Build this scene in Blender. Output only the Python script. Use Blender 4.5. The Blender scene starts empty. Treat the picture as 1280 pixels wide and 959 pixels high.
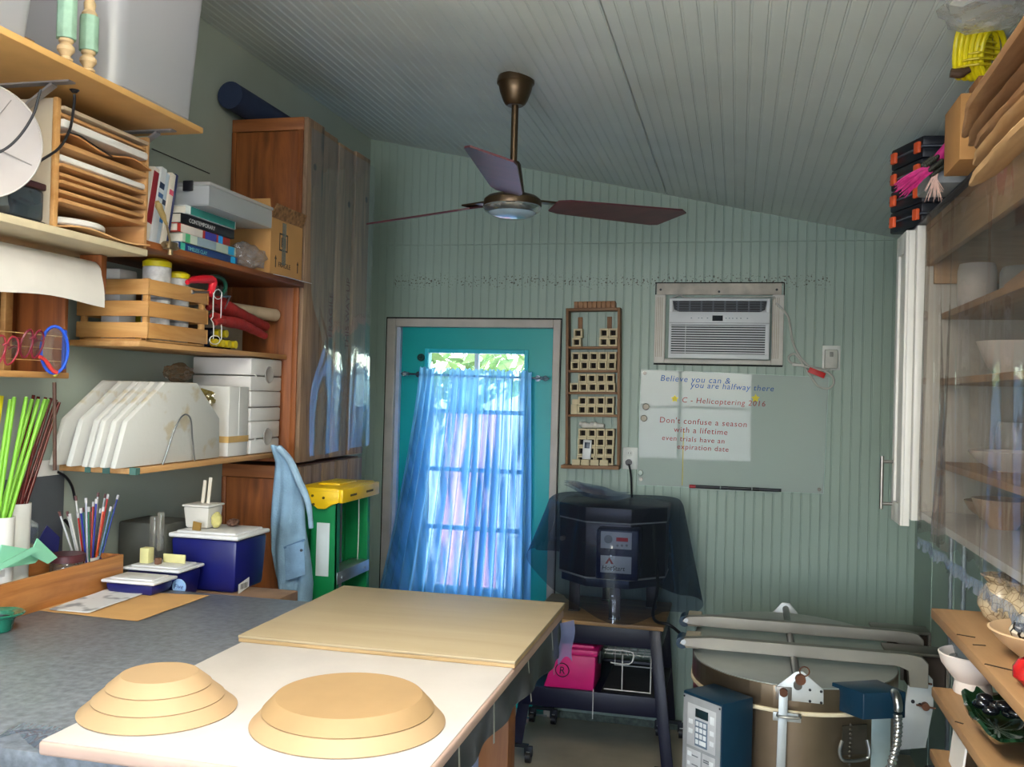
import bpy, bmesh, math, random
from mathutils import Vector, Matrix, noise
random.seed(7)
PI = math.pi
SC = bpy.context.scene
COL = SC.collection

# ------------------------------------------------------------------ camera
FPX = 1180.0
CAM = Vector((0, 0, 1.65))
def _basis():
    yaw, pitch, roll = math.radians(13.497), math.radians(.602), math.radians(1.537)
    f = Vector((-math.sin(yaw)*math.cos(pitch), math.cos(yaw)*math.cos(pitch), math.sin(pitch)))
    r = Vector((math.cos(yaw), math.sin(yaw), 0)); u = r.cross(f)
    return r*math.cos(roll)+u*math.sin(roll), u*math.cos(roll)-r*math.sin(roll), f
CR, CU, CF = _basis()
def ray(px, py): return CF + CR*((px-640)/FPX) - CU*((py-479.5)/FPX)
def onx(px, py, x): d = ray(px, py); return CAM + d*(x/d.x)
def ony(px, py, y): d = ray(px, py); return CAM + d*(y/d.y)
def onz(px, py, z): d = ray(px, py); return CAM + d*((z-CAM.z)/d.z)

# ------------------------------------------------------------------ colour / materials
def lin(h):
    h = h.lstrip('#')
    out = []
    for i in (0, 2, 4):
        c = int(h[i:i+2], 16)/255
        out.append(c/12.92 if c <= .04045 else ((c+.055)/1.055)**2.4)
    return (*out, 1)
MATS = {}
def _new(name):
    m = bpy.data.materials.new(name); m.use_nodes = True
    nt = m.node_tree; b = nt.nodes['Principled BSDF']
    return m, nt, b
def _coords(nt, scale=(1,1,1), rot=(0,0,0)):
    tc = nt.nodes.new('ShaderNodeTexCoord'); mp = nt.nodes.new('ShaderNodeMapping')
    mp.inputs['Scale'].default_value = scale; mp.inputs['Rotation'].default_value = rot
    nt.links.new(tc.outputs['Object'], mp.inputs['Vector'])
    return mp.outputs['Vector']
def mat(name, col, rough=.6, metal=0, var=.12, vs=14, bump=0, bs=60, spec=.5, coat=0, trans=0, alpha=1, ior=1.45):
    """plain painted / plastic / metal surface with a little blotchy variation and optional bump"""
    if name in MATS: return MATS[name]
    m, nt, b = _new(name)
    c = lin(col)
    b.inputs['Roughness'].default_value = rough; b.inputs['Metallic'].default_value = metal
    b.inputs['Specular IOR Level'].default_value = spec; b.inputs['Coat Weight'].default_value = coat
    b.inputs['Transmission Weight'].default_value = trans; b.inputs['IOR'].default_value = ior
    b.inputs['Alpha'].default_value = alpha
    v = _coords(nt)
    n = nt.nodes.new('ShaderNodeTexNoise'); n.inputs['Scale'].default_value = vs; n.inputs['Detail'].default_value = 4
    nt.links.new(v, n.inputs['Vector'])
    r = nt.nodes.new('ShaderNodeValToRGB')
    r.color_ramp.elements[0].position = .3; r.color_ramp.elements[1].position = .7
    r.color_ramp.elements[0].color = (*[x*(1-var) for x in c[:3]], 1)
    r.color_ramp.elements[1].color = (*[min(1, x*(1+var)) for x in c[:3]], 1)
    nt.links.new(n.outputs['Fac'], r.inputs['Fac']); nt.links.new(r.outputs['Color'], b.inputs['Base Color'])
    if bump:
        n2 = nt.nodes.new('ShaderNodeTexNoise'); n2.inputs['Scale'].default_value = bs; n2.inputs['Detail'].default_value = 5
        nt.links.new(v, n2.inputs['Vector'])
        bp = nt.nodes.new('ShaderNodeBump'); bp.inputs['Strength'].default_value = bump; bp.inputs['Distance'].default_value = .01
        nt.links.new(n2.outputs['Fac'], bp.inputs['Height']); nt.links.new(bp.outputs['Normal'], b.inputs['Normal'])
    MATS[name] = m; return m
def wood(name, c1, c2, axis='x', scale=1, rough=.55, dist=3.0, bump=.15, knots=None):
    """grain bands stretched along one axis, plus fine streaks"""
    if name in MATS: return MATS[name]
    m, nt, b = _new(name)
    s = {'x': (1.2, 14, 14), 'y': (14, 1.2, 14), 'z': (14, 14, 1.2)}[axis]
    v = _coords(nt, tuple(k*scale for k in s))
    n = nt.nodes.new('ShaderNodeTexNoise'); n.inputs['Scale'].default_value = 1.3; n.inputs['Detail'].default_value = 6
    n.inputs['Distortion'].default_value = dist*.25; n.inputs['Roughness'].default_value = .62
    nt.links.new(v, n.inputs['Vector'])
    r = nt.nodes.new('ShaderNodeValToRGB')
    r.color_ramp.elements[0].position = .32; r.color_ramp.elements[1].position = .68
    r.color_ramp.elements[0].color = lin(c1); r.color_ramp.elements[1].color = lin(c2)
    nt.links.new(n.outputs['Fac'], r.inputs['Fac'])
    out = r.outputs['Color']
    if knots:
        vk = _coords(nt, tuple((.25 if q < 2 else 1)*9 for q in s))
        vo = nt.nodes.new('ShaderNodeTexVoronoi'); vo.inputs['Scale'].default_value = knots
        nt.links.new(vk, vo.inputs['Vector'])
        rk = nt.nodes.new('ShaderNodeValToRGB'); rk.color_ramp.elements[0].position = .06; rk.color_ramp.elements[1].position = .16
        rk.color_ramp.elements[0].color = (1, 1, 1, 1); rk.color_ramp.elements[1].color = (0, 0, 0, 1)
        nt.links.new(vo.outputs['Distance'], rk.inputs['Fac'])
        mx = nt.nodes.new('ShaderNodeMix'); mx.data_type = 'RGBA'
        nt.links.new(rk.outputs['Color'], mx.inputs[0]); nt.links.new(out, mx.inputs[6])
        mx.inputs[7].default_value = tuple(x*.35 for x in lin(c1)[:3])+(1,)
        out = mx.outputs[2]
    nt.links.new(out, b.inputs['Base Color'])
    b.inputs['Roughness'].default_value = rough
    bp = nt.nodes.new('ShaderNodeBump'); bp.inputs['Strength'].default_value = bump; bp.inputs['Distance'].default_value = .004
    nt.links.new(n.outputs['Fac'], bp.inputs['Height']); nt.links.new(bp.outputs['Normal'], b.inputs['Normal'])
    MATS[name] = m; return m
def film(name, tint='#ffffff', gloss=.16, rough=.06, haze=.0, hazecol='#ffffff', bump=0, bs=9, fr=.3):
    """thin clear plastic: transparent mixed with gloss by facing, optional milky haze"""
    if name in MATS: return MATS[name]
    m = bpy.data.materials.new(name); m.use_nodes = True; nt = m.node_tree; nt.nodes.clear()
    o = nt.nodes.new('ShaderNodeOutputMaterial'); t = nt.nodes.new('ShaderNodeBsdfTransparent'); t.inputs[0].default_value = lin(tint)
    g = nt.nodes.new('ShaderNodeBsdfGlossy'); g.inputs['Roughness'].default_value = rough
    lw = nt.nodes.new('ShaderNodeLayerWeight'); lw.inputs[0].default_value = .35
    ad = nt.nodes.new('ShaderNodeMath'); ad.operation = 'MULTIPLY_ADD'; ad.inputs[1].default_value = fr; ad.inputs[2].default_value = gloss*.6; ad.use_clamp = True
    nt.links.new(lw.outputs['Fresnel'], ad.inputs[0])
    mx = nt.nodes.new('ShaderNodeMixShader')
    base = t.outputs[0]
    if haze:
        d = nt.nodes.new('ShaderNodeBsdfDiffuse'); d.inputs[0].default_value = lin(hazecol)
        tl = nt.nodes.new('ShaderNodeBsdfTranslucent'); tl.inputs[0].default_value = lin(hazecol)
        m2 = nt.nodes.new('ShaderNodeMixShader'); m2.inputs[0].default_value = .4
        nt.links.new(d.outputs[0], m2.inputs[1]); nt.links.new(tl.outputs[0], m2.inputs[2])
        m3 = nt.nodes.new('ShaderNodeMixShader'); m3.inputs[0].default_value = haze
        nt.links.new(t.outputs[0], m3.inputs[1]); nt.links.new(m2.outputs[0], m3.inputs[2]); base = m3.outputs[0]
    nt.links.new(ad.outputs[0], mx.inputs[0]); nt.links.new(base, mx.inputs[1]); nt.links.new(g.outputs[0], mx.inputs[2])
    nt.links.new(mx.outputs[0], o.inputs[0])
    if bump:
        v = _coords(nt); n = nt.nodes.new('ShaderNodeTexNoise'); n.inputs['Scale'].default_value = bs; nt.links.new(v, n.inputs['Vector'])
        n.inputs['Detail'].default_value = 3
        bp = nt.nodes.new('ShaderNodeBump'); bp.inputs['Strength'].default_value = bump; bp.inputs['Distance'].default_value = .02
        nt.links.new(n.outputs['Fac'], bp.inputs['Height']); nt.links.new(bp.outputs['Normal'], g.inputs['Normal'])
        nt.links.new(bp.outputs['Normal'], lw.inputs['Normal'])
    MATS[name] = m; return m
def emit(name, col, strength):
    if name in MATS: return MATS[name]
    m, nt, b = _new(name); b.inputs['Base Color'].default_value = lin(col)
    b.inputs['Emission Color'].default_value = lin(col); b.inputs['Emission Strength'].default_value = strength
    MATS[name] = m; return m

# ------------------------------------------------------------------ mesh builder
class MB:
    def __init__(s): s.bm = bmesh.new()
    def _add(s, vs, fs):
        v = [s.bm.verts.new(p) for p in vs]
        for f in fs:
            try: s.bm.faces.new([v[i] for i in f])
            except ValueError: pass
        return v
    def merge(s, bm2, M=None):
        me = bpy.data.meshes.new('tmp'); bm2.to_mesh(me); bm2.free()
        if M is not None: me.transform(M)
        s.bm.from_mesh(me); bpy.data.meshes.remove(me); return s
    def box(s, x0, x1, y0, y1, z0, z1, bev=0, seg=2, M=None):
        b = bmesh.new()
        x0, x1 = sorted((x0, x1)); y0, y1 = sorted((y0, y1)); z0, z1 = sorted((z0, z1))
        vs = [b.verts.new(p) for p in ((x0,y0,z0),(x1,y0,z0),(x1,y1,z0),(x0,y1,z0),(x0,y0,z1),(x1,y0,z1),(x1,y1,z1),(x0,y1,z1))]
        for f in ((3,2,1,0),(4,5,6,7),(0,1,5,4),(1,2,6,5),(2,3,7,6),(3,0,4,7)): b.faces.new([vs[i] for i in f])
        if bev:
            bev = min(bev, .49*min(x1-x0, y1-y0, z1-z0))
            bmesh.ops.bevel(b, geom=b.edges[:], offset=bev, segments=seg, profile=.5, affect='EDGES')
        return s.merge(b, M)
    def hexa(s, p, bev=0):
        """8 corner points, bottom ring then top ring"""
        b = bmesh.new(); vs = [b.verts.new(q) for q in p]
        for f in ((3,2,1,0),(4,5,6,7),(0,1,5,4),(1,2,6,5),(2,3,7,6),(3,0,4,7)): b.faces.new([vs[i] for i in f])
        bmesh.ops.recalc_face_normals(b, faces=b.faces[:])
        if bev: bmesh.ops.bevel(b, geom=b.edges[:], offset=bev, segments=2, profile=.5, affect='EDGES')
        return s.merge(b)
    def bar(s, p0, p1, w, h, up=(0,0,1), bev=0):
        """rectangular bar from p0 to p1, w across, h along up"""
        p0, p1 = Vector(p0), Vector(p1); d = p1-p0; L = d.length; d.normalize()
        a = d.cross(Vector(up))
        if a.length < 1e-5: a = d.cross(Vector((1,0,0)))
        a.normalize(); c = a.cross(d)
        M = Matrix((( d.x,a.x,c.x,p0.x),(d.y,a.y,c.y,p0.y),(d.z,a.z,c.z,p0.z),(0,0,0,1)))
        return s.box(0, L, -w/2, w/2, -h/2, h/2, bev, M=M)
    def cyl(s, p0, p1, r0, r1=None, n=20, cap=True):
        r1 = r0 if r1 is None else r1
        p0, p1 = Vector(p0), Vector(p1); d = (p1-p0).normalized()
        a = d.orthogonal().normalized(); c = d.cross(a)
        A = [s.bm.verts.new(p0+(a*math.cos(2*PI*i/n)+c*math.sin(2*PI*i/n))*r0) for i in range(n)]
        B = [s.bm.verts.new(p1+(a*math.cos(2*PI*i/n)+c*math.sin(2*PI*i/n))*r1) for i in range(n)]
        for i in range(n): s.bm.faces.new((A[i], A[(i+1)%n], B[(i+1)%n], B[i]))
        if cap: s.bm.faces.new(A[::-1]); s.bm.faces.new(B)
        return s
    def tube(s, pts, r, n=8, closed=False, sm=4):
        """round tube along a smoothed polyline"""
        P = [Vector(p) for p in pts]
        if sm and len(P) > 2:
            Q = []; N = len(P)
            rng = range(N if closed else N-1)
            for i in rng:
                g = lambda k: P[k % N] if closed else P[max(0, min(N-1, k))]
                a, b, c, d = g(i-1), g(i), g(i+1), g(i+2)
                for k in range(sm):
                    t = k/sm
                    Q.append(.5*((2*b)+(c-a)*t+(2*a-5*b+4*c-d)*t*t+(3*b-a-3*c+d)*t**3))
            if not closed: Q.append(P[-1])
            P = Q
        N = len(P); rings = []; up = None
        for i, p in enumerate(P):
            d = (P[(i+1) % N]-P[i-1]) if closed else (P[min(N-1, i+1)]-P[max(0, i-1)])
            if d.length < 1e-9: d = Vector((0,0,1))
            d.normalize()
            up = d.orthogonal().normalized() if up is None else (up-d*up.dot(d))
            if up.length < 1e-6: up = d.orthogonal()
            up.normalize(); c = d.cross(up)
            rr = r[min(len(r)-1, int(i*len(r)/N))] if isinstance(r, (list, tuple)) else r
            rings.append([s.bm.verts.new(p+(up*math.cos(2*PI*k/n)+c*math.sin(2*PI*k/n))*rr) for k in range(n)])
        for i in range(N if closed else N-1):
            A, B = rings[i], rings[(i+1) % N]
            for k in range(n): s.bm.faces.new((A[k], A[(k+1)%n], B[(k+1)%n], B[k]))
        if not closed: s.bm.faces.new(rings[0][::-1]); s.bm.faces.new(rings[-1])
        return s
    def lathe(s, prof, c=(0,0,0), n=40, M=None, sx=1, sy=1):
        """(r, z) profile spun about the vertical through c; r=0 closes"""
        b = bmesh.new(); rings = []
        for r, z in prof:
            if r < 1e-6: rings.append([b.verts.new((c[0], c[1], c[2]+z))])
            else: rings.append([b.verts.new((c[0]+sx*r*math.cos(2*PI*i/n), c[1]+sy*r*math.sin(2*PI*i/n), c[2]+z)) for i in range(n)])
        for A, B in zip(rings, rings[1:]):
            for i in range(n):
                j = (i+1) % n
                if len(A) == 1 and len(B) == 1: continue
                if len(A) == 1: b.faces.new((A[0], B[j], B[i]))
                elif len(B) == 1: b.faces.new((A[i], A[j], B[0]))
                else: b.faces.new((A[i], A[j], B[j], B[i]))
        bmesh.ops.recalc_face_normals(b, faces=b.faces[:])
        return s.merge(b, M)
    def prism(s, poly, d, h0, h1, bev=0, seg=2):
        """2-D polygon extruded along axis d ('x','y','z') from h0 to h1"""
        m = {'z': lambda a, b, h: (a, b, h), 'y': lambda a, b, h: (a, h, b), 'x': lambda a, b, h: (h, a, b)}[d]
        b = bmesh.new()
        A = [b.verts.new(m(p[0], p[1], h0)) for p in poly]; B = [b.verts.new(m(p[0], p[1], h1)) for p in poly]
        n = len(poly)
        b.faces.new(A[::-1]); b.faces.new(B)
        for i in range(n): b.faces.new((A[i], A[(i+1)%n], B[(i+1)%n], B[i]))
        bmesh.ops.recalc_face_normals(b, faces=b.faces[:])
        if bev: bmesh.ops.bevel(b, geom=b.edges[:], offset=bev, segments=seg, profile=.5, affect='EDGES')
        return s.merge(b)
    def grid(s, fn, nu, nv, closed_u=False):
        """surface from fn(u, v) -> point, u and v in 0..1"""
        V = [[s.bm.verts.new(fn(i/nu, j/nv)) for j in range(nv+1)] for i in range(nu if closed_u else nu+1)]
        for i in range(nu):
            for j in range(nv):
                A, B = V[i], V[(i+1) % len(V)]
                s.bm.faces.new((A[j], B[j], B[j+1], A[j+1]))
        return s
    def ball(s, c, r, n=16, sc=(1,1,1), jit=0):
        b = bmesh.new(); bmesh.ops.create_uvsphere(b, u_segments=n, v_segments=max(6, n*2//3), radius=1)
        for v in b.verts:
            k = 1+jit*noise.noise(v.co*2+Vector(c)*7) if jit else 1
            v.co = Vector((c[0]+v.co.x*r*sc[0]*k, c[1]+v.co.y*r*sc[1]*k, c[2]+v.co.z*r*sc[2]*k))
        return s.merge(b)
    def thicken(s, t):
        """solid from the present open surface"""
        bmesh.ops.recalc_face_normals(s.bm, faces=s.bm.faces[:])
        g = s.bm.faces[:]
        bmesh.ops.solidify(s.bm, geom=g, thickness=t); return s
    def xf(s, M): s.bm.transform(M); return s
    def mesh(s, name, m, smooth=True, ang=35):
        bmesh.ops.remove_doubles(s.bm, verts=s.bm.verts[:], dist=1e-6)
        bmesh.ops.recalc_face_normals(s.bm, faces=s.bm.faces[:])
        for f in s.bm.faces: f.smooth = smooth
        if smooth:
            a = math.radians(ang)
            for e in s.bm.edges:
                if len(e.link_faces) != 2 or e.calc_face_angle(0) > a: e.smooth = False
        me = bpy.data.meshes.new(name); s.bm.to_mesh(me); s.bm.free()
        if m: me.materials.append(m)
        return me
def RZ(a): return Matrix.Rotation(math.radians(a), 4, 'Z')
def RX(a): return Matrix.Rotation(math.radians(a), 4, 'X')
def RY(a): return Matrix.Rotation(math.radians(a), 4, 'Y')
def TR(x, y, z): return Matrix.Translation((x, y, z))

# ------------------------------------------------------------------ objects
WM = {}                      # object name -> world matrix of its frame (tops only need this)
def _tag(o, label, cat, group=None):
    o['label'] = label; o['category'] = cat; o['kind'] = 'thing'
    if group: o['group'] = group
    return o
def thing(name, label, cat, loc=(0,0,0), M=None, group=None):
    """an Empty at the thing's base"""
    o = bpy.data.objects.new(name, None); COL.objects.link(o); o.empty_display_size = .05
    W = TR(*loc) @ (M or Matrix()); o.matrix_world = W; WM[o.name] = W
    return _tag(o, label, cat, group)
def part(name, mb, m, parent, local=False, smooth=True, label=None, ang=35):
    """child mesh; coordinates are world ones unless local (then in the frame of the top thing)"""
    top = parent
    while top.parent: top = top.parent
    if not local: mb.xf(WM[top.name].inverted())
    o = bpy.data.objects.new(name, mb.mesh(name, m, smooth, ang)); COL.objects.link(o); o.parent = parent
    if label: o['label'] = label
    return o
def solo(name, label, cat, mb, m, group=None, base=None, smooth=True, ang=35):
    """a thing that is one mesh; world coordinates, origin moved to base"""
    if base is None:
        vs = [v.co for v in mb.bm.verts]
        base = Vector(((min(v.x for v in vs)+max(v.x for v in vs))/2, (min(v.y for v in vs)+max(v.y for v in vs))/2, min(v.z for v in vs)))
    W = TR(*base); mb.xf(W.inverted())
    o = bpy.data.objects.new(name, mb.mesh(name, m, smooth, ang)); COL.objects.link(o); o.matrix_world = W; WM[o.name] = W
    return _tag(o, label, cat, group)
def struct(name, mb, m, parent=None, smooth=False):
    o = bpy.data.objects.new(name, mb.mesh(name, m, smooth)); COL.objects.link(o)
    if parent: o.parent = parent
    else: o['kind'] = 'structure'
    WM[o.name] = Matrix()
    return o
def dup(root, loc, label, M=None, group=None):
    r = root.copy(); COL.objects.link(r)
    W = TR(*loc) @ (M or Matrix()); r.matrix_world = W; WM[r.name] = W; r['label'] = label
    if group: r['group'] = group
    for ch in list(root.children):
        c = ch.copy(); COL.objects.link(c); c.parent = r
        for g in list(ch.children):
            d = g.copy(); COL.objects.link(d); d.parent = c
    return r
def text_bm(txt, size, M, ext=.0004, shear=0, spacing=1):
    """mesh lettering in the xy plane of M, baseline at its origin"""
    cu = bpy.data.curves.new('t', 'FONT'); cu.body = txt; cu.size = size; cu.extrude = ext; cu.shear = shear
    cu.space_character = spacing; cu.resolution_u = 3
    o = bpy.data.objects.new('t', cu); COL.objects.link(o)
    dg = bpy.context.evaluated_depsgraph_get(); me = bpy.data.meshes.new_from_object(o.evaluated_get(dg))
    bpy.data.objects.remove(o); bpy.data.curves.remove(cu)
    b = bmesh.new(); b.from_mesh(me); bpy.data.meshes.remove(me); b.transform(M)
    return b
# ================================================================== ROOM
XL, XR, YB, YF = -1.97, .825, 4.78, -2.3
def cz(x): return 3.009-.2127*(x+1.973)
WALLC = '#93a69a'
def wall_mat(name, col, stains=False):
    m, nt, b = _new(name); v = _coords(nt)
    n = nt.nodes.new('ShaderNodeTexNoise'); n.inputs['Scale'].default_value = 3; n.inputs['Detail'].default_value = 6
    nt.links.new(v, n.inputs['Vector'])
    r = nt.nodes.new('ShaderNodeValToRGB'); c = lin(col)
    r.color_ramp.elements[0].position = .3; r.color_ramp.elements[1].position = .7
    r.color_ramp.elements[0].color = (*[x*.93 for x in c[:3]], 1); r.color_ramp.elements[1].color = (*[x*1.05 for x in c[:3]], 1)
    nt.links.new(n.outputs['Fac'], r.inputs['Fac']); out = r.outputs['Color']
    if stains:   # band of specks and rust where a shelf was torn off
        sx = nt.nodes.new('ShaderNodeSeparateXYZ'); nt.links.new(v, sx.inputs[0])
        def mth(op, a, bb, cl=False):
            k = nt.nodes.new('ShaderNodeMath'); k.operation = op; k.use_clamp = cl
            for i, q in enumerate((a, bb)):
                if isinstance(q, (int, float)): k.inputs[i].default_value = q
                else: nt.links.new(q, k.inputs[i])
            return k.outputs[0]
        d = mth('ABSOLUTE', mth('SUBTRACT', sx.outputs[2], 2.235), 0)
        band = mth('SUBTRACT', 1, mth('DIVIDE', d, .055), True)
        lim = mth('MULTIPLY', mth('GREATER_THAN', sx.outputs[0], -1.82), mth('LESS_THAN', sx.outputs[0], .42))
        n2 = nt.nodes.new('ShaderNodeTexNoise'); n2.inputs['Scale'].default_value = 95; n2.inputs['Detail'].default_value = 3
        nt.links.new(v, n2.inputs['Vector'])
        sp = mth('MULTIPLY', mth('MULTIPLY', mth('SUBTRACT', mth('ADD', n2.outputs['Fac'], mth('MULTIPLY', band, .09)), .655), 22, ), lim, True)
        sp = mth('MULTIPLY', sp, mth('MULTIPLY', band, 1.6, True), True)
        mx = nt.nodes.new('ShaderNodeMix'); mx.data_type = 'RGBA'; nt.links.new(sp, mx.inputs[0]); nt.links.new(out, mx.inputs[6])
        mx.inputs[7].default_value = lin('#4a4438'); out = mx.outputs[2]
    nt.links.new(out, b.inputs['Base Color']); b.inputs['Roughness'].default_value = .45
    return m
M_WALLB = wall_mat('beadboard_paint', WALLC, True)
M_WALL = wall_mat('wall_paint', '#a3ada2')
M_WALLR = wall_mat('wall_paint_plain', WALLC)
M_CEIL = wall_mat('ceiling_paint', '#cad2cf')

def bead_x(x0, x1, step, w, d, extra=()):
    """(x, depth) profile with a small V every step"""
    pts = {}
    x = x0+step*.5
    while x < x1-w*2:
        for q, dd in ((x-w, 0), (x, d), (x+w, 0), (x+w*2.6, 0), (x+w*3.6, d*.45), (x+w*4.6, 0)):
            if q < x1-.001: pts[round(q, 5)] = dd
        x += step
    ks = sorted(pts)
    def dep(q):
        for a, b in zip(ks, ks[1:]):
            if a <= q <= b: return pts[a]+(pts[b]-pts[a])*(q-a)/max(1e-9, b-a)
        return 0
    for q in (x0, x1, *extra): pts[round(q, 5)] = dep(q)
    return sorted(pts.items())
# back wall: beadboard with the door opening, upper sheets meeting in a seam at 8 ft
DX0, DX1, DZ1 = -1.80, -.912, 2.01
mb = MB(); prof = bead_x(XL, XR, .0442, .0018, .0022, (DX0, DX1))
for (xa, da), (xb, db) in zip(prof, prof[1:]):
    inside = xa >= DX0-1e-6 and xb <= DX1+1e-6
    zs = [DZ1 if inside else 0, 2.4265]
    mb._add([(xa, YB+da, zs[0]), (xb, YB+db, zs[0]), (xb, YB+db, 2.4265), (xa, YB+da, 2.4265)], [(0,1,2,3)])
    mb._add([(xa, YB+da, 2.4265), (xb, YB+db, 2.4265), (xb, YB+.0025, 2.4285), (xa, YB+.0025, 2.4285)], [(0,1,2,3)])
    mb._add([(xa, YB+.0025, 2.4285), (xb, YB+.0025, 2.4285), (xb, YB+db, 2.4305), (xa, YB+da, 2.4305)], [(0,1,2,3)])
    if cz(xa) > 2.431: mb._add([(xa, YB+da, 2.4305), (xb, YB+db, 2.4305), (xb, YB+db, max(2.4306, cz(xb)+.01)), (xa, YB+da, cz(xa)+.01)], [(0,1,2,3)])
# outer skin and reveals so that the wall has its thickness
T = .13
for (a, b_, z0, z1a, z1b) in ((XL-.1, DX0, -.1, cz(XL-.1), cz(DX0)), (DX1, XR+.1, -.1, cz(DX1), cz(XR+.1)), (DX0, DX1, DZ1, cz(DX0), cz(DX1))):
    mb.hexa([(a, YB+.006, z0), (b_, YB+.006, z0), (b_, YB+T, z0), (a, YB+T, z0), (a, YB+.006, z1a), (b_, YB+.006, z1b), (b_, YB+T, z1b), (a, YB+T, z1a)])
struct('wall_back', mb, M_WALLB)
# ceiling: beadboard boards running front to back
mb = MB(); prof = bead_x(XL, XR, .0425, .0018, .0024, (-.372, -.368))
for (xa, da), (xb, db) in zip(prof, prof[1:]):
    if abs(xa+.372) < .001: da = db = .012
    mb._add([(xa, YF, cz(xa)+da), (xb, YF, cz(xb)+db), (xb, YB+.01, cz(xb)+db), (xa, YB+.01, cz(xa)+da)], [(0,1,2,3)])
mb.hexa([(XL-.1, YF-.1, cz(XL-.1)+.013), (XR+.1, YF-.1, cz(XR+.1)+.013), (XR+.1, YB+.13, cz(XR+.1)+.013), (XL-.1, YB+.13, cz(XL-.1)+.013),
         (XL-.1, YF-.1, cz(XL-.1)+.12), (XR+.1, YF-.1, cz(XR+.1)+.12), (XR+.1, YB+.5, cz(XR+.1)+.12), (XL-.1, YB+.5, cz(XL-.1)+.12)])
struct('ceiling', mb, M_CEIL)
mb = MB(); mb.box(XL-.1, XL, YF-.1, YB+.13, -.1, 3.03); struct('wall_left', mb, M_WALL)
# right wall with an opening for the added side window behind the camera
mb = MB()
for (y0, y1, z0, z1) in ((YF-.1, -1.7, -.1, 2.45), (-.5, YB+.13, -.1, 2.45), (-1.7, -.5, -.1, 1.0), (-1.7, -.5, 2.1, 2.45)): mb.box(XR, XR+.1, y0, y1, z0, z1)
for y in (3.1, 3.52, 3.94, 4.36): mb.box(XR-.004, XR+.01, y, y+.02, 0, 2.41)
struct('wall_right', mb, M_WALLR)
mb = MB()
for (x0, x1, z0, z1) in ((XL-.1, -1.55, -.1, 3.0), (.15, XR+.1, -.1, 2.6), (-1.55, .15, -.1, .9), (-1.55, .15, 2.15, 2.9)): mb.box(x0, x1, YF-.1, YF, z0, z1)
struct('wall_front', mb, M_WALLR)
M_FLOOR = mat('painted_concrete', '#a99d88', .38, var=.16, vs=5, bump=.05, bs=40)
mb = MB(); mb.box(XL-.1, XR+.1, YF-.1, YB+.13, -.1, 0); struct('floor', mb, M_FLOOR)
M_TRIMW = mat('white_trim', '#d8d6d0', .5, var=.06)
for k, (x0, x1, z0, z1, y) in enumerate(((-1.55, .15, .9, 2.15, YF),)):
    mb = MB()
    for (a, b_, c_, d_) in ((x0-.07, x0, z0-.07, z1+.07), (x1, x1+.07, z0-.07, z1+.07), (x0, x1, z1, z1+.07), (x0, x1, z0-.07, z0), ((x0+x1)/2-.02, (x0+x1)/2+.02, z0, z1), (x0, x1, 1.52, 1.55)):
        mb.box(a, b_, y-.06, y+.015, c_, d_, .004)
    struct('window_1', mb, M_TRIMW)
mb = MB()
for (a, b_, c_, d_) in ((-1.77, -1.7, .93, 2.17), (-.5, -.43, .93, 2.17), (-1.7, -.5, 2.1, 2.17), (-1.7, -.5, .93, 1.0), (-1.12, -1.08, 1.0, 2.1)):
    mb.box(XR-.015, XR+.06, a, b_, c_, d_, .004)
struct('added_side_window', mb, M_TRIMW)  # unseen side window, added to let more light into the room
# seam and nail line on the plain wall above the books
mb = MB(); p, q = onx(190, 186, XL+.002), onx(262, 217, XL+.002); mb.bar(p, q, .003, .003)
struct('trim_1', mb, mat('seam_dark', '#3a3a38', .8))
# metal shelf standards on the wall under the wall cupboard
for i, (px) in enumerate((1190, 1206)):
    p = onx(px, 700, XR-.004); mb = MB()
    mb.box(XR-.014, XR-.001, p.y-.014, p.y+.014, .25, 1.75, .002)
    for k in range(26): mb.box(XR-.0155, XR-.0135, p.y-.004, p.y+.004, .3+k*.055, .325+k*.055)
    o = solo('shelf_standard', ('slotted grey metal shelf standard on the green wall, farther from the door cupboard' if i else 'slotted grey metal shelf standard on the green wall, nearer the back corner'), 'shelf track', mb, mat('zinc', '#8d9597', .4, .7))
# baseboard-less dirty line at the foot of the back wall
mb = MB(); mb.box(-.9, XR, YB-.006, YB+.002, 0, .035, .002); struct('baseboard_back', mb, mat('dirty_base', '#5f6a60', .7, var=.4, vs=40))

# ------------------------------------------------------------------ door, its frame and what lies beyond
M_JAMB = mat('door_jamb_paint', '#b4aea6', .5, var=.12, vs=8)
mb = MB()
mb.box(-1.841, -1.792, YB-.018, YB+.06, 0, 2.035, .004); mb.box(-.933, -.895, YB-.018, YB+.06, 0, 2.035, .004)
mb.box(-1.792, -.933, YB-.018, YB+.06, 1.992, 2.035, .004)
fr = struct('door_1', mb, M_JAMB)
mb = MB(); mb.box(-1.850, -1.8415, YB-.004, YB+.01, 0, 2.041); mb.box(-.8945, -.890, YB-.004, YB+.01, 0, 2.041); mb.box(-1.850, -.890, YB-.004, YB+.01, 2.0355, 2.043)
struct('door_frame_gap', mb, mat('gap_dark', '#16130f', .9), fr)
mb = MB(); mb.box(-1.792, -1.7715, YB+.004, YB+.05, 0, 1.991, .002); mb.box(-1.80, -1.745, YB+.0735, YB+.10, .013, 2.01); mb.box(-.965, -.912, YB+.0735, YB+.10, .013, 2.01); mb.box(-1.745, -.965, YB+.0735, YB+.10, 1.965, 2.01); struct('door_stop', mb, mat('stop_paint', '#b9c3d8', .4), fr)
M_TEAL = mat('teal_door_paint', '#0f9c9a', .35, var=.05, vs=3)
gx0, gz1 = ony(536.5, 441, YB+.03).x, ony(600, 442, YB+.03).z
gx1 = ony(654.5, 500, YB+.03).x; gz0 = ony(600, 736, YB+.03).z
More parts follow.
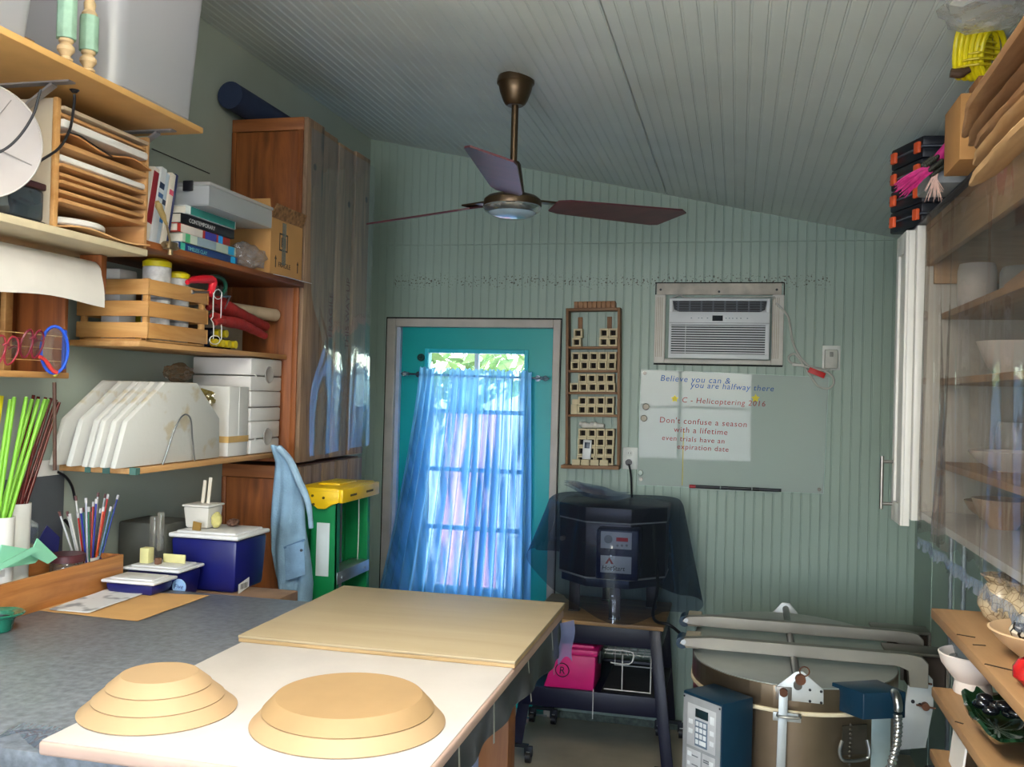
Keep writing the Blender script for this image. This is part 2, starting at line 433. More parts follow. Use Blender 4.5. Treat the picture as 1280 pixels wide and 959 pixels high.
mb = MB(); y0, y1 = YB+.03, YB+.072; lx0, lx1 = -1.769, -.936
for (a, b_, c_, d_) in ((lx0, gx0, .0125, 1.9915), (gx1, lx1, .0125, 1.9915), (gx0, gx1, gz1, 1.9915), (gx0, gx1, .012, gz0)): mb.box(a, b_, y0, y1, c_, d_)
leaf = struct('door_leaf', mb, M_TEAL, fr)
mb = MB(); w = .022
for (a, b_, c_, d_) in ((gx0-w, gx0, gz0-w, gz1+w), (gx1, gx1+w, gz0-w, gz1+w), (gx0, gx1, gz1, gz1+w), (gx0, gx1, gz0-w, gz0)): mb.box(a, b_, y0-.012, y0-.0005, c_, d_, .004)
struct('glass_frame', mb, mat('teal_moulding', '#27b3c4', .3, var=.04), fr)
mb = MB(); xm = (gx0+gx1)/2; mb.box(xm-.011, xm+.011, y0+.006, y1-.006, gz0, gz1, .003)
for k in (1, 2, 3): z = gz0+(gz1-gz0)*k/4; mb.box(gx0, gx1, y0+.007, y1-.007, z-.011, z+.011, .003)
struct('muntin', mb, mat('muntin_white', '#c8d4dc', .4), fr)
mb = MB(); mb.box(gx0, gx1, y0+.018, y0+.022, gz0, gz1)
struct('glass_pane', mb, film('door_glass', '#f4fbfb', .03, .02), fr)
mb = MB(); p = ony(526.5, 447, y0); mb.cyl(p, p+Vector((0, -.012, 0)), .021, .019, 24); mb.cyl(p+Vector((0, -.012, 0)), p+Vector((0, -.018, 0)), .008, .006, 16)
struct('deadbolt', mb, mat('dark_bronze', '#2b4a48', .4, .8), fr)
mb = MB(); mb.box(-1.80, -.912, YB-.02, YB+.14, -.005, .012, .003); struct('door_threshold', mb, mat('aluminium_sill', '#9aa0a0', .4, .9), fr)

M_PATIO = mat('patio_concrete', '#cfc7c4', .9, var=.1, vs=3)
mb = MB(); mb.box(-14, 14, YB+.14, 30, -.22, -.1); struct('ground_outside', mb, M_PATIO)
M_LEAF = mat('leaf_green', '#7f9e58', .6, var=.35, vs=9); M_LEAF2 = mat('leaf_deep', '#5f8048', .6, var=.3, vs=9); M_BARK = mat('bark', '#6c5a46', .9, bump=.4, bs=20)
def tree(lbl, x, y, h, rad, m, seed, n=520):
    rnd = random.Random(seed); t = thing('garden_tree', lbl, 'tree', (x, y, -.1), group=None)
    mb = MB(); mb.tube([(x, y, -.1), (x+.05, y, h*.4), (x-.03, y+.05, h*.75)], [.09, .07, .04], 8); part('trunk', mb, M_BARK, t)
    mb = MB()
    for i in range(n):
        a, b_ = rnd.uniform(0, 2*PI), math.acos(rnd.uniform(-1, 1)); r = rad*rnd.uniform(.45, 1)
        c = Vector((x+r*math.sin(b_)*math.cos(a), y+r*math.sin(b_)*math.sin(a)*.7, h*.68+r*math.cos(b_)*.75))
        s = rnd.uniform(.07, .16); ax = Vector((rnd.uniform(-1,1), rnd.uniform(-1,1), rnd.uniform(-1,1))).normalized(); o = ax.orthogonal().normalized(); o2 = ax.cross(o)
        mb._add([c-o*s, c+o2*s*.4, c+o*s, c-o2*s*.4+ax*.01], [(0,1,2,3)])
    part('foliage', mb, m, t, smooth=False)
tree('pale green tree seen through the top door pane, nearer the hinge edge', -3.1, 9.0, 3.0, 1.1, M_LEAF, 1)
tree('darker green tree seen through the top door pane beside the lock edge', -1.2, 10.9, 3.1, 1.2, M_LEAF2, 2)
tree('tall pale tree behind the two trees outside the door', -2.6, 12.5, 4.2, 1.7, M_LEAF, 3)
# pink rendered garden wall with a pale cap
mb = MB()
for (a, b_) in ((-3.2, -2.62), (-2.34, -1.9), (-1.55, -.6)): mb.box(a, b_, 7.4, 7.55, -.1, 1.5, .01)
wl = solo('garden_screen', 'pink rendered garden screen in three bays seen through the curtain', 'garden screen', mb, mat('pink_render', '#e29aa6', .9, var=.1))
# pale blue planter outside (shows through the thin cloth)
mb = MB(); mb.lathe([(0, 0), (.16, 0), (.22, .35), (.23, .36), (.2, .36), (.15, .05), (0, .05)], (-2.55, 6.4, -.1)); solo('garden_planter', 'pale planter standing on the concrete outside the door', 'planter', mb, mat('planter_glaze', '#b9c4d4', .3))

# ------------------------------------------------------------------ curtain and rod
rodp, rodq = ony(511, 467.5, 4.735), ony(676, 473, 4.735)
t = thing('curtain_rod', 'thin metal curtain rod with clear glass finials across the teal door', 'curtain rod', ((rodp+rodq)/2))
mb = MB(); mb.cyl(rodp, rodq, .006, n=12); part('rod', mb, mat('rod_steel', '#7f8b98', .25, .9), t)
for e, s in ((rodp, -1), (rodq, 1)):
    d = (rodq-rodp).normalized()*s; mb = MB(); mb.cyl(e, e+d*.012, .010, n=12)
    M = Matrix(((0,0,d.x,e.x+d.x*.02),(1,0,d.y,e.y+d.y*.02),(0,1,d.z,e.z+d.z*.02),(0,0,0,1)))
    mb.lathe([(0, -.012), (.012, -.006), (.016, .004), (.010, .016), (0, .026)], n=10, M=M); part('finial', mb, mat('finial_glass', '#8fa7b4', .08, .0, trans=.6), t)
    f = e-d*.03; mb = MB(); mb.cyl(f, (f.x, YB+.028, f.z), .005, n=8); mb.cyl((f.x, YB+.022, f.z), (f.x, YB+.0285, f.z), .016, n=14); part('bracket', mb, mat('rod_steel', '#7f8b98', .25, .9), t)
def curt(u, v):
    # u across, v 0 top .. 1 bottom
    z = rodp.z+(rodq.z-rodp.z)*u+.034 - v*1.62
    vv = max(0, (v-.02)/.98)
    xl = ony(524, 466, 4.735).x - .29*vv**1.25; xr = ony(666, 470, 4.735).x + .035*vv
    uu = u+.010*math.sin(u*23+1)
    x = xl+(xr-xl)*uu
    amp = .012+.024*min(1, vv*3)
    f = math.sin(u*2*PI*15+1.6*math.sin(u*9)+.5*math.sin(vv*3+u*6))
    g = math.sin(u*2*PI*34+2)
    y = 4.712 + f*amp + g*.004*(1-vv) - .05*vv*(1-u)**2*0
    if v < .03: x += .004*g; z += .006*math.sin(u*2*PI*24)*(1 if v < .01 else .2); y = 4.716+.010*f
    return (x, y, z)
mb = MB(); mb.grid(curt, 300, 26)
m = bpy.data.materials.new('sheer_voile'); m.use_nodes = True; nt = m.node_tree; nt.nodes.clear()
o_ = nt.nodes.new('ShaderNodeOutputMaterial'); tr_ = nt.nodes.new('ShaderNodeBsdfTransparent'); tr_.inputs[0].default_value = lin('#cdeafb')
tl_ = nt.nodes.new('ShaderNodeBsdfTranslucent'); tl_.inputs[0].default_value = lin('#9ad2f2'); df_ = nt.nodes.new('ShaderNodeBsdfDiffuse'); df_.inputs[0].default_value = lin('#9ad4f0')
a_ = nt.nodes.new('ShaderNodeMixShader'); a_.inputs[0].default_value = .35
nt.links.new(tl_.outputs[0], a_.inputs[1]); nt.links.new(df_.outputs[0], a_.inputs[2])
lw_ = nt.nodes.new('ShaderNodeLayerWeight'); lw_.inputs[0].default_value = .45
mm_ = nt.nodes.new('ShaderNodeMath'); mm_.operation = 'MULTIPLY_ADD'; mm_.inputs[1].default_value = .55; mm_.inputs[2].default_value = .38; mm_.use_clamp = True
nt.links.new(lw_.outputs['Facing'], mm_.inputs[0])
vv_ = _coords(nt, (1, 0, .05)); nz_ = nt.nodes.new('ShaderNodeTexNoise'); nz_.inputs['Scale'].default_value = 34; nz_.inputs['Detail'].default_value = 3; nt.links.new(vv_, nz_.inputs['Vector'])
rp_ = nt.nodes.new('ShaderNodeValToRGB'); rp_.color_ramp.elements[0].position = .40; rp_.color_ramp.elements[1].position = .58; rp_.color_ramp.elements[0].color = (-.0, 0, 0, 1); rp_.color_ramp.elements[1].color = (.4, .4, .4, 1)
nt.links.new(nz_.outputs['Fac'], rp_.inputs['Fac']); nt.links.new(rp_.outputs['Color'], mm_.inputs[2])
ad_ = nt.nodes.new('ShaderNodeMath'); ad_.operation = 'ADD'; ad_.inputs[1].default_value = .46; ad_.use_clamp = True; nt.links.new(mm_.outputs[0], ad_.inputs[0]); mm_ = ad_
b_ = nt.nodes.new('ShaderNodeMixShader'); nt.links.new(mm_.outputs[0], b_.inputs[0]); nt.links.new(tr_.outputs[0], b_.inputs[1]); nt.links.new(a_.outputs[0], b_.inputs[2])
nt.links.new(b_.outputs[0], o_.inputs[0])
solo('door_curtain', 'sheer light blue gathered curtain hanging from the rod on the teal door', 'curtain', mb, m, ang=180)
# ================================================================== STORAGE WALL (shelves, crates)
M_PLY = wood('plywood_warm', '#ac7a44', '#c99c66', 'y', 1, .55)
M_PLYX = wood('plywood_warm_x', '#a67444', '#c29664', 'x', 1, .55)
M_MDF = mat('shelf_board_tan', '#d6a564', .55, var=.06)
M_PINE = wood('pine_slat', '#a9743c', '#cb9c60', 'x', 1.2, .5, knots=1.2)
M_PINEY = wood('pine_slat_y', '#a9743c', '#cb9c60', 'y', 1.2, .5, knots=1.2)
M_RED = wood('red_cedar_z', '#5f3015', '#9c5a2a', 'z', 1, .5, knots=.8)
M_REDY = wood('red_cedar_y', '#55290f', '#8e5126', 'y', 1, .5)
M_GREYW = wood('weathered_board', '#6b5340', '#a5876a', 'z', 1.3, .7, knots=.7)
M_WHITE = mat('white_plastic', '#dedcd8', .4, var=.04)
M_STEEL = mat('steel', '#a8abac', .28, 1, var=.08)
M_BLACK = mat('black_plastic', '#15151a', .4)
M_WIRE = mat('white_wire', '#d9d8d4', .35)

def plank(name, lbl, x0, x1, y0, y1, z0, z1, m, cat='shelf', tape=None, bev=.003):
    t = thing(name, lbl, cat, ((x0+x1)/2, (y0+y1)/2, z0))
    mb = MB(); mb.box(x0, x1, y0, y1, z0, z1, bev); part('board', mb, m, t)
    if tape:
        for (a, b) in tape:
            mb = MB(); mb.box(a, b, y0-.0012, y0+.02, z0-.0012, z1+.0012); part('tape', mb, mat('teal_tape', '#4a6f68', .6), t, label='teal tape patch on the shelf end')
    return t
def bracket(t, y, xb, xf, z, drop=.2):
    mb = MB(); mb.box(xb, xf, y-.012, y+.012, z-.004, z); mb.bar((xb+.004, y, z-drop), (xf-.05, y, z-.006), .02, .006, up=(1,0,1)); mb.box(xb, xb+.004, y-.012, y+.012, z-drop-.02, z)
    return part('bracket', mb, mat('bracket_grey', '#9a9594', .45, .4), t, label='grey folded metal bracket')
up = plank('wall_shelf', 'thick tan board shelf under the big clear totes, topmost on its wall', XL+.001, -1.5, .75, 2.4, 2.366, 2.383, M_MDF)
bracket(up, 1.93, XL+.001, -1.56, 2.366, .24); bracket(up, 2.348, XL+.001, -1.56, 2.366, .24)
s2 = plank('wall_shelf', 'cream painted shelf carrying the slotted rack and the round white dish', XL+.001, -1.6, .75, 2.303, 2.002, 2.0215, mat('cream_paint', '#d5c6a6', .6, var=.08))
bk = plank('wall_shelf', 'dark red-brown wooden shelf carrying the books and cardboard boxes', XL+.001, -1.635, 2.335, 3.343, 2.036, 2.056, M_REDY)
cs = plank('wall_shelf', 'thin plywood shelf carrying the slatted crate and the red gloves', XL+.001, -1.70, 2.42, 3.343, 1.758, 1.775, M_PLY)
ls = plank('wall_shelf', 'low plywood shelf with teal tape on its end, carrying the half octagon boards', XL+.001, -1.70, 2.42, 3.343, 1.384, 1.402, M_PLY, tape=((-1.87, -1.85), (-1.81, -1.785), (-1.72, -1.699)))
# ---- on the top shelf
M_TOTE = film('tote_frosted', '#f4f4f8', .10, .25, .62, '#efeff4')
def tote(lbl, x0, x1, y0, y1, z0, h, tap=.03):
    t = thing('storage_tote', lbl, 'storage bin', ((x0+x1)/2, (y0+y1)/2, z0))
    def ring(k, z):
        a, b, c, d, r = x0+k, x1-k, y0+k, y1-k, .05; out = []
        for (cx, cy, s) in ((b-r, d-r, 0), (a+r, d-r, 90), (a+r, c+r, 180), (b-r, c+r, 270)):
            for i in range(6): an = math.radians(s+i*18); out.append((cx+r*math.cos(an), cy+r*math.sin(an), z))
        return out
    mb = MB(); n = 24
    levels = [ring(tap+.01, z0+.002), ring(tap, z0+.012), ring(tap*.5, z0+h*.5), ring(0, z0+h), ring(-.012, z0+h), ring(-.012, z0+h+.012)]
    V = [[mb.bm.verts.new(p) for p in L] for L in levels]
    for A, B in zip(V, V[1:]):
        for i in range(n): mb.bm.faces.new((A[i], A[(i+1) % n], B[(i+1) % n], B[i]))
    mb.bm.faces.new(V[0][::-1]); part('tub', mb, M_TOTE, t)
    mb = MB(); A = [mb.bm.verts.new(p) for p in ring(-.014, z0+h+.013)]; B = [mb.bm.verts.new(p) for p in ring(-.014, z0+h+.03)]
    for i in range(n): mb.bm.faces.new((A[i], A[(i+1) % n], B[(i+1) % n], B[i]))
    mb.bm.faces.new(B); mb.bm.faces.new(A[::-1]); part('lid', mb, mat('tote_lid', '#b9bcc6', .4), t)
    return t
tote('large frosted storage tote filling the far end of the top shelf', -1.93, -1.492, 2.0, 2.412, 2.3835, .47, .026)
tote('smaller whitish storage tote on the near end of the top shelf', -1.93, -1.50, 1.22, 1.80, 2.3835, .42)
M_SAGE = mat('sage_paint_worn', '#8fb09a', .6, var=.25, vs=22); M_TURN = mat('bare_turned_wood', '#c9ad84', .6, var=.2, vs=30)
def baluster(lbl, px, top):
    p = onz(px[0], px[1], 2.384); x = min(p.x, -1.521); y = p.y*x/p.x; z = 2.3835
    t = thing('turned_baluster', lbl, 'baluster', (x, y, z))
    mb = MB(); mb.lathe([(0, 0), (.010, 0), (.016, .004), (.016, .008), (.011, .012), (.013, .018), (.019, .026), (.019, .034), (.012, .042), (.016, .046), (.016, .052)], (0, 0, 0), 20); part('turned_foot', mb, M_TURN, t, local=True)
    mb = MB(); w = .021; mb.prism([(-w, -w*.4), (-w*.4, -w), (w*.4, -w), (w, -w*.4), (w, w*.4), (w*.4, w), (-w*.4, w), (-w, w*.4)], 'z', .052, top, .002); part('square_shaft', mb, M_SAGE, t, local=True)
    mb = MB(); mb.lathe([(.016, top), (.018, top+.006), (.012, top+.015), (.014, top+.03), (.008, top+.045), (0, top+.045)], (0, 0, 0), 20); part('turned_neck', mb, M_TURN, t, local=True)
baluster('sage green turned table leg beside the small whitish tote', (82, 73), .17)
baluster('shorter sage green turned leg close to the large frosted tote', (110, 82), .135)
p = onz(98, 66, 2.384); mb = MB(); mb.box(-1.62, -1.59, p.y-.05, p.y+.03, 2.3835, 2.43, .002); solo('wood_offcut', 'rough wood offcut behind the two sage turned legs', 'wood block', mb, mat('offcut', '#8d6a48', .7, var=.2))

# ---- rack of boards
t = thing('slotted_board_rack', 'wooden slotted rack full of pottery boards on the cream shelf', 'rack', (-1.74, 2.14, 2.0225))
RX0, RX1, RY0, RY1 = -1.87, -1.62, 1.955, 2.325
mb = MB(); mb.box(RX0, RX1-.0125, RY0, RY0+.014, 2.0225, 2.338, .002); part('side_panel', mb, mat('panel_greige', '#b3a797', .6, var=.05), t, label='greyish painted side panel')
mb = MB(); mb.box(RX1-.012, RX1, RY0-.001, RY0+.015, 2.0225, 2.339, .002); part('front_strip', mb, M_PLY, t)
mb = MB(); mb.box(RX0, RX1, RY1-.014, RY1, 2.0225, 2.338, .002); part('side_panel', mb, M_PLYX, t)
mb = MB(); mb.box(RX0, RX0+.008, RY0+.014, RY1-.014, 2.0225, 2.338); part('back_panel', mb, M_PLYX, t)
mb = MB()
M_BD = wood('ware_board', '#9c6a3b', '#c09260', 'y', 1.6, .6)
def zat(y): return onx(125, y, -1.62).z
kinds = [(155, 'dusty grey-brown board, topmost in the slotted rack', '#b9a68e', .010, 0), (163, 'wooden board second from the top of the slotted rack', None, .008, 0),
         (173, 'thick white plaster slab near the top of the slotted rack', '#e6e3e0', .022, 1), (186, 'curled brown paper-covered board below the upper white slab in the rack', '#b07d4c', .006, 2),
         (199, 'thick wooden board in the middle of the slotted rack, under the curled board', None, .013, 0), (214, 'long white plaster slab in the middle of the slotted rack', '#e6e3e0', .017, 1),
         (223, 'wooden board directly under the long white slab in the rack', None, .009, 0), (234, 'round-edged wooden board with a small dark hook mark in the rack', None, .011, 1),
         (243, 'wooden board between the two round-edged boards in the rack', None, .009, 0), (254, 'round-edged wooden board with a dark hole at one end in the rack', None, .011, 1), (265, 'wooden board over the round white disc in the rack', None, .010, 0)]
for i, (y, lbl, c, th, k) in enumerate(kinds):
    z = zat(y); mb = MB()
    m_ = mat('slab_'+c[1:], c, .6, var=.06) if c else M_BD
    if k == 2:
        mb.grid(lambda u, v: (-1.86+.262*v, RY0+.02+(RY1-RY0-.04)*u, z+.008*math.sin(u*9+1)*v-.006*v), 24, 6); mb.thicken(.004)
    else:
        mb.box(-1.86, -1.612-(.006 if i % 2 else 0), RY0+.0155, RY1-.0155, z-th/2, z+th/2, .006 if k else .002)
    solo('pottery_board', lbl, 'board', mb, m_, 'boards in the slotted rack')
mb = MB(); c = onx(118, 281, -1.72); mb.lathe([(0, 0), (.115, 0), (.12, .004), (.12, .014), (.116, .018), (0, .018)], (-1.735, 2.10, zat(287)-.004), 40)
solo('plaster_disc', 'round white plaster disc in the bottom of the slotted rack', 'plaster disc', mb, M_WHITE)
mb = MB(); mb.grid(lambda u, v: (-1.85+.255*v, RY0+.03+(RY1-RY0-.05)*u, 2.0325+.005*math.sin(u*7)*v), 20, 5); mb.thicken(.004)
solo('brown_paper', 'brown paper sheet lying flat in the bottom of the slotted rack', 'paper', mb, mat('brown_paper', '#c79a68', .8, var=.1))
# round dish, canister and cable beside the rack
c = ony(-27, 175, 1.70); n_ = (CAM-c).normalized(); a_ = n_.orthogonal().normalized(); b2 = n_.cross(a_)
M = Matrix(((a_.x, b2.x, n_.x, c.x), (a_.y, b2.y, n_.y, c.y), (a_.z, b2.z, n_.z, c.z), (0, 0, 0, 1)))
t = thing('round_dish', 'large round white dish propped on edge on the cream shelf', 'dish', (c.x, c.y, 2.022))
r_ = .1235
mb = MB(); mb.lathe([(0, -.02), (.02, -.02), (r_*.6, -.012), (r_*.97, 0), (r_, .002), (r_, -.002), (r_*.6, -.018), (0, -.026)], n=64, M=M); part('dish', mb, mat('dish_white', '#98918f', .45, var=.05), t)
mb = MB(); mb.lathe([(r_*.985, .001), (r_*1.0, .004), (r_*1.012, .001), (r_, -.003)], n=64, M=M); part('rim', mb, mat('dish_rim', '#c4bfbd', .35), t)
mb = MB()
for k in range(4):
    an = .7+k*PI/2.3; q = M @ Vector((r_*.9*math.cos(an), r_*.9*math.sin(an), -.0015)); mb.tube([M @ Vector((0, 0, -.0195)), q], .0012, 5)
part('rib', mb, mat('dish_line', '#7d7876', .5), t)
t = thing('square_canister', 'dark clear square canister between the round dish and the slotted rack', 'canister', (-1.7, 1.88, 2.0225))
mb = MB(); mb.box(-1.77, -1.63, 1.825, 1.935, 2.03, 2.105, .008); part('jar', mb, film('smoke_plastic', '#93a0ac', .2, .1, .45, '#5d6a76'), t)
mb = MB(); mb.box(-1.773, -1.627, 1.822, 1.938, 2.0225, 2.03, .003); part('base', mb, M_BLACK, t)
mb = MB(); mb.box(-1.773, -1.627, 1.822, 1.938, 2.105, 2.122, .004); part('lid', mb, mat('maroon_lid', '#3c2226', .4), t)
t = thing('hanging_cable', 'black cable looping in front of the slotted rack from the shelf underside', 'cable', (-1.6, 1.95, 2.35))
mb = MB(); P = [(93, 118, 2.0), (93, 127, 2.0), (90, 150, 2.0), (86, 165, 1.97), (74, 185, 1.9), (52, 200, 1.8), (40, 207, 1.75)]
mb.tube([onx(a, b, -1.6) for a, b, _ in P], .0035, 8); part('wire', mb, M_BLACK, t)
mb = MB(); mb.tube([onx(a, b, -1.598) for a, b in ((88, 166), (100, 170), (112, 178), (140, 196))], .002, 6); part('wire', mb, M_BLACK, t)
mb = MB(); q = onx(93, 116, -1.6); mb.cyl(q, (q.x, q.y, 2.365), .006, .012, 12); part('hook', mb, M_BLACK, t)
def ondish(a, b, k=.975): r2 = ray(a, b); return CAM+r2*((c-CAM).dot(n_)/r2.dot(n_)*k)
mb = MB(); mb.tube([ondish(-4, 192), ondish(10, 184), ondish(22, 173), ondish(34, 157), ondish(43, 140), ondish(48, 122), ondish(51, 112)], .003, 8)
solo('hanging_cable', 'black cord curving across the face of the round white dish', 'cord', mb, M_BLACK)

# ---- paper roll under the cream shelf
t = thing('paper_roll_shelf_mount', 'white paper roll with its sheet hanging, under the cream shelf', 'paper roll', (-1.72, 1.9, 1.9))
ax, az = -1.74, 1.945
yr = onx(113, 330, ax).y
mb = MB(); mb.cyl((ax, 1.0, az), (ax, yr, az), .036, n=32); part('roll', mb, mat('roll_paper', '#d9d3cc', .7, var=.03), t)
def sheet(u, v):
    if v < .5: an = PI*.75-v*2*PI*.75; x = ax+.038*math.cos(an); z = az+.038*math.sin(an)
    else: k = (v-.5)*2; x = ax+.038+.012*k+.004*math.sin(k*3); z = az-.085*k+(.006*math.sin(u*17)*k*k)
    return (x, 1.0+(yr-1.0-.002)*u, z)
mb = MB(); mb.grid(sheet, 30, 20); mb.thicken(.0008); part('hanging_sheet', mb, mat('paper_white', '#e4dfd9', .7, var=.03), t)
mb = MB(); mb.box(-1.78, -1.71, yr+.006, yr+.03, 1.895, 2.001, .002); mb.cyl((ax, yr-.002, az), (ax, yr+.008, az), .012, n=16); part('end_bracket', mb, M_RED, t)

# ---- wooden wall box with safety glasses
bx0, bx1 = XL+.001, -1.80; pr_ = onx(83, 473, bx1); yb = pr_.y; zb = pr_.z; zt = onx(83, 358, bx1).z
t = thing('wooden_wall_box_shelf', 'shallow open pine box on the wall with safety glasses in it', 'wall box', ((bx0+bx1)/2, yb-.3, zb))
mb = MB(); mb.box(bx0, bx0+.012, 1.2, yb, zb, zt, .001); part('back_panel', mb, M_RED, t)
mb = MB(); mb.box(bx0, bx1, yb-.014, yb, zb, zt, .002); part('end_panel', mb, M_RED, t)
mb = MB(); mb.box(bx0, bx1+.02, 1.2, yb-.0145, zb-.001, zb+.015, .002); part('bottom_ledge', mb, M_PINEY, t)
for y in (yb-.16, yb-.06, yb-.28):
    mb = MB(); mb.box(bx0+.0125, bx0+.03, y-.014, y+.014, zb+.016, zt, .002); part('batten', mb, M_PINE, t)
for k in (0, 1, 2):
    mb = MB(); z = zb+.045+k*.034; mb.cyl((bx1+.004, 1.3, z), (bx1+.004, yb-.001, z), .0012, n=6); part('elastic_string', mb, mat('string', '#d8b070', .7), t)
def goggles(lbl, cp, col, w, tilt, name='safety_glasses'):
    """wrap lens, rims, side arm; cp = pixel centre"""
    p = onx(cp[0], cp[1], -1.765); t = thing(name, lbl, 'safety glasses', (p.x, p.y, zb+.0155))
    mf = mat('goggle_'+col[1:], col, .3); ml = film('goggle_lens', '#f1ecec', .22, .05, .08, '#c9d6d6')
    h = .07
    for s in (-1, 1):
        cy, zz = p.y+s*w*.26, p.z
        mb = MB(); ring = [(p.x+.012*math.cos(a)*s*0+.008*math.sin(a*1), cy+w*.25*math.cos(a), zz+h*.5*math.sin(a)*(1-.15*math.cos(a)*s)) for a in [2*PI*i/20 for i in range(20)]]
        mb.tube(ring, .0028, 6, closed=True, sm=1); part('rim', mb, mf, t)
        mb = MB(); V = [mb.bm.verts.new(q) for q in ring]; c0 = mb.bm.verts.new((p.x+.006, cy, zz))
        for i in range(20): mb.bm.faces.new((V[i], V[(i+1) % 20], c0))
        part('lens', mb, ml, t)
        mb = MB(); mb.tube([(p.x, p.y+s*w*.5, zz+.01), (p.x-.012, p.y+s*w*.495, zz+.012), (p.x-.026, p.y+s*w*.48, zz+.004)], .0026, 6); part('arm', mb, mf, t)
    mb = MB(); mb.tube([(p.x+.002, p.y-.012, p.z+.012), (p.x+.008, p.y, p.z+.018), (p.x+.002, p.y+.012, p.z+.012)], .003, 6); part('nose_bridge', mb, mf, t)
goggles('pink-red rimmed safety glasses nearest the picture edge in the wall box', (6, 438), '#9c2f3c', .085, 0)
goggles('maroon rimmed safety glasses between the pink-red and the blue pair', (40, 430), '#7a1f33', .076, 0)
p = onx(62, 437, -1.755); t = thing('safety_goggles', 'bright blue rimmed goggles at the end of the wall box', 'safety glasses', (p.x, p.y, zb+.0155))
mfb = mat('goggle_blue', '#1d4fc4', .3)
ring = [(p.x+.02*math.cos(a), p.y+.018+.026*math.cos(a), p.z+.062*math.sin(a)) for a in [2*PI*i/24 for i in range(24)]]
mb = MB(); mb.tube(ring, .0042, 7, closed=True, sm=1); part('rim', mb, mfb, t)
mb = MB(); V = [mb.bm.verts.new(q) for q in ring]; c0 = mb.bm.verts.new((p.x+.02, p.y+.03, p.z))
for i in range(24): mb.bm.faces.new((V[i], V[(i+1) % 24], c0))
part('lens', mb, film('goggle_lens', '#f1ecec', .22, .05, .08, '#c9d6d6'), t)
mb = MB(); mb.box(p.x+.002, p.x+.012, p.y+.040, p.y+.052, p.z-.05, p.z+.055, .004); part('side_shield', mb, mfb, t)
mb = MB(); mb.tube([(p.x-.004, p.y-.03, p.z-.02), (p.x-.002, p.y-.01, p.z-.03), (p.x+.004, p.y+.01, p.z-.055), (p.x+.01, p.y+.02, p.z-.06)], .005, 7); part('red_strap', mb, mat('strap_red', '#c43a34', .5), t)
t = thing('hanging_dowel', 'thin dark brown dowel with a yellow ball end below the wall box', 'dowel', onx(68, 590, -1.79))
a_, b2 = onx(68, 478, -1.785), onx(68.5, 588, -1.785)
mb = MB(); mb.cyl(a_, b2, .005, n=10); part('rod', mb, mat('dowel_brown', '#4b3228', .5), t)
mb = MB(); mb.ball(onx(67, 467, -1.785), .0105, 14); part('ball_end', mb, mat('ball_yellow', '#cfc24e', .35), t)

# ---- standing books, stacked books
def book(lbl, col, w, h, d, pages='#e2dccf', M=None, loc=None, group=None, txt=None, tcol='#f2f0ea', blocks=()):
    """local: spine on +x face, width w along y, height h along z, depth d along -x"""
    t = thing('book', lbl, 'book', loc, M=M, group=group)
    mc = mat('book_'+col[1:], col, .4, var=.08)
    mb = MB(); mb.box(-.003, 0, 0, w, 0, h, .001); mb.box(-d, -.002, 0, .002, 0, h); mb.box(-d, -.002, w-.002, w, 0, h); part('cover', mb, mc, t, local=True)
    mb = MB(); mb.box(-d+.004, -.0035, .0024, w-.0024, .003, h-.003); part('pages', mb, mat('pages', pages, .8, var=.08, vs=60), t, local=True)
    for (z0, z1, c) in blocks:
        mb = MB(); mb.box(-.001, .0006, .001, w-.001, z0*h, z1*h); part('spine_panel', mb, mat('panel_'+c[1:], c, .4), t, local=True)
    if txt:
        mb = MB(); Mt = Matrix(((0, 0, 1, .0009), (1, 0, 0, 0), (0, 1, 0, 0), (0, 0, 0, 1))) @ TR(w*.5, h*.08, 0) @ RZ(90) @ TR(0, -w*.28, 0)
        mb.merge(text_bm(txt, w*.72, Mt, .0001)); part('spine_lettering', mb, mat('letter_'+tcol[1:], tcol, .5), t, local=True, smooth=False)
    return t
std = [('white book with a dark red spine block, first beside the slotted rack', '#d8d2ca', .027, .225, (( .25, .95, '#8c1f2b'),)), ('white book with blue and black spine markings among the standing books', '#d5d8de', .025, .232, ((.45, .5, '#20304f'), (.6, .66, '#345'+'98a'), (.72, .8, '#20304f'))),
       ('pale blue standing book with dark bars on its spine', '#b9c6d6', .019, .222, ((.3, .42, '#2f6fae'), (.55, .62, '#26304a'))), ('cream standing book with a pink round mark high on its spine', '#d9cfc2', .022, .226, ((.7, .77, '#c73a5a'),)), ('navy standing book leaning last in the row, by the clear organiser', '#2b3263', .014, .228, ())]
yy = 2.372
for i, (lbl, c, w, h, bl) in enumerate(std):
    book(lbl, c, w, h, .16, M=RX(-11), loc=(-1.665+.004*(i % 2), yy, 2.0575+.004), group='books standing on the red-brown shelf', blocks=bl); yy += w+.0035
stack = [('blue book with teal letters at the bottom of the lying book stack', '#1f3f7c', .026, .34, .2, 'TIMELESS CLAY', '#7fd0c8', ((.02, .09, '#45b5a0'), (.88, .96, '#1c9fd8'))),
         ('cream and green-blue book second from the bottom of the lying stack', '#b7c3b4', .028, .31, .2, None, '#ffffff', ((.04, .12, '#4fae7a'), (.25, .6, '#8fa3b0'), (.84, .96, '#2a98c8'))),
         ('red book with blue spine panel in the middle of the lying stack', '#b53128', .026, .30, .2, None, '#ffffff', ((.05, .45, '#d9cfca'), (.5, .72, '#3c3f9a'), (.76, .85, '#2389cf'))),
         ('black book with white title in the lying stack, under the teal book', '#15151c', .030, .31, .21, 'CONTEMPORARY', '#e8e8e8', ()),
         ('white and teal book on top of the lying stack, under the clear organiser', '#dfe4e4', .026, .29, .2, None, '#ffffff', ((.08, .98, '#2c7f78'),))]
z = 2.0572
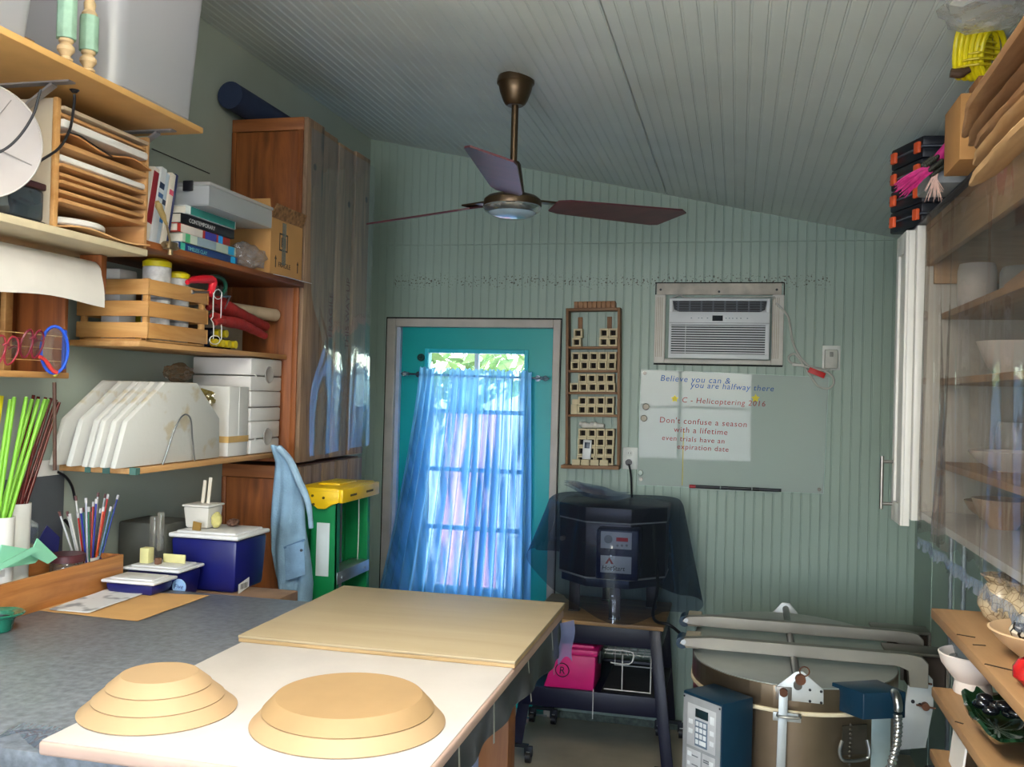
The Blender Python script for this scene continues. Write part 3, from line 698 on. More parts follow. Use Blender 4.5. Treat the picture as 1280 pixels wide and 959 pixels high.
for i, (lbl, c, w, h, d, tx, tc, bl) in enumerate(stack):
    # lie the book down: height h along +y, spine width w along z, spine still facing +x
    off = (0, .012, -.006, .004, .02)[i]
    M = Matrix(((1,0,0,0),(0,0,1,0),(0,1,0,0),(0,0,0,1)))
    M = Matrix(((1,0,0,0),(0,0,1,0),(0,1,0,0),(0,0,0,1))) @ Matrix.Scale(1, 4)
    book(lbl, c, w, h, d, loc=(-1.655+off*.4, 2.535+off, z), M=M, group='books lying in a stack on the red-brown shelf', blocks=bl)
    if tx:
        t_ = bpy.data.objects[[o.name for o in bpy.data.objects if o.get('label') == lbl][0]]
        mb = MB(); mb.merge(text_bm(tx, w*.62, Matrix(((0,0,1,-1.655+off*.4+.0012),(1,0,0,2.535+off+h*.13),(0,1,0,z+w*.26),(0,0,0,1))), .0001)); part('spine_lettering', mb, mat('letter_'+tc[1:], tc, .5), t_, smooth=False)
    z += w+.0012
ztop = z
# clear organiser case
t = thing('organiser_case', 'clear plastic compartment case with a black latch on the book stack', 'organiser case', (-1.7, 2.8, ztop))
M_CLR = film('clear_case', '#f6f9fc', .16, .12, .34, '#ffffff')
oy0, oy1, ox0, ox1 = 2.585, 2.985, -1.86, -1.59
mb = MB(); mb.box(ox0, ox1, oy0, oy1, ztop+.001, ztop+.006, .002)
for (a, b, c, d) in ((ox0, ox0+.003, oy0, oy1), (ox1-.003, ox1, oy0, oy1), (ox0, ox1, oy0, oy0+.003), (ox0, ox1, oy1-.003, oy1)): mb.box(a, b, c, d, ztop+.006, ztop+.062)
part('tray', mb, M_CLR, t)
for k in range(1, 6):
    mb = MB(); y = oy0+(oy1-oy0)*k/6; mb.box(ox0+.004, ox1-.004, y-.001, y+.001, ztop+.007, ztop+.06); part('divider', mb, M_CLR, t)
mb = MB(); mb.box(ox0-.005, ox1+.005, oy0-.005, oy1+.005, ztop+.063, ztop+.075, .005); part('lid', mb, film('clear_lid', '#f6f8fb', .15, .12, .42, '#ffffff'), t)
mb = MB(); mb.box(ox1-.085, ox1-.05, oy0-.012, oy0-.0055, ztop+.045, ztop+.078, .003); part('latch', mb, M_BLACK, t, label='black latch')
# crumpled plastic bag between stack and box
def crumple(lbl, name, c, sc, m, seed, n=3, cat='plastic bag', amp=.35, group=None):
    b = bmesh.new(); bmesh.ops.create_icosphere(b, subdivisions=n, radius=1)
    for v in b.verts:
        q = v.co*2.3+Vector((seed, seed*2, 0)); k = 1+amp*(abs(noise.noise(q))*1.6-.5)+amp*.5*noise.noise(q*2.7)
        v.co = Vector((c[0]+v.co.x*sc[0]*k, c[1]+v.co.y*sc[1]*k, max(c[2]-sc[2]*.96, c[2]+v.co.z*sc[2]*k)))
    mb = MB(); mb.merge(b); return solo(name, lbl, cat, mb, m, group, smooth=False)
M_BAG = film('clear_bag', '#f8f8fa', .22, .12, .16, '#f0f0f4', bump=.6, bs=30)
crumple('crumpled clear plastic bag between the lying books and the cardboard box', 'plastic_bag', (-1.68, 2.985, 2.105), (.055, .085, .048), M_BAG, 3)
# cardboard boxes
M_CARD = mat('cardboard', '#b98a54', .8, var=.07, vs=8); M_CARDI = mat('cardboard_inside', '#c2935c', .8, var=.06)
t = thing('cardboard_box', 'open cardboard box with a raised flap and printed arrows, end of the book shelf', 'box', (-1.75, 3.2, 2.0565))
cx0, cx1, cy0, cy1, cz0, cz1 = -1.90, -1.645, 3.085, 3.335, 2.0568, 2.262
mb = MB(); w = .004
for (a, b, c, d) in ((cx0, cx0+w, cy0, cy1), (cx1-w, cx1, cy0, cy1), (cx0+w, cx1-w, cy0, cy0+w), (cx0+w, cx1-w, cy1-w, cy1)): mb.box(a, b, c, d, cz0, cz1)
mb.box(cx0, cx1, cy0, cy1, cz0, cz0+w); part('body', mb, M_CARD, t)
mb = MB(); mb.hexa([(cx0, cy0-.002, cz1), (cx1, cy0-.002, cz1), (cx1, cy0+.002, cz1), (cx0, cy0+.002, cz1), (cx0, cy0-.018, cz1+.062), (cx1+.002, cy0-.018, cz1+.062), (cx1+.002, cy0-.014, cz1+.062), (cx0, cy0-.014, cz1+.062)]); part('flap', mb, M_CARDI, t)
mb = MB(); mb.hexa([(cx1-.003, cy0, cz1), (cx1+.001, cy0, cz1), (cx1+.001, cy1, cz1), (cx1-.003, cy1, cz1), (cx1+.012, cy0+.01, cz1+.05), (cx1+.016, cy0+.01, cz1+.05), (cx1+.016, cy1+.0, cz1+.05), (cx1+.012, cy1+.0, cz1+.05)]); part('flap', mb, mat('torn_flap', '#8a6440', .9, var=.5, vs=70), t, label='torn dark flap edge')
mb = MB(); xs = cx1+.0006
for y in (3.125, 3.30):
    mb = MB(); mb.box(xs-.0008, xs, y-.003, y+.003, 2.085, 2.115); mb.prism([(y-.008, 2.115), (y+.008, 2.115), (y, 2.13)], 'x', xs-.0008, xs); part('arrow_mark', mb, mat('print_dark', '#3d3226', .8), t, smooth=False)
mb = MB()
for (a, b, c, d) in ((3.15, 3.156, 2.15, 2.215), (3.21, 3.216, 2.15, 2.215), (3.15, 3.216, 2.15, 2.156), (3.15, 3.216, 2.209, 2.215)): mb.box(xs-.0008, xs, a, b, c, d)
for k in range(4): mb.box(xs-.0008, xs, 3.165+k*.011, 3.170+k*.011, 2.165, 2.2)
part('symbol_print', mb, mat('print_dark', '#3d3226', .8), t, smooth=False); mb = MB(); mb.merge(text_bm('FRAGILE', .026, Matrix(((0,0,1,xs),(1,0,0,3.145),(0,1,0,2.09),(0,0,0,1))), .0004)); part('lettering', mb, mat('print_dark', '#3d3226', .8), t, smooth=False)
mb = MB(); mb.box(cx1+.0008, cx1+.0016, 3.17, 3.20, 2.1, 2.255); part('packing_tape', mb, film('tape_clear', '#e8e2d6', .3, .1, .1), t)
mb = MB(); mb.hexa([(-1.64, 3.10, 2.0566), (-1.60, 3.12, 2.050), (-1.60, 3.335, 2.050), (-1.64, 3.335, 2.0566), (-1.64, 3.10, 2.0576), (-1.60, 3.12, 2.051), (-1.60, 3.335, 2.051), (-1.64, 3.335, 2.0576)])
solo('paper_slip', 'white printed paper slip sticking out under the open cardboard box', 'paper', mb, mat('slip', '#d8dae2', .7, var=.15, vs=60))
t = thing('rolled_mat_tool', 'short navy roll with red ends lying in the open cardboard box', 'roll', (-1.66, 3.2, 2.24))
q0, q1 = onx(347, 284, -1.665), onx(386, 282, -1.665); q0.z = q1.z = 2.2825; q1.y = min(q1.y, 3.325)
q0.x = q1.x = -1.72
mb = MB(); mb.cyl(q0, q1, .02, n=24); part('body', mb, mat('navy_foam', '#1d2136', .7), t)
mb = MB(); d = (q1-q0).normalized(); mb.cyl(q1, q1+d*.006, .018, n=24); part('end_cap', mb, mat('cap_red', '#a3202a', .5), t); mb = MB(); mb.cyl(q0-d*.006, q0, .018, n=24); part('end_cap', mb, mat('cap_red', '#a3202a', .5), t)

# ---- slatted crate with canisters
CX0, CX1, CY0, CY1, CZ0 = -1.932, -1.69, 2.44, 2.766, 1.776
t = thing('slatted_crate', 'small pine slatted crate on the thin plywood shelf', 'crate', ((CX0+CX1)/2, (CY0+CY1)/2, CZ0))
for k in range(3):
    z0 = CZ0+.008+k*.064; z1 = z0+.046
    for (a, b, c, d, m_) in ((CX0, CX1, CY0, CY0+.007, M_PINE), (CX0, CX1, CY1-.007, CY1, M_PINE), (CX1-.007, CX1, CY0+.0075, CY1-.0075, M_PINEY), (CX0, CX0+.007, CY0+.0075, CY1-.0075, M_PINEY)):
        mb = MB(); mb.box(a, b, c, d, z0, z1, .002); part('slat', mb, m_, t)
for (x, y) in ((CX0+.016, CY0+.016), (CX1-.016, CY0+.016), (CX0+.016, CY1-.016), (CX1-.016, CY1-.016)):
    mb = MB(); mb.box(x-.008, x+.008, y-.008, y+.008, CZ0+.001, CZ0+.185, .001); part('corner_post', mb, M_PINE, t)
mb = MB(); mb.box(CX0+.008, CX1-.008, CY0+.008, CY1-.008, CZ0, CZ0+.006); part('base', mb, M_PINE, t)
def canister(lbl, x, y, z0, r, h):
    t = thing('label_canister', lbl, 'canister', (x, y, z0))
    mb = MB(); mb.lathe([(0, 0), (r*.96, 0), (r, .004), (r, h*.895), (r*.95, h*.90), (0, h*.90)], n=28); part('can', mb, mat('can_label', '#c9c8c6', .45, var=.25, vs=45), t, local=True)
    mb = MB(); mb.lathe([(r*.98, h*.90), (r*1.02, h*.905), (r*1.02, h*.965), (r*.7, h), (0, h)], n=28); part('lid', mb, mat('lid_yellow', '#e2d21c', .4), t, local=True)
    mb = MB()
    for k in range(5): mb.lathe([(r*1.003, h*(.16+k*.11)), (r*1.008, h*(.17+k*.11)), (r*1.003, h*(.19+k*.11))], n=28)
    part('label_print', mb, mat('print_grey', '#8f8f90', .6), t, local=True)
canister('white labelled canister with domed yellow lid, in the slatted crate beside the shelf end', -1.745, 2.56, CZ0+.0065, .042, .250)
canister('shorter white labelled canister with yellow lid, in the slatted crate behind the domed one', -1.745, 2.668, CZ0+.0065, .038, .225)
mb = MB(); mb.box(-1.895, -1.83, 2.50, 2.585, CZ0+.0065, CZ0+.222, .006); solo('white_carton', 'plain white carton standing in the slatted crate', 'carton', mb, M_WHITE)
mb = MB(); mb.box(-1.90, -1.795, 2.62, 2.735, CZ0+.0065, CZ0+.12, .01); solo('yellow_tub', 'yellow tub seen between the slats of the crate', 'tub', mb, mat('tub_yellow', '#b8a91e', .4))
# decorating tool standing in front of the books
t = thing('hanging_handle_tool', 'wooden-handled brass tool in front of the standing books', 'tool', onx(212, 300, -1.6))
P = lambda a, b, x=-1.615: onx(a, b, x)
mb = MB(); a_, b2 = P(196, 252), P(208, 280); d = (b2-a_).normalized(); mb.tube([a_, a_+d*.012, a_+d*.035, b2], [.007, .0105, .009, .005], 12, sm=3); part('handle', mb, mat('olive_wood', '#9a8454', .5, var=.15), t)
mb = MB(); mb.cyl(P(208, 279), P(213, 304), .0032, n=10); part('shaft', mb, mat('brass_worn', '#8d7a5c', .4, .8), t)
mb = MB(); q = P(213, 306); mb.box(q.x-.012, q.x+.012, q.y-.022, q.y+.022, q.z-.014, q.z+.008, .003); mb.cyl((q.x, q.y-.036, q.z-.004), (q.x, q.y-.02, q.z-.004), .007, n=12); mb.cyl((q.x, q.y+.02, q.z-.004), (q.x, q.y+.04, q.z-.004), .004, n=12); mb.cyl((q.x, q.y, q.z-.03), (q.x, q.y, q.z-.012), .008, n=12)
part('clamp_head', mb, mat('brass_worn', '#8d7a5c', .4, .8), t)

# ---- clamps, gloves, bottles on the thin shelf
M_REDP = mat('clamp_red', '#c8202f', .35); M_GRNP = mat('clamp_green', '#23604f', .35)
def cframe(mb, pts, w=.014, th=.012):
    for a, b in zip(pts, pts[1:]): mb.bar(a, b, th, w, up=(1, 0, 0), bev=.003)
t = thing('hanging_clamp', 'red steel clamp with bright screw over the end of the slatted crate', 'clamp', onx(250, 372, -1.69))
xx = -1.69; P = lambda a, b, x=xx: onx(a, b, x)
mb = MB(); pts = [P(234, 353), P(242, 350), P(258, 349), P(266, 351), P(265, 360), P(262, 369)]
mb.tube(pts, [.008, .012, .014, .014, .014, .012, .011], 10, sm=3); part('frame', mb, M_REDP, t)
mb = MB(); mb.cyl(P(240, 365), P(268, 365.5), .004, n=10); mb.cyl(P(239, 364.8), P(241, 365), .007, n=12); part('screw', mb, M_STEEL, t)
t = thing('hanging_clamp', 'green spring clamp behind the red one over the crate end', 'clamp', onx(275, 372, -1.73))
mb = MB(); pts = [onx(a, b, -1.73) for a, b in ((262, 346), (272, 346), (280, 351), (282, 360), (277, 368))]; mb.tube(pts, .007, 10); part('frame', mb, M_GRNP, t)
mb = MB(); q = onx(276, 357, -1.73); mb.cyl(q, q+Vector((.004, -.02, -.03)), .004, n=8); part('jaw', mb, M_STEEL, t)
t = thing('hanging_wire_hook', 'white bent wire hanger hooked from the red clamp down to the shelf edge', 'wire hook', onx(272, 428, -1.69))
xw = -1.672
for (dx) in (0, 10):
    mb = MB(); mb.tube([onx(a+dx, b+dx*.1, xw) for a, b in ((267, 366), (266.5, 380), (266, 396), (263.5, 399), (266.5, 404), (267, 415), (266.5, 424))], .0016, 6, sm=2); part('wire_rod', mb, M_WIRE, t)
for (cx_, cy_, rx_, ry_) in ((272.5, 368, 5, 6), (268.5, 425, 6.5, 5.5)):
    mb = MB(); mb.tube([onx(cx_+rx_*math.cos(a), cy_+ry_*math.sin(a), xw) for a in [2*PI*i/14 for i in range(14)]], .0016, 6, closed=True, sm=1); part('wire_ring', mb, M_WIRE, t)
t = thing('hanging_bar_clamp', 'small steel thumb screw behind the white wire hanger', 'clamp', onx(284, 385, -1.70))
mb = MB(); mb.cyl(onx(278, 370.5, -1.69), onx(288, 370.5, -1.69), .0032, n=8); mb.cyl(onx(287, 372, -1.69), onx(281, 386, -1.69), .0028, n=8); part('screw', mb, M_STEEL, t)
# bottles with yellow caps, lying in a row
for i, (px, py) in enumerate(((282, 420), (292, 421), (303, 423), (316, 426), (284, 404), (298, 407))):
    row2 = i >= 4; q = onx(px, py, -1.735 if not row2 else -1.80)
    z0 = 1.7757+.019+(0 if not row2 else .0)
    y_ = (2.855, 2.897, 2.939, 2.981, 2.87, 2.92)[i]
    x_ = -1.745 if not row2 else -1.745
    z0 = 1.7757+.0185 if not row2 else 1.7757+.0185+.034
    if row2: y_ = (2.876, 2.918)[i-4]
    t = thing('glaze_bottle', ['small dark bottle with yellow cap lying on the thin shelf, first by the wire hanger', 'small dark yellow-capped bottle lying second from the wire hanger', 'small dark yellow-capped bottle lying third from the wire hanger', 'small dark yellow-capped bottle lying last under the red gloves', 'dark yellow-capped bottle in the upper layer, nearer the crate', 'dark yellow-capped bottle in the upper layer, deeper under the gloves'][i], 'bottle', (x_, y_, z0-.0183), group='yellow capped bottles on the thin shelf')
    mb = MB(); mb.cyl((x_-.07, y_, z0), (x_+.008, y_, z0), .018, n=18); mb.cyl((x_+.008, y_, z0), (x_+.016, y_, z0), .018, .012, n=18); part('bottle', mb, mat('bottle_dark', '#131a2c', .25), t)
    mb = MB(); mb.cyl((x_+.016, y_, z0), (x_+.034, y_, z0), .013, n=16); part('cap', mb, mat('cap_yellow', '#c9b31c', .4), t)
def glove(lbl, P, r, seed, fingers):
    t = thing('work_glove', lbl, 'glove', P[len(P)//2])
    mr = mat('glove_red', '#8f1f1c', .75, var=.25, vs=25, bump=.3, bs=60)
    mb = MB(); mb.tube(P, r, 12, sm=5)
    for f in fingers: mb.tube(f, [.013, .014, .012, .008], 9, sm=3)
    part('glove', mb, mr, t)
g0 = [onx(a, b, -1.735) for a, b in ((260, 381), (272, 384), (284, 391), (300, 399), (318, 407), (332, 412))]
glove('dark red glove draped over the yellow capped bottles, the upper of two', [g+Vector((0, 0, .012)) for g in g0], [.018, .026, .03, .029, .026, .024, .021, .018], 1, [[g0[1], g0[0]+Vector((0, -.015, .015)), g0[0]+Vector((0, -.03, .0))], [g0[1], g0[0]+Vector((.015, -.01, -.005)), g0[0]+Vector((.02, -.03, -.015))]])
g1 = [onx(a, b, -1.69) for a, b in ((270, 399), (283, 402), (300, 405), (318, 413), (331, 420))]
glove('dark red glove lying lower, its cuff drooping to the shelf end', g1, [.012, .018, .02, .019, .017, .015, .013], 2, [[g1[1], g1[0]+Vector((.005, -.02, .008)), g1[0]+Vector((.005, -.035, .0))], [g1[1], g1[0]+Vector((.012, -.012, -.008)), g1[0]+Vector((.012, -.03, -.014))]])
mb = MB(); a_, b2 = onx(300, 368, -1.78), onx(351, 369.5, -1.70); b2.y = min(b2.y, 3.33); mb.cyl((-1.80, 2.98, 1.927), (-1.745, 3.325, 1.927), .024, n=24)
solo('hanging_cardboard_tube', 'pale tan cardboard tube lying on the grey box under the book shelf', 'tube', mb, mat('tube_tan', '#b9a58a', .7))
mb = MB(); mb.box(-1.95, -1.775, 2.955, 3.14, 1.7757, 1.9025, .004); solo('grey_carton', 'dull grey-brown carton behind the red gloves', 'box', mb, mat('carton_grey', '#857a6c', .8, var=.08))

# ---- half octagon kiln shelves and wire book-end on the low shelf
M_KS = mat('kiln_shelf_white', '#c9c8c3', .75, var=.07, vs=12, bump=.08, bs=60); 
M_KS.node_tree.nodes['Color Ramp'].color_ramp.elements[0].color = lin('#c2b79f'); M_KS.node_tree.nodes['Color Ramp'].color_ramp.elements[0].position = .34; M_KS.node_tree.nodes['Color Ramp'].color_ramp.elements[1].position = .42
names = ['nearest to the wire end', 'second from the wire end', 'third from the wire end', 'fourth from the wire end', 'second to last, close to the wall', 'last, against the wall']
hx = [-1.726, -1.765, -1.797, -1.825, -1.872, -1.935]
for i, x in enumerate(hx):
    y0 = 2.350+.006*(i % 2); L = .555-.008*i; h = .252; c = .19
    poly = [(y0, 0), (y0+L, 0), (y0+L-.03, .135), (y0+L-c, h), (y0+c, h), (y0+.03, .135)]
    mb = MB(); mb.prism(poly, 'x', -.009, .009, .003)
    M = TR(x, 0, 1.4055) @ RY(6)
    mb.xf(M); solo('kiln_shelf_plate', 'off-white half octagon kiln plate, '+names[i], 'kiln plate', mb, M_KS, 'half octagon plates on the low shelf')
t = thing('wire_bookend', 'arched grey wire end holding the half octagon plates upright', 'wire bookend', onx(222, 583, -1.698))
xb = -1.7005
mb = MB(); q = [onx(a, b, xb) for a, b in ((203, 582), (206, 570), (213, 540), (219, 524), (226, 518), (233, 524), (237, 545), (243, 577))]
for k in (0, -1): q[k].z = 1.405
for v in q: v.x = -1.700+.11*(v.z-1.405)
mb.tube(q, .0026, 8); part('wire_arch', mb, mat('grey_wire', '#83878a', .35, .8), t)
# white moulded cases with round finger holes
def foam_case(lbl, y0, y1, z0, z1, hole=True, x0=-1.95, x1=-1.712):
    t = thing('white_case', lbl, 'case', ((x0+x1)/2, (y0+y1)/2, z0)); zm = z0+(z1-z0)*.46
    mw = mat('case_white', '#d8d5d2', .5, var=.03)
    mb = MB(); mb.box(x0, x1, y0, y1, z0, zm-.0015, .006); part('lower_shell', mb, mw, t)
    mb = MB(); mb.box(x0, x1, y0, y1, zm+.0015, z1, .006); part('upper_shell', mb, mw, t)
    if hole:
        yc = y0+(y1-y0)*.56; mb = MB(); M = Matrix(((0,0,1,x1),(1,0,0,yc),(0,1,0,zm+.006),(0,0,0,1)))
        mb.lathe([(.032, .001), (.031, .0035), (.027, .0035), (.023, .0016), (0, .0012)], n=36, M=Matrix(M)); mb.lathe([(.031, .0015), (.027, .0035), (.024, .001), (0, .0008)], n=36, M=M) if False else None
        part('finger_hole', mb, mat('hole_grey', '#a29e9a', .5), t)
        mb = MB(); mb.cyl((x1, y0+.03, zm), (x1+.004, y0+.03, zm), .005, n=12); part('catch', mb, M_WHITE, t)
    return t
foam_case('white moulded case with round finger hole, lowest of three by the crate', 3.105, 3.325, 1.4035, 1.522)
foam_case('plain white case in the middle of the three by the crate', 3.10, 3.328, 1.5235, 1.633, hole=False)
foam_case('white moulded case with round finger hole, topmost of three, under the thin shelf', 3.095, 3.33, 1.6345, 1.7535)
t = thing('white_box', 'white box with a tan paper band standing beside the moulded cases', 'box', (-1.80, 3.04, 1.4035))
mb = MB(); mb.box(-1.87, -1.715, 2.955, 3.088, 1.4035, 1.648, .003); part('carton', mb, mat('box_white', '#dcdad6', .55, var=.03), t)
mb = MB(); mb.box(-1.872, -1.713, 2.953, 3.0905, 1.452, 1.474); part('band', mb, mat('band_tan', '#c9a468', .7), t, label='tan paper band')
mb = MB(); mb.box(-1.7145, -1.7132, 3.02, 3.024, 1.476, 1.646); part('seam_strip', mb, mat('strip_white', '#f0efec', .5), t)
crumple('clear bag of yellow-green pieces hanging over the half octagon plates', 'hanging_plastic_bag', (-1.80, 2.915, 1.60), (.05, .03, .04), film('bag_yellow', '#e9e2b0', .22, .08, .45, '#b9a860', bump=.4, bs=30), 5)
crumple('crumpled clear wrapping behind the half octagon plates', 'hanging_plastic_wrap', (-1.90, 2.93, 1.69), (.035, .075, .035), film('wrap_tan', '#e6d9c8', .25, .08, .3, '#b79c80', bump=.5, bs=30), 8)

# ---- the two stacked wooden crates, rolled mat on top, clear sheet over their front
def wood_crate(lbl, x0, x1, y0, y1, z0, z1, gaps, cover=True):
    t = thing('tall_wooden_crate', lbl, 'crate', ((x0+x1)/2, (y0+y1)/2, z0))
    mb = MB(); mb.box(x0+.02, x1-.024, y0, y0+.014, z0, z1-.052, .002); part('side_panel', mb, M_RED, t)
    mb = MB(); mb.box(x0, x1, y0-.004, y0+.014, z1-.05, z1, .003); part('top_rail', mb, wood('red_rail', '#6a3618', '#a8693a', 'x', 1, .5), t)
    mb = MB(); mb.box(x0, x0+.019, y0-.004, y0+.016, z0, z1-.0505, .002); part('corner_post', mb, M_RED, t)
    mb = MB(); mb.box(x1-.0235, x1-.001, y0-.004, y0+.016, z0, z1-.0505, .002); part('corner_post', mb, M_RED, t)
    mb = MB(); mb.box(x0, x1-.02, y1-.014, y1, z0, z1, .002); part('side_panel', mb, M_RED, t)
    mb = MB(); mb.box(x0, x0+.012, y0+.0145, y1-.0145, z0, z1, .001); part('back_panel', mb, M_RED, t)
    mb = MB(); mb.box(x0+.0125, x1-.022, y0+.0145, y1-.0145, z0, z0+.014); part('bottom', mb, M_REDY, t)
    if cover: mb = MB(); mb.box(x0+.0125, x1-.022, y0+.0145, y1-.0145, z1-.014, z1); part('top', mb, M_REDY, t)
    for k, (a, b, dz) in enumerate(gaps):
        mb = MB(); mb.box(x1-.019 if k else x1-.0005, x1 if k else x1+.018, a, b, z0+.0, z1+dz, .003); part('front_board', mb, M_GREYW, t)
    return t
c1 = wood_crate('tall reddish wooden crate with grey front boards, upper of two stacked', XL+.003, -1.66, 3.352, 4.03, 1.36, 2.70, ((3.352, 3.50, 0), (3.515, 3.67, 0), (3.69, 3.84, -.01), (3.87, 4.03, .0)))
c2 = wood_crate('reddish wooden crate below the tall one, its boards showing over the ladder', XL+.003, -1.66, 3.352, 4.03, .0, 1.345, ((3.352, 3.47, -.003), (3.48, 3.60, -.003), (3.61, 3.73, -.003), (3.74, 3.87, -.003), (3.88, 4.03, -.003)))
mb = MB(); tx = -1.6408
mb.merge(text_bm('THIS WAY UP', .05, Matrix(((0, 0, 1, tx), (0, -1, 0, 3.79), (1, 0, 0, 1.82), (0, 0, 0, 1))), .0003)); mb.merge(text_bm('FRAGILE', .05, Matrix(((0, 0, 1, tx), (0, -1, 0, 3.62), (1, 0, 0, 1.86), (0, 0, 0, 1))), .0003))
part('stencil', mb, mat('stencil_red', '#6f2f2a', .8), c1, smooth=False, label='faded red stencilled lettering')
mb = MB()
for (y, z) in ((3.42, 2.52), (3.95, 2.5), (3.76, 2.44)): mb.ball((-1.6415, y, z), .014, 10, (.08, 1, 1))
part('knot', mb, mat('knot_dark', '#3a2f2c', .8), c1)
mb = MB(); yq = 3.30
for y_, r_ in ((3.25, .052),): mb.cyl((-1.905, 3.22, 2.755), (-1.905, 3.95, 2.755), .052, n=36)
solo('rolled_mat', 'rolled navy mat lying on top of the tall crate', 'rolled mat', mb, mat('navy_mat', '#24324f', .8, var=.12))
# the sheet: hangs from the crate's top front edge, pulled out and creased near its lower near corner
ZT, ZBt = 2.66, 1.385
def sheetp(u, v):
    z = ZT-(ZT-ZBt)*v
    y = 3.36+.66*u
    x = -1.632+.004*math.sin(u*9+v*4)+.004*math.sin(u*21+v*2)*v
    k = math.exp(-((u-.04)/.22)**2-((v-.66)/.10)**2)
    x += .075*k+.03*v*v*(1-u)*1.0+.012*max(0, math.sin(u*16+v*5))*v*v
    y -= .045*k+(.03*v*v*(1-u))*0
    return (x, y, z+(.012*u if v > .98 else 0))
mb = MB(); mb.grid(sheetp, 44, 70)
solo('hanging_plastic_sheet', 'clear creased plastic sheet hanging over the front of the tall crate', 'plastic sheet', mb, film('clear_sheet', '#f4f6fa', .06, .09, .05, '#c4d2e8', bump=.35, bs=7, fr=.2), ang=180)

# ---- denim shirt hanging from the low shelf's corner
M_DEN = mat('denim_faded', '#7f9fb8', .85, var=.2, vs=10, bump=.3, bs=180); M_DEND = mat('denim_seam', '#4f6f8f', .85, var=.15)
Yd = 3.262
xl_ = {0: 346, .1: 352, .25: 350, .45: 348, .65: 348, .8: 352, 1: 362}
xr_ = {0: 356, .1: 372, .25: 384, .35: 387, .5: 389, .7: 394, .85: 396, 1: 394}
def interp(d, v):
    ks = sorted(d)
    for a, b in zip(ks, ks[1:]):
        if a <= v <= b: return d[a]+(d[b]-d[a])*(v-a)/(b-a)
    return d[ks[-1]]
def den(u, v):
    py = 556+v*200; a, b = interp(xl_, v), interp(xr_, v); q = ony(a, py, Yd-.03); r = ony(b, py, Yd-.03)
    an = u*2*PI; w = (r.x-q.x)/2; cx_ = (r.x+q.x)/2
    f = 1+.10*math.sin(an*5+v*6)*min(1, v*4)+.06*math.sin(an*9+v*11)
    return (cx_+w*math.cos(an), Yd-.075+(.045*f)*math.sin(an)*min(1, .35+v*2)+.012*math.sin(an*4+v*8)*v, q.z+.006*math.sin(an*3)*(1 if v > .97 else .3))
t = thing('hanging_denim_shirt', 'faded denim shirt hanging from the corner of the low shelf', 'shirt', ony(370, 755, Yd-.06))
mb = MB(); mb.grid(den, 56, 40, closed_u=True); part('cloth', mb, M_DEN, t, ang=70)
def dpt(px, py, off=.128): q = ony(px, py, Yd-off); return q
mb = MB(); mb.grid(lambda u, v: tuple(ony(356+24*u+2*v, 684+ -8*u+42*v, Yd-.126-.006*math.sin(u*3.1))), 6, 8); mb.thicken(.004); part('pocket', mb, M_DEND if False else mat('denim_pocket', '#7595b2', .85, var=.2, vs=14, bump=.3, bs=180), t)
mb = MB(); mb.bar(dpt(355, 685, .130), dpt(381, 675, .130), .004, .008); part('pocket_edge', mb, M_DEND, t)
mb = MB(); q = dpt(377, 688, .132); mb.cyl(q, q+Vector((0, -.004, 0)), .005, n=12); part('button', mb, mat('stud', '#4a4f57', .4, .6), t)
mb = MB(); mb.tube([dpt(349, 560, .1), dpt(362, 575, .115), dpt(374, 602, .125), dpt(385, 628, .125), dpt(389, 660, .11)], [.012, .013, .013, .011, .009], 10); part('collar_band', mb, mat('denim_light', '#93b0c6', .85, var=.15, bump=.3, bs=180), t)

# ---- green step ladder
M_GRN = mat('fibreglass_green', '#0d7a44', .4, var=.08); M_YEL = mat('ladder_yellow', '#e8bd12', .4, var=.05); M_ALU = mat('ladder_alu', '#aab2b8', .35, .8)
t = thing('step_ladder', 'folded green step ladder with a yellow top cap, before the teal door', 'step ladder', (-1.55, 3.47, 0))
LXf, LY0, LY1, LZ = -1.452, 3.292, 3.62, 1.245
def channel(y, s, x0t, x0b, w, m, nm='rail'):
    mb = MB(); zt = LZ
    for (o0, o1, d0, d1) in ((0, w, 0, .004), (0, .006, 0, .026), (w-.006, w, 0, .026)):
        mb.hexa([(x0b-w+o0, y+s*d0, 0), (x0b-w+o1, y+s*d0, 0), (x0b-w+o1, y+s*d1, 0), (x0b-w+o0, y+s*d1, 0), (x0t-w+o0, y+s*d0, zt), (x0t-w+o1, y+s*d0, zt), (x0t-w+o1, y+s*d1, zt), (x0t-w+o0, y+s*d1, zt)])
    return part(nm, mb, m, t, smooth=False)
channel(LY0, 1, LXf, LXf+.02, .11, M_GRN); channel(LY1, -1, LXf, LXf+.02, .11, M_GRN)
channel(LY0+.03, 1, LXf-.116, LXf-.106, .04, M_GRN, 'rear_rail'); channel(LY1-.03, -1, LXf-.116, LXf-.106, .04, M_GRN, 'rear_rail')
for k in range(3):
    z = LZ-.285-k*.30; xo = LXf+.02*(1-z/LZ); mb = MB(); mb.box(xo-.075, xo+.002, LY0+.007, LY1-.007, z-.004, z, .002); mb.box(xo-.002, xo+.002, LY0+.007, LY1-.007, z-.045, z-.003, .001)
    for y in (LY0+.05, LY1-.05): mb.cyl((xo+.002, y, z-.025), (xo+.005, y, z-.025), .005, n=10)
    part('step', mb, M_ALU, t)
mb = MB(); x0, x1 = LXf-.165, LXf+.016; zc = LZ
mb.box(x0, x1, LY0-.018, LY1+.018, zc+.0015, zc+.034, .01)
prof = [(x0, zc+.02), (x1, zc+.02), (x1, zc-.02), (x1-.03, zc-.03), (x1-.055, zc-.046), (x1-.085, zc-.046), (x1-.11, zc-.028), (x0, zc-.016)]
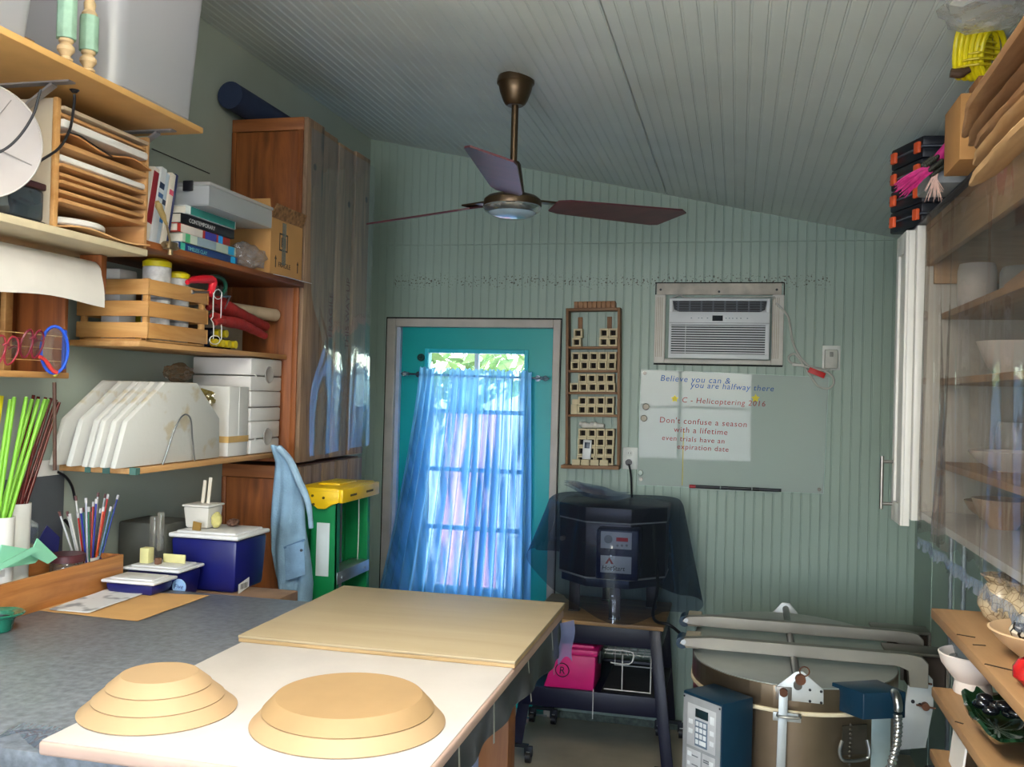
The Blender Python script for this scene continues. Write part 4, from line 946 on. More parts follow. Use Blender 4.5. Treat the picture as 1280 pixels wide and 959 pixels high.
mb.prism(prof, 'y', LY0-.02, LY0-.0015, .002); mb.prism(prof, 'y', LY1+.0015, LY1+.02, .002)
mb.box(x1-.002, x1+.016, LY0-.02, LY1+.02, zc-.022, zc+.03, .004); mb.box(x0+.05, x1-.04, LY0+.08, LY1-.08, zc+.03, zc+.042, .004)
part('top_cap', mb, M_YEL, t)
mb = MB()
for (x, z) in ((x0+.03, zc+.002), (x0+.075, zc+.002), (x0+.12, zc-.004), (x0+.08, zc-.03)): mb.cyl((x, LY0-.0235, z), (x, LY0-.019, z), .005, n=10)
mb.box(x1+.0155, x1+.0175, LY0+.05, LY0+.11, zc-.002, zc+.006); mb.box(x1+.0155, x1+.0175, LY1-.12, LY1-.05, zc-.002, zc+.006)
part('rivet', mb, mat('rivet_dark', '#5c4a12', .5, .4), t)
mb = MB(); mb.box(LXf-.078, LXf-.026, LY0-.0014, LY0-.0002, zc-.30, zc-.10); part('label_sticker', mb, mat('sticker', '#c9d2d2', .5, var=.05), t, label='pale blank sticker on the side rail')
mb = MB(); mb.tube([(LXf-.02, 3.55, LZ-.01), (LXf-.018, 3.553, 1.1), (LXf-.02, 3.556, LZ-.28)], .002, 6); part('pull_cord', mb, M_WIRE, t)
# ================================================================== WORK TABLE
ZT = 1.04
M_GREY = mat('table_vinyl_grey', '#686d75', .36, var=.32, vs=55, bump=.12, bs=90)
t = thing('work_table', 'large work table with dark grey vinyl top and plastic draped side', 'table', (-1.2, 1.92, 0))
TX0, TX1, TY0, TY1 = XL+.002, -.462, 1.335, 2.50
mb = MB(); mb.box(TX0, TX1, TY0, TY1, ZT-.035, ZT, .006); part('table_top', mb, M_GREY, t)
M_LEG = wood('table_leg_wood', '#7a4420', '#a3683a', 'z', 1, .5)
for (x, y) in ((TX0+.05, TY0+.06), (-.53, 1.66), (TX0+.05, TY1-.06), (-.60, TY1-.06)):
    mb = MB(); mb.box(x-.04, x+.04, y-.04, y+.04, 0, ZT-.036, .004); part('leg', mb, M_LEG, t)
mb = MB(); mb.box(TX0+.05, TX1-.10, TY0+.04, TY0+.065, ZT-.13, ZT-.036, .003); part('apron', mb, M_LEG, t)
# plastic drape on the long side with pale tape strips
def drp(u, v):
    y = TY0+(TY1+.06-TY0)*u; zb = .985-.052*u*u
    x = TX1+.004+.006*math.sin(u*31)*v+.004*v
    return (x, y, ZT-.004-(ZT-.004-zb)*v)
mb = MB(); mb.grid(drp, 60, 8); mb.thicken(.002); part('side_drape', mb, mat('drape_dark', '#33383b', .25, var=.35, vs=18), t)
for px in (570, 613, 655, 684):
    u = (onx(px, 880, TX1).y-TY0)/(TY1+.06-TY0); u = max(.02, min(.97, u))
    mb = MB(); mb.grid(lambda a, b, u=u: (drp(u+.006*a, b)[0]+.0022, drp(u+.006*a, b)[1], drp(u, b)[2]-(.02*b)), 2, 8); mb.thicken(.0006); part('tape_strip', mb, mat('tape_pale', '#9a988c', .5), t)
mb = MB(); mb.grid(lambda u, v: (TX1+.006+.03*u+.004*math.sin(v*6), TY1+.03+.05*u, ZT-.01-.115*v+.02*math.sin(u*3.1)*v), 6, 12); part('drape_end', mb, film('drape_blue', '#e2e6ff', .2, .15, .5, '#a8b4ec'), t, label='pale blue loose end of the plastic drape')
# film lying over the near edge with the bright crease
def flm(u, v):
    x = -1.22+.125*u; y = TY0+.003+.10*v
    k = math.exp(-((u-.5-.05*v)/.25)**2)*max(0, 1-v*1.25)
    return (x, y, ZT+.002+.026*k+.003*math.sin(u*40)*math.sin(v*9)*v*0+.0015*math.sin(u*33+v*7)**2)
mb = MB(); mb.grid(flm, 60, 14); solo('clear_film', 'clear plastic film with a raised crease at the near table edge', 'plastic film', mb, film('film_blue', '#f4f8ff', .10, .06, .06, '#8fb4e8', bump=.1, bs=12), ang=180)
# drawers under the near edge
t = thing('drawer_unit', 'pinkish white drawer unit standing under the near table edge', 'drawer unit', (-1.25, 1.58, 0))
mb = MB(); mb.box(-1.62, -.93, 1.43, 1.80, 0, .96, .004); part('carcass', mb, mat('drawer_carcass', '#c9b7aa', .6, var=.08), t)
for k, (a, b) in enumerate(((-1.60, -1.30), (-1.27, -1.13), (-1.10, -.95))):
    mb = MB(); mb.box(a, b, 1.412, 1.429, .76, .945, .003); d = part('drawer', mb, mat('drawer_front', '#d9d2cc' if k != 1 else '#cdb4a4', .5, var=.05), t)
    mb = MB(); mb.box((a+b)/2-.04, (a+b)/2+.04, 1.404, 1.4115, .925, .935, .002); part('pull', mb, M_BLACK, d)
# ---- slab, board, hump moulds
mb = MB(); c = MB()
SX0, SX1, SY0, SY1 = -1.094, -.449, 1.322, 2.552
t = thing('plaster_slab', 'large white plaster slab with pinkish edges on the work table', 'slab', ((SX0+SX1)/2, (SY0+SY1)/2, ZT+.0005))
mb.box(SX0, SX1, SY0, SY1, ZT+.0005, ZT+.0238, .006, 3); part('slab_edge', mb, mat('plaster_pink', '#b3978a', .7, var=.1, vs=9), t)
mb = MB(); mb.box(SX0+.004, SX1-.004, SY0+.004, SY1-.004, ZT+.0232, ZT+.0255, .001); part('slab_face', mb, mat('plaster_white', '#b7b1ad', .7, var=.07, vs=6, bump=.06, bs=50), t)
mb = MB()
M_BIRCH = wood('birch_ply', '#9c8b6f', '#a9997d', 'x', .5, .5, bump=.03)
t = thing('plywood_board', 'pale square plywood board lying on the far half of the white slab', 'board', (-.77, 2.25, ZT+.026))
mb.box(-1.098, -.4475, 1.96, 2.555, ZT+.026, ZT+.0345); mb.box(-1.098, -.4475, 1.96, 2.555, ZT+.0385, ZT+.041, .0008); part('face_veneer', mb, M_BIRCH, t) if False else None
mb2 = MB(); mb2.box(-1.098, -.4475, 1.96, 2.555, ZT+.0352, ZT+.041, .001); part('upper_sheet', mb2, M_BIRCH, t)
mb2 = MB(); mb2.box(-1.097, -.4485, 1.961, 2.554, ZT+.026, ZT+.035, .001); part('lower_sheet', mb2, wood('ply_core', '#9a7f58', '#b89a6e', 'x', .8, .6), t, label='darker lower sheet')
M_MDFM = mat('mdf_mould', '#a58a69', .6, var=.05, vs=5); M_MDFD = mat('mdf_edge', '#977b57', .65, var=.06)
def mould(lbl, cx, cy, tiers, h):
    """tiers: list of (r, z) rings; a groove is left where the layers meet"""
    t = thing('hump_mould', lbl, 'pottery mould', (cx, cy, ZT+.0262))
    for i in range(len(tiers)-1):
        (r0, z0), (r1, z1) = tiers[i], tiers[i+1]
        mb = MB(); mb.lathe([(0, z0+.0004), (r0, z0+.0004), (r0+.0006, z0+.002), (r1+.0006, z1-.0008), (r1-.001, z1), (0, z1)], n=72); part('layer', mb, M_MDFM if i != 1 or len(tiers) > 3 else M_MDFD, t, local=True, ang=25)
    return t
mould('small tall stepped round mould with three layers, on the white slab', -1.0, 1.512, [(.136, 0), (.113, .0217), (.090, .0433), (.067, .065)], .065)
mould('wide low round mould with a broad flat top, nearer the slab edge', -.651, 1.553, [(.169, 0), (.149, .024), (.128, .049)], .05)

# ---- plank beyond the table, three coolers, odds and ends
t = plank('plank_shelf', 'worn wooden plank just beyond the far table edge', XL+.002, -1.36, 2.515, 2.80, .965, .9985, mat('plank_worn', '#8d6f58', .7, var=.2), cat='plank')
for x in (-1.93, -1.40):
    mb = MB(); mb.box(x-.02, x+.02, 2.64, 2.68, 0, .9645, .003); part('leg', mb, M_LEG, t)
M_NAVY = mat('cooler_navy', '#10155c', .35, var=.06); M_LIDW = mat('cooler_white', '#dcdcdc', .4, var=.03)
def cooler(lbl, x0, x1, y0, y1, z0, zl, zt, tap=.008, ov=.006):
    t = thing('cooler_box', lbl, 'cooler', ((x0+x1)/2, (y0+y1)/2, z0))
    b = bmesh.new(); mbb = MB(); mbb.hexa([(x0+tap, y0+tap, z0), (x1-tap, y0+tap, z0), (x1-tap, y1-tap, z0), (x0+tap, y1-tap, z0), (x0, y0, zl), (x1, y0, zl), (x1, y1, zl), (x0, y1, zl)], .012); part('body', mbb, M_NAVY, t)
    mbb = MB(); mbb.box(x0-ov, x1+ov, y0-ov, y1+ov, zl+.0005, zl+(zt-zl)*.7, .006, 3); mbb.box(x0+.012, x1-.012, y0+.012, y1-.012, zl+(zt-zl)*.6, zt, .004, 3); part('lid', mbb, M_LIDW, t)
    return t
C = cooler('navy cooler with white lid, biggest of three, on the worn plank', -1.745, -1.512, 2.675, 2.875, .9992, 1.165, 1.186)
fx = -1.5115
mb = MB(); q = onx(302, 735, fx); mb.hexa([(fx, q.y-.02, q.z-.016), (fx+.001, q.y-.02, q.z-.016), (fx+.001, q.y+.045, q.z-.004), (fx, q.y+.045, q.z-.004), (fx, q.y-.02, q.z+.014), (fx+.001, q.y-.02, q.z+.014), (fx+.001, q.y+.045, q.z+.026), (fx, q.y+.045, q.z+.026)]); part('price_label', mb, mat('label_white', '#dcdcdc', .5), C)
mb = MB()
for k in range(7): mb.box(fx+.001, fx+.0014, q.y-.008+k*.0065, q.y-.005+k*.0065, q.z-.004, q.z+.013)
part('barcode', mb, mat('ink_black', '#1a1a1a', .6), C, smooth=False)
B_ = cooler('navy cooler with round pale emblem on its face, in front of the biggest', -1.80, -1.617, 2.525, 2.655, .9992, 1.083, 1.098)
q = ony(224, 733.5, 2.524); mb = MB(); mb.cyl((q.x, 2.5245, q.z), (q.x, 2.5225, q.z), .023, n=32); part('emblem', mb, mat('emblem_pale', '#8fb0d8', .4), B_, label='round pale blue emblem')
mb = MB(); mb.merge(text_bm('Five', .02, Matrix(((1,0,0,q.x-.018),(0,0,-1,2.5222),(0,1,0,q.z-.006),(0,0,0,1))), .0003, shear=.2)); part('emblem_lettering', mb, mat('ink_navy', '#1b2b6b', .5), B_, smooth=False)
A_ = cooler('low navy tub with white lid, beside the end of the wooden box', -1.772, -1.61, 2.388, 2.498, ZT+.0006, 1.073, 1.087)
M_PAPY = mat('pale_yellow', '#cfc98e', .6, var=.08)
mb = MB(); q = ony(187, 700, 2.60); mb.box(q.x-.008, q.x+.022, 2.56, 2.59, 1.0985, 1.145, .002); solo('yellow_block', 'upright pale yellow block on the lid of the emblem cooler', 'block', mb, M_PAPY)
mb = MB(); mb.box(-1.72, -1.645, 2.60, 2.606, 1.0985, 1.125, .001); solo('yellow_card', 'long low pale yellow card strip standing on the emblem cooler lid', 'card', mb, M_PAPY)
t = thing('clear_tube', 'tall clear plastic sleeve standing behind the yellow block', 'tube', (-1.76, 2.62, 1.0985))
mb = MB(); mb.box(-1.782, -1.762, 2.615, 2.64, 1.0985, 1.235, .003); part('sleeve', mb, film('sleeve_clear', '#f2f2ee', .15, .1, .35, '#b5b3a8'), t); mb = MB(); mb.box(-1.752, -1.738, 2.61, 2.63, 1.13, 1.25, .002); part('sleeve', mb, film('sleeve_clear', '#f2f2ee', .15, .1, .35, '#b5b3a8'), t)
mb = MB(); mb.box(-1.721, -1.706, 2.555, 2.575, 1.0985, 1.118, .003); solo('brown_stub', 'small brown cork stub on the emblem cooler lid', 'stub', mb, mat('cork', '#6a4a38', .8))
t = thing('white_tub', 'white rectangular tub with two pale sticks, on the big navy cooler', 'tub', (-1.7, 2.78, 1.187))
mb = MB(); mb.hexa([(-1.735, 2.74, 1.187), (-1.655, 2.74, 1.187), (-1.655, 2.82, 1.187), (-1.735, 2.82, 1.187), (-1.742, 2.735, 1.255), (-1.65, 2.735, 1.255), (-1.65, 2.825, 1.255), (-1.742, 2.825, 1.255)], .006); part('tub', mb, mat('tub_white', '#c9c5bd', .5, var=.04), t)
mb = MB(); mb.box(-1.745, -1.647, 2.732, 2.828, 1.2555, 1.262, .002); part('lid', mb, mat('tub_lid', '#d6d3cc', .5), t)
for (x, h) in ((-1.705, .075), (-1.685, .085)):
    mb = MB(); mb.bar((x, 2.79, 1.262), (x+.004, 2.795, 1.262+h), .011, .004, up=(0, 1, 0)); part('stick', mb, mat('stick_pale', '#cfc7b6', .6), t)
crumple('lumpy pale yellow sponge on the white tub edge, big navy cooler', 'sponge', (-1.632, 2.755, 1.215), (.016, .02, .026), mat('sponge_yellow', '#c4bb78', .9, var=.15), 12, cat='sponge', amp=.15)
mb = MB(); mb.hexa([(-1.685, 2.70, 1.1868), (-1.655, 2.695, 1.1868), (-1.654, 2.70, 1.1868), (-1.684, 2.705, 1.1868), (-1.685, 2.704, 1.214), (-1.655, 2.699, 1.21), (-1.654, 2.704, 1.21), (-1.684, 2.709, 1.214)]); solo('brown_card', 'small leaning brown card on the big navy cooler lid', 'card', mb, mat('card_brown', '#8a6a30', .7))
crumple('dark brown lump on the far edge of the big cooler lid', 'brown_lump', (-1.61, 2.82, 1.2), (.02, .025, .013), mat('lump_brown', '#54382a', .8, var=.2), 15, cat='lump', amp=.25)
mb = MB(); mb.box(-1.955, -1.775, 2.70, 2.86, .9992, 1.20, .008); solo('dark_carton', 'dark grey carton against the wall beside the big navy cooler', 'box', mb, mat('carton_dark', '#4a4b46', .7))
# ---- wooden box with its contents
M_OAK = wood('oiled_ply', '#8a4f26', '#c08348', 'y', .7, .4, dist=9)
WB = (-1.958, -1.787, 1.70, 2.499)
t = thing('wooden_tool_box', 'long open oiled-plywood box full of pottery tools, on the table', 'tool box', ((WB[0]+WB[1])/2, 2.1, ZT+.0005))
zw0, zw1 = ZT+.0005, 1.135
for nm, (a, b, c, d) in (('front_panel', (WB[1]-.01, WB[1], WB[2], WB[3])), ('back_panel', (WB[0], WB[0]+.01, WB[2], WB[3])), ('end_panel', (WB[0]+.0105, WB[1]-.0105, WB[3]-.01, WB[3])), ('end_panel', (WB[0]+.0105, WB[1]-.0105, WB[2], WB[2]+.01))):
    mb = MB(); mb.box(a, b, c, d, zw0, zw1, .0015); part(nm, mb, M_OAK, t)
mb = MB(); mb.box(WB[0]+.0105, WB[1]-.0105, WB[2]+.0105, WB[3]-.0105, zw0, zw0+.006); part('bottom', mb, M_OAK, t)
zi = zw0+.0065; xm_ = (WB[0]+WB[1])/2
def pt(px, py, x=xm_): return onx(px, py, x)
# pencils in a white cup
c = pt(122, 690); c.z = zi+.001; c.x = -1.872; c.y = 2.457
t = thing('white_cup', 'small white cup holding the brushes and pencils in the wooden box', 'cup', c); R_ = .0265
mb = MB(); mb.lathe([(0, 0), (R_*.85, 0), (R_, .08), (R_*.94, .08), (R_*.8, .004), (0, .004)], c, 28); part('cup', mb, M_WHITE, t)
cols = ['#dfe2e6', '#d8d6d2', '#33379a', '#d9dadc', '#b02a24', '#35705a',
        '#d8d6d2', '#cfd0e0', '#33379a', '#2c6f74', '#b02a24', '#c24a1e', '#8a1d1d', '#1c1c22', '#4a6a8a', '#d9dadc', '#c2302e', '#2b3c8c', '#dfe2e6', '#35705a']
ORD = 'first second third fourth fifth sixth seventh eighth ninth tenth eleventh twelfth thirteenth fourteenth fifteenth sixteenth seventeenth eighteenth nineteenth twentieth'.split()
rr = random.Random(4)
for i in range(20):
    a = i*2.4; top = Vector((c.x+(-.026, 0, .026)[i % 3], c.y+(-.10+.205*(i/19)), c.z+.20+.055*rr.random())); bot = Vector((c.x+(-.009, 0, .009)[i % 3], c.y+(i-9.5)*.0019, c.z+.0055))
    tk = thing('pencil', '%s pencil in the small white cup, %s counted from the coolers' % ({'#d8d6d2':'white','#cfd0e0':'lilac white','#33379a':'blue','#2c6f74':'teal','#b02a24':'red','#c24a1e':'orange','#8a1d1d':'maroon','#1c1c22':'black','#4a6a8a':'slate blue','#d9dadc':'pale grey','#c2302e':'bright red','#2b3c8c':'navy blue','#dfe2e6':'clear white','#35705a':'dark green'}[cols[i]], ORD[19-i]), 'pencil', bot, group='pencils and brushes in the white cup')
    mb = MB(); mb.cyl(bot, top, .0027, n=8); part('shaft', mb, mat('pencil_'+cols[i][1:], cols[i], .35), tk)
    d = (top-bot).normalized(); mb = MB(); mb.cyl(top, top+d*.014, .004, n=8); part('cap', mb, mat('pencil_cap', '#c9c7c9' if i % 3 else '#5a3a3a', .4) if i % 3 else mat('pencil_cap_dark', '#6b4a4a', .4), tk)
# glass jar with maroon lid
c = pt(96, 690); c.z = zi+.022; c.x = -1.849; c.y = 2.33
t = thing('glass_jar', 'clear glass jar with a dark maroon lid in the wooden box', 'jar', c)
mb = MB(); mb.lathe([(0, 0), (.042, 0), (.046, .006), (.046, .062), (.042, .07)], c, 32); part('jar', mb, film('jar_glass', '#eaf0ee', .12, .04, .2, '#a39a90'), t)
mb = MB(); mb.lathe([(.043, .068), (.049, .07), (.049, .088), (.046, .091), (0, .091)], c, 32); part('lid', mb, mat('lid_maroon', '#4a2429', .4), t)
mb = MB(); mb.box(c.x+.042, c.x+.0475, c.y-.006, c.y+.008, c.z+.042, c.z+.056, .001); part('label', mb, M_WHITE, t)
# white lid disc, mint scrapers, blue card, clear sheet, two white cups with sticks
c = Vector((-1.847, 2.17, zi+.0005)); mb = MB(); mb.lathe([(0, 0), (.045, 0), (.047, .05), (.043, .055), (0, .057)], c, 36); solo('white_tub_round', 'round white lidded tub low in the wooden box beside the mint scrapers', 'tub', mb, M_WHITE)
M_MINT = mat('mint_plastic', '#8fd6b4', .35, var=.05)
def leaf_card(name, lbl, pts, th, m, cat):
    mb = MB(); n = len(pts); nn = (pts[1]-pts[0]).cross(pts[2]-pts[0]).normalized()*th
    A = [mb.bm.verts.new(p) for p in pts]; B = [mb.bm.verts.new(p+nn) for p in pts]
    mb.bm.faces.new(A); mb.bm.faces.new(B[::-1])
    for i in range(n): mb.bm.faces.new((A[i], A[(i+1) % n], B[(i+1) % n], B[i]))
    return solo(name, lbl, cat, mb, m)
leaf_card('plastic_scraper', 'large mint green plastic scraper at the near end of the wooden box', [onx(a, b, x) for a, b, x in ((-4, 712, -1.835), (2, 681, -1.835), (57, 690, -1.845), (44, 704, -1.835))], .003, M_MINT, 'scraper')
leaf_card('plastic_scraper', 'pointed mint green plastic scraper leaning by the blue card', [onx(a, b, x) for a, b, x in ((38, 694, -1.825), (47, 673, -1.825), (72, 697, -1.825), (60, 705, -1.825))], .003, M_MINT, 'scraper')
leaf_card('plastic_scraper', 'long narrow mint green scraper lying across the box near its rim', [onx(a, b, x) for a, b, x in ((-6, 716, -1.808), (-6, 709, -1.808), (41, 684, -1.808), (52, 687, -1.808))], .003, M_MINT, 'scraper')
leaf_card('blue_card', 'dark blue card standing on its corner between the mint scraper and the jar', [onx(a, b, x) for a, b, x in ((48, 676, -1.915), (59, 657, -1.915), (75, 672, -1.915), (72, 694, -1.915))], .002, mat('card_blue', '#1b1f5c', .5), 'card')
leaf_card('clear_card', 'clear plastic sheet standing in front of the dark grey panel', [onx(a, b, x) for a, b, x in ((30, 684, -1.925), (33, 646, -1.925), (48, 655, -1.925), (48, 684, -1.925))], .002, film('card_clear', '#dfe6e6', .2, .05, .2, '#b9c2c2'), 'plastic sheet')
leaf_card('white_eraser', 'small white block at the near end of the wooden box', [onx(a, b, x) for a, b, x in ((0, 722, -1.845), (0, 714, -1.845), (11, 710, -1.845), (16, 719, -1.845))], .02, M_WHITE, 'block')
def cup(lbl, px, ptop, pbot, rpx, x):
    c = onx(px, ptop, x); rr_ = rpx/400; c2 = Vector((c.x, c.y, zi))
    t = thing('tall_white_cup', lbl, 'cup', c2); h = c.z-zi
    mb = MB(); mb.lathe([(0, 0), (rr_*.9, 0), (rr_, h), (rr_*.95, h), (rr_*.85, .004), (0, .004)], c2, 32); part('cup', mb, M_WHITE, t)
    return c2, rr_, h
c1_, r1_, h1_ = cup('tall white cup holding the dark red glazed rods', 22, 629, 0, 14, -1.912)
c2_, r2_, h2_ = cup('white cup holding the lime green rods, nearest the picture edge', 1, 646, 0, 14, -1.875)
M_LIME = mat('lime_rod', '#7cb83a', .3, var=.06); M_DRED = mat('maroon_rod', '#5a1512', .25, var=.1)
tops = [(13, 500), (18, 497), (33, 497), (40, 500), (48, 500), (56, 500), (60, 500)]
for i, (a, b) in enumerate(tops):
    o_ = (-.011, 0, .011)[i % 3]; tp = onx(a, b, -1.875+o_); bt = Vector((c2_.x+o_*.9, c2_.y-.022+.0058*i, zi+h2_-.035))
    tk = thing('lime_rod', 'lime green plastic rod in the white cup, %s from the picture edge' % ORD[i], 'rod', bt, group='lime green rods in the cup'); mb = MB(); mb.cyl(bt, tp, .0053, n=12); part('rod', mb, M_LIME, tk); mb = MB(); d = (tp-bt).normalized(); mb.cyl(tp, tp+d*.0015, .0045, n=12); part('hollow_end', mb, mat('rod_end', '#b8dc8a', .5), tk)
tops = [(42, 494), (48, 496), (57, 497), (64, 498), (70, 500), (74, 503)]
for i, (a, b) in enumerate(tops):
    o_ = (-.009, .0, .009)[i % 3]; tp = onx(a, b, -1.911+o_); bt = Vector((c1_.x+o_, c1_.y-.020+.0058*i, zi+h1_-.035))
    tk = thing('maroon_rod', 'dark red rod in the tall white cup, %s counted from the lime rods' % ORD[i], 'rod', bt, group='dark red rods in the tall cup'); mb = MB(); mb.cyl(bt, tp, .0046, n=12); part('rod', mb, M_DRED, tk)
leaf_card('mounted_yellow_card', 'bright yellow card edge above the lime rods at the picture edge', [onx(a, b, x) for a, b, x in ((-8, 545, -1.90), (-8, 494, -1.90), (5, 495, -1.90), (0, 530, -1.90))], .002, mat('card_yellow', '#e6d420', .5), 'card')
# dark grey panel / cable loop against the wall
t = thing('grey_desk_panel', 'dark grey upright panel box against the wall, behind the wooden box', 'panel', (-1.964, 2.18, ZT+.07))
q0, q1 = onx(37, 600, -1.961), onx(81, 592, -1.961)
mb = MB(); mb.box(-1.967, -1.9605, q0.y-.1, q1.y, 1.03, q1.z, .002); part('panel', mb, mat('panel_grey', '#4d5258', .5, var=.04), t)
mb = MB(); mb.tube([onx(a, b, -1.957) for a, b in ((72, 590), (82, 596), (90, 608), (94, 625))], .004, 8); part('cable', mb, M_BLACK, t)
mb = MB(); mb.tube([onx(a, b, -1.95) for a, b in ((81, 650), (90, 662), (94, 676))], .005, 8); part('cable', mb, M_BLACK, t)
mb = MB(); mb.box(-1.962, -1.958, q0.y+.02, q1.y-.01, q1.z-.001, q1.z+.045, .001); solo('mounted_white_card', 'pale card edge on the wall over the dark grey panel', 'card', mb, M_WHITE)
# ---- papers and green bowl
leafm = mat('kraft_paper', '#c79a62', .75, var=.06)
def flat_sheet(name, lbl, corners, z, m, curl=.0, cat='paper', th=.0006):
    P = [onz(a, b, z) for a, b in corners]
    def fn(u, v):
        p = P[0].lerp(P[1], u).lerp(P[3].lerp(P[2], u), v); k = curl*(abs(2*u-1)**3*.6+.4*math.sin(v*5+u*3)**2)
        return (p.x, p.y, p.z+max(0, k))
    mb = MB(); mb.grid(fn, 16, 12); mb.thicken(th); return solo(name, lbl, cat, mb, m)
flat_sheet('kraft_paper', 'sheet of brown kraft paper on the grey table beside the wooden box', ((36, 762), (172, 777), (262, 745), (120, 737)), ZT+.0013, leafm, .002)
npm, nnt, nb = _new('newsprint'); v_ = _coords(nnt, (1, 1, 1)); br_ = nnt.nodes.new('ShaderNodeTexNoise'); br_.inputs['Scale'].default_value = 14; br_.inputs['Detail'].default_value = 2; nnt.links.new(v_, br_.inputs['Vector'])
ra_ = nnt.nodes.new('ShaderNodeValToRGB'); ra_.color_ramp.elements[0].position = .36; ra_.color_ramp.elements[1].position = .46; ra_.color_ramp.elements[0].color = lin('#8f8f96'); ra_.color_ramp.elements[1].color = lin('#d9d9dc')
nnt.links.new(br_.outputs['Fac'], ra_.inputs['Fac']); nnt.links.new(ra_.outputs['Color'], nb.inputs['Base Color']); nb.inputs['Roughness'].default_value = .8
n1 = flat_sheet('newspaper', 'folded newspaper page lying on the brown kraft paper', ((62, 762), (112, 766), (184, 741), (146, 733)), ZT+.0052, npm, .003, 'newspaper', .0022)
c = onz(-2, 766, 1.085); c.z = ZT+.0006
t = thing('green_bowl', 'dark green glazed bowl with a wide rim on the grey table', 'bowl', c); M_GB = mat('green_glaze', '#1f6f58', .2, var=.2, vs=20, coat=.5)
mb = MB(); mb.lathe([(0, 0), (.028, 0), (.032, .004), (.036, .026), (.040, .034), (.057, .040), (.060, .044), (.056, .046), (.036, .041), (.031, .034), (.026, .01), (0, .007)], c, 44); part('bowl', mb, M_GB, t)
mb = MB(); mb.lathe([(0, .0075), (.0255, .0105), (.030, .033), (.0295, .033), (.025, .012), (0, .009)], c, 36); part('dark_inside', mb, mat('glaze_dark', '#15231f', .3), t, label='dark glazed inside')
# mat and paper on the floor beyond the table
def rug(u, v):
    p = Vector((-1.45+.46*u, 4.3+.42*v, .004)); return (p.x, p.y, .004+.012*noise.noise(Vector((u*5, v*6, 2)))**2+.001)
mm2, nt2, nb2 = _new('patterned_cloth'); v_ = _coords(nt2); vo = nt2.nodes.new('ShaderNodeTexVoronoi'); vo.inputs['Scale'].default_value = 26; nt2.links.new(v_, vo.inputs['Vector'])
ra_ = nt2.nodes.new('ShaderNodeValToRGB'); ra_.color_ramp.elements[0].color = lin('#3f6f88'); ra_.color_ramp.elements[1].color = lin('#b89aa0'); ra_.color_ramp.elements[0].position = .2; ra_.color_ramp.elements[1].position = .6
nt2.links.new(vo.outputs['Distance'], ra_.inputs['Fac']); nt2.links.new(ra_.outputs['Color'], nb2.inputs['Base Color']); nb2.inputs['Roughness'].default_value = .9
mb = MB(); mb.grid(rug, 30, 40); mb.thicken(.006); solo('door_mat', 'blue and pink patterned mat on the floor before the teal door', 'mat', mb, mm2)
mb = MB(); mb.box(-1.22, -.98, 3.9, 4.27, .001, .0035); solo('floor_paper', 'pale lilac paper sheet on the floor beside the table', 'paper', mb, mat('paper_lilac', '#c3c6dc', .7, var=.04))
# ================================================================== BACK WALL
YW = YB-.001
def wz(px, py, y=YW): return ony(px, py, y)
# ---- air conditioner in its sleeve
t = thing('window_air_conditioner', 'white air conditioner in a stained white frame on the green wall', 'air conditioner', (-.105, YW, 1.82))
ax0, ax1, az0, az1 = -.416, .205, 1.822, 2.222
M_ACF = mat('ac_frame', '#cfccc4', .5, var=.1, vs=9); M_AC = mat('ac_white', '#cfd3d6', .4, var=.03); M_SLOT = mat('slot_dark', '#22262c', .6)
bx0_, bx1_ = wz(829, 400, YW).x+.012, wz(968, 400, YW).x-.012
mb = MB(); mb.box(ax0+.006, ax1-.012, YW-.012, YW, 2.165, az1, .002); part('top_board', mb, mat('stained_board', '#b9b2a6', .7, var=.25, vs=14), t, label='stained top board of the frame')
mb = MB(); mb.box(ax0, bx0_, YW-.03, YW, az0, 2.164, .003); part('side_frame', mb, M_ACF, t); mb = MB(); mb.box(bx1_, ax1, YW-.03, YW, az0, 2.164, .003); part('side_frame', mb, M_ACF, t)
mb = MB(); mb.box(bx0_, bx1_, YW-.03, YW, az0, az0+.022, .003); part('bottom_rail', mb, M_ACF, t)
for (a, b) in ((ax0+.02, ax0+.04), (ax1-.04, ax1-.02)):
    mb = MB()
    for k in range(4): mb.box(a+k*.009-.012, a+k*.009-.009, YW-.032, YW-.0295, az0+.03, 2.15)
    part('pleat', mb, mat('pleat_tan', '#a89c88', .6), t)
mb = MB()
for (a, b, c, d) in ((ax0-.004, ax1+.002, az1, az1+.006), (ax0-.002, ax0+.003, az1-.06, az1), (ax1-.002, ax1+.003, az1-.06, az1), (ax0-.002, ax1+.001, az0-.008, az0-.001)): mb.box(a, b, YW-.004, YW, c, d)
part('dark_gap', mb, mat('gap_black', '#141210', .9), t)
mb = MB()
for (a, z) in ((ax0+.025, 2.19), (ax1-.035, 2.19), (-.105, 2.18)): mb.cyl((a, YW-.0145, z), (a, YW-.011, z), .006, n=12)
part('screw_head', mb, M_BLACK, t)
YA = YW-.095
p0, p1 = wz(837, 373, YA), wz(961, 449, YA); x0, x1, z0, z1 = p0.x, p1.x, p1.z-.002, p0.z
mb = MB(); mb.box(x0+.006, x1-.006, YA+.02, YW-.031, z0+.004, z1-.004, .006); part('body', mb, mat('ac_side', '#b9bcbd', .5), t)
H_, W_ = z1-z0, x1-x0
zg = z1-.035; zv = z1-.155*H_/.30*1.0
zin0, zin1 = z1-.155*1.0*H_/.31*.95, z1-.02
def rel(py): return z1-(py-373)/(449-373)*H_
def relx(px): return x0+(px-837)/(961-837)*W_
mb = MB()   # front panel built round its two openings
top0, top1 = rel(376), rel(390); gr0, gr1 = rel(406.5), rel(443)
yy0, yy1 = YA, YA+.019
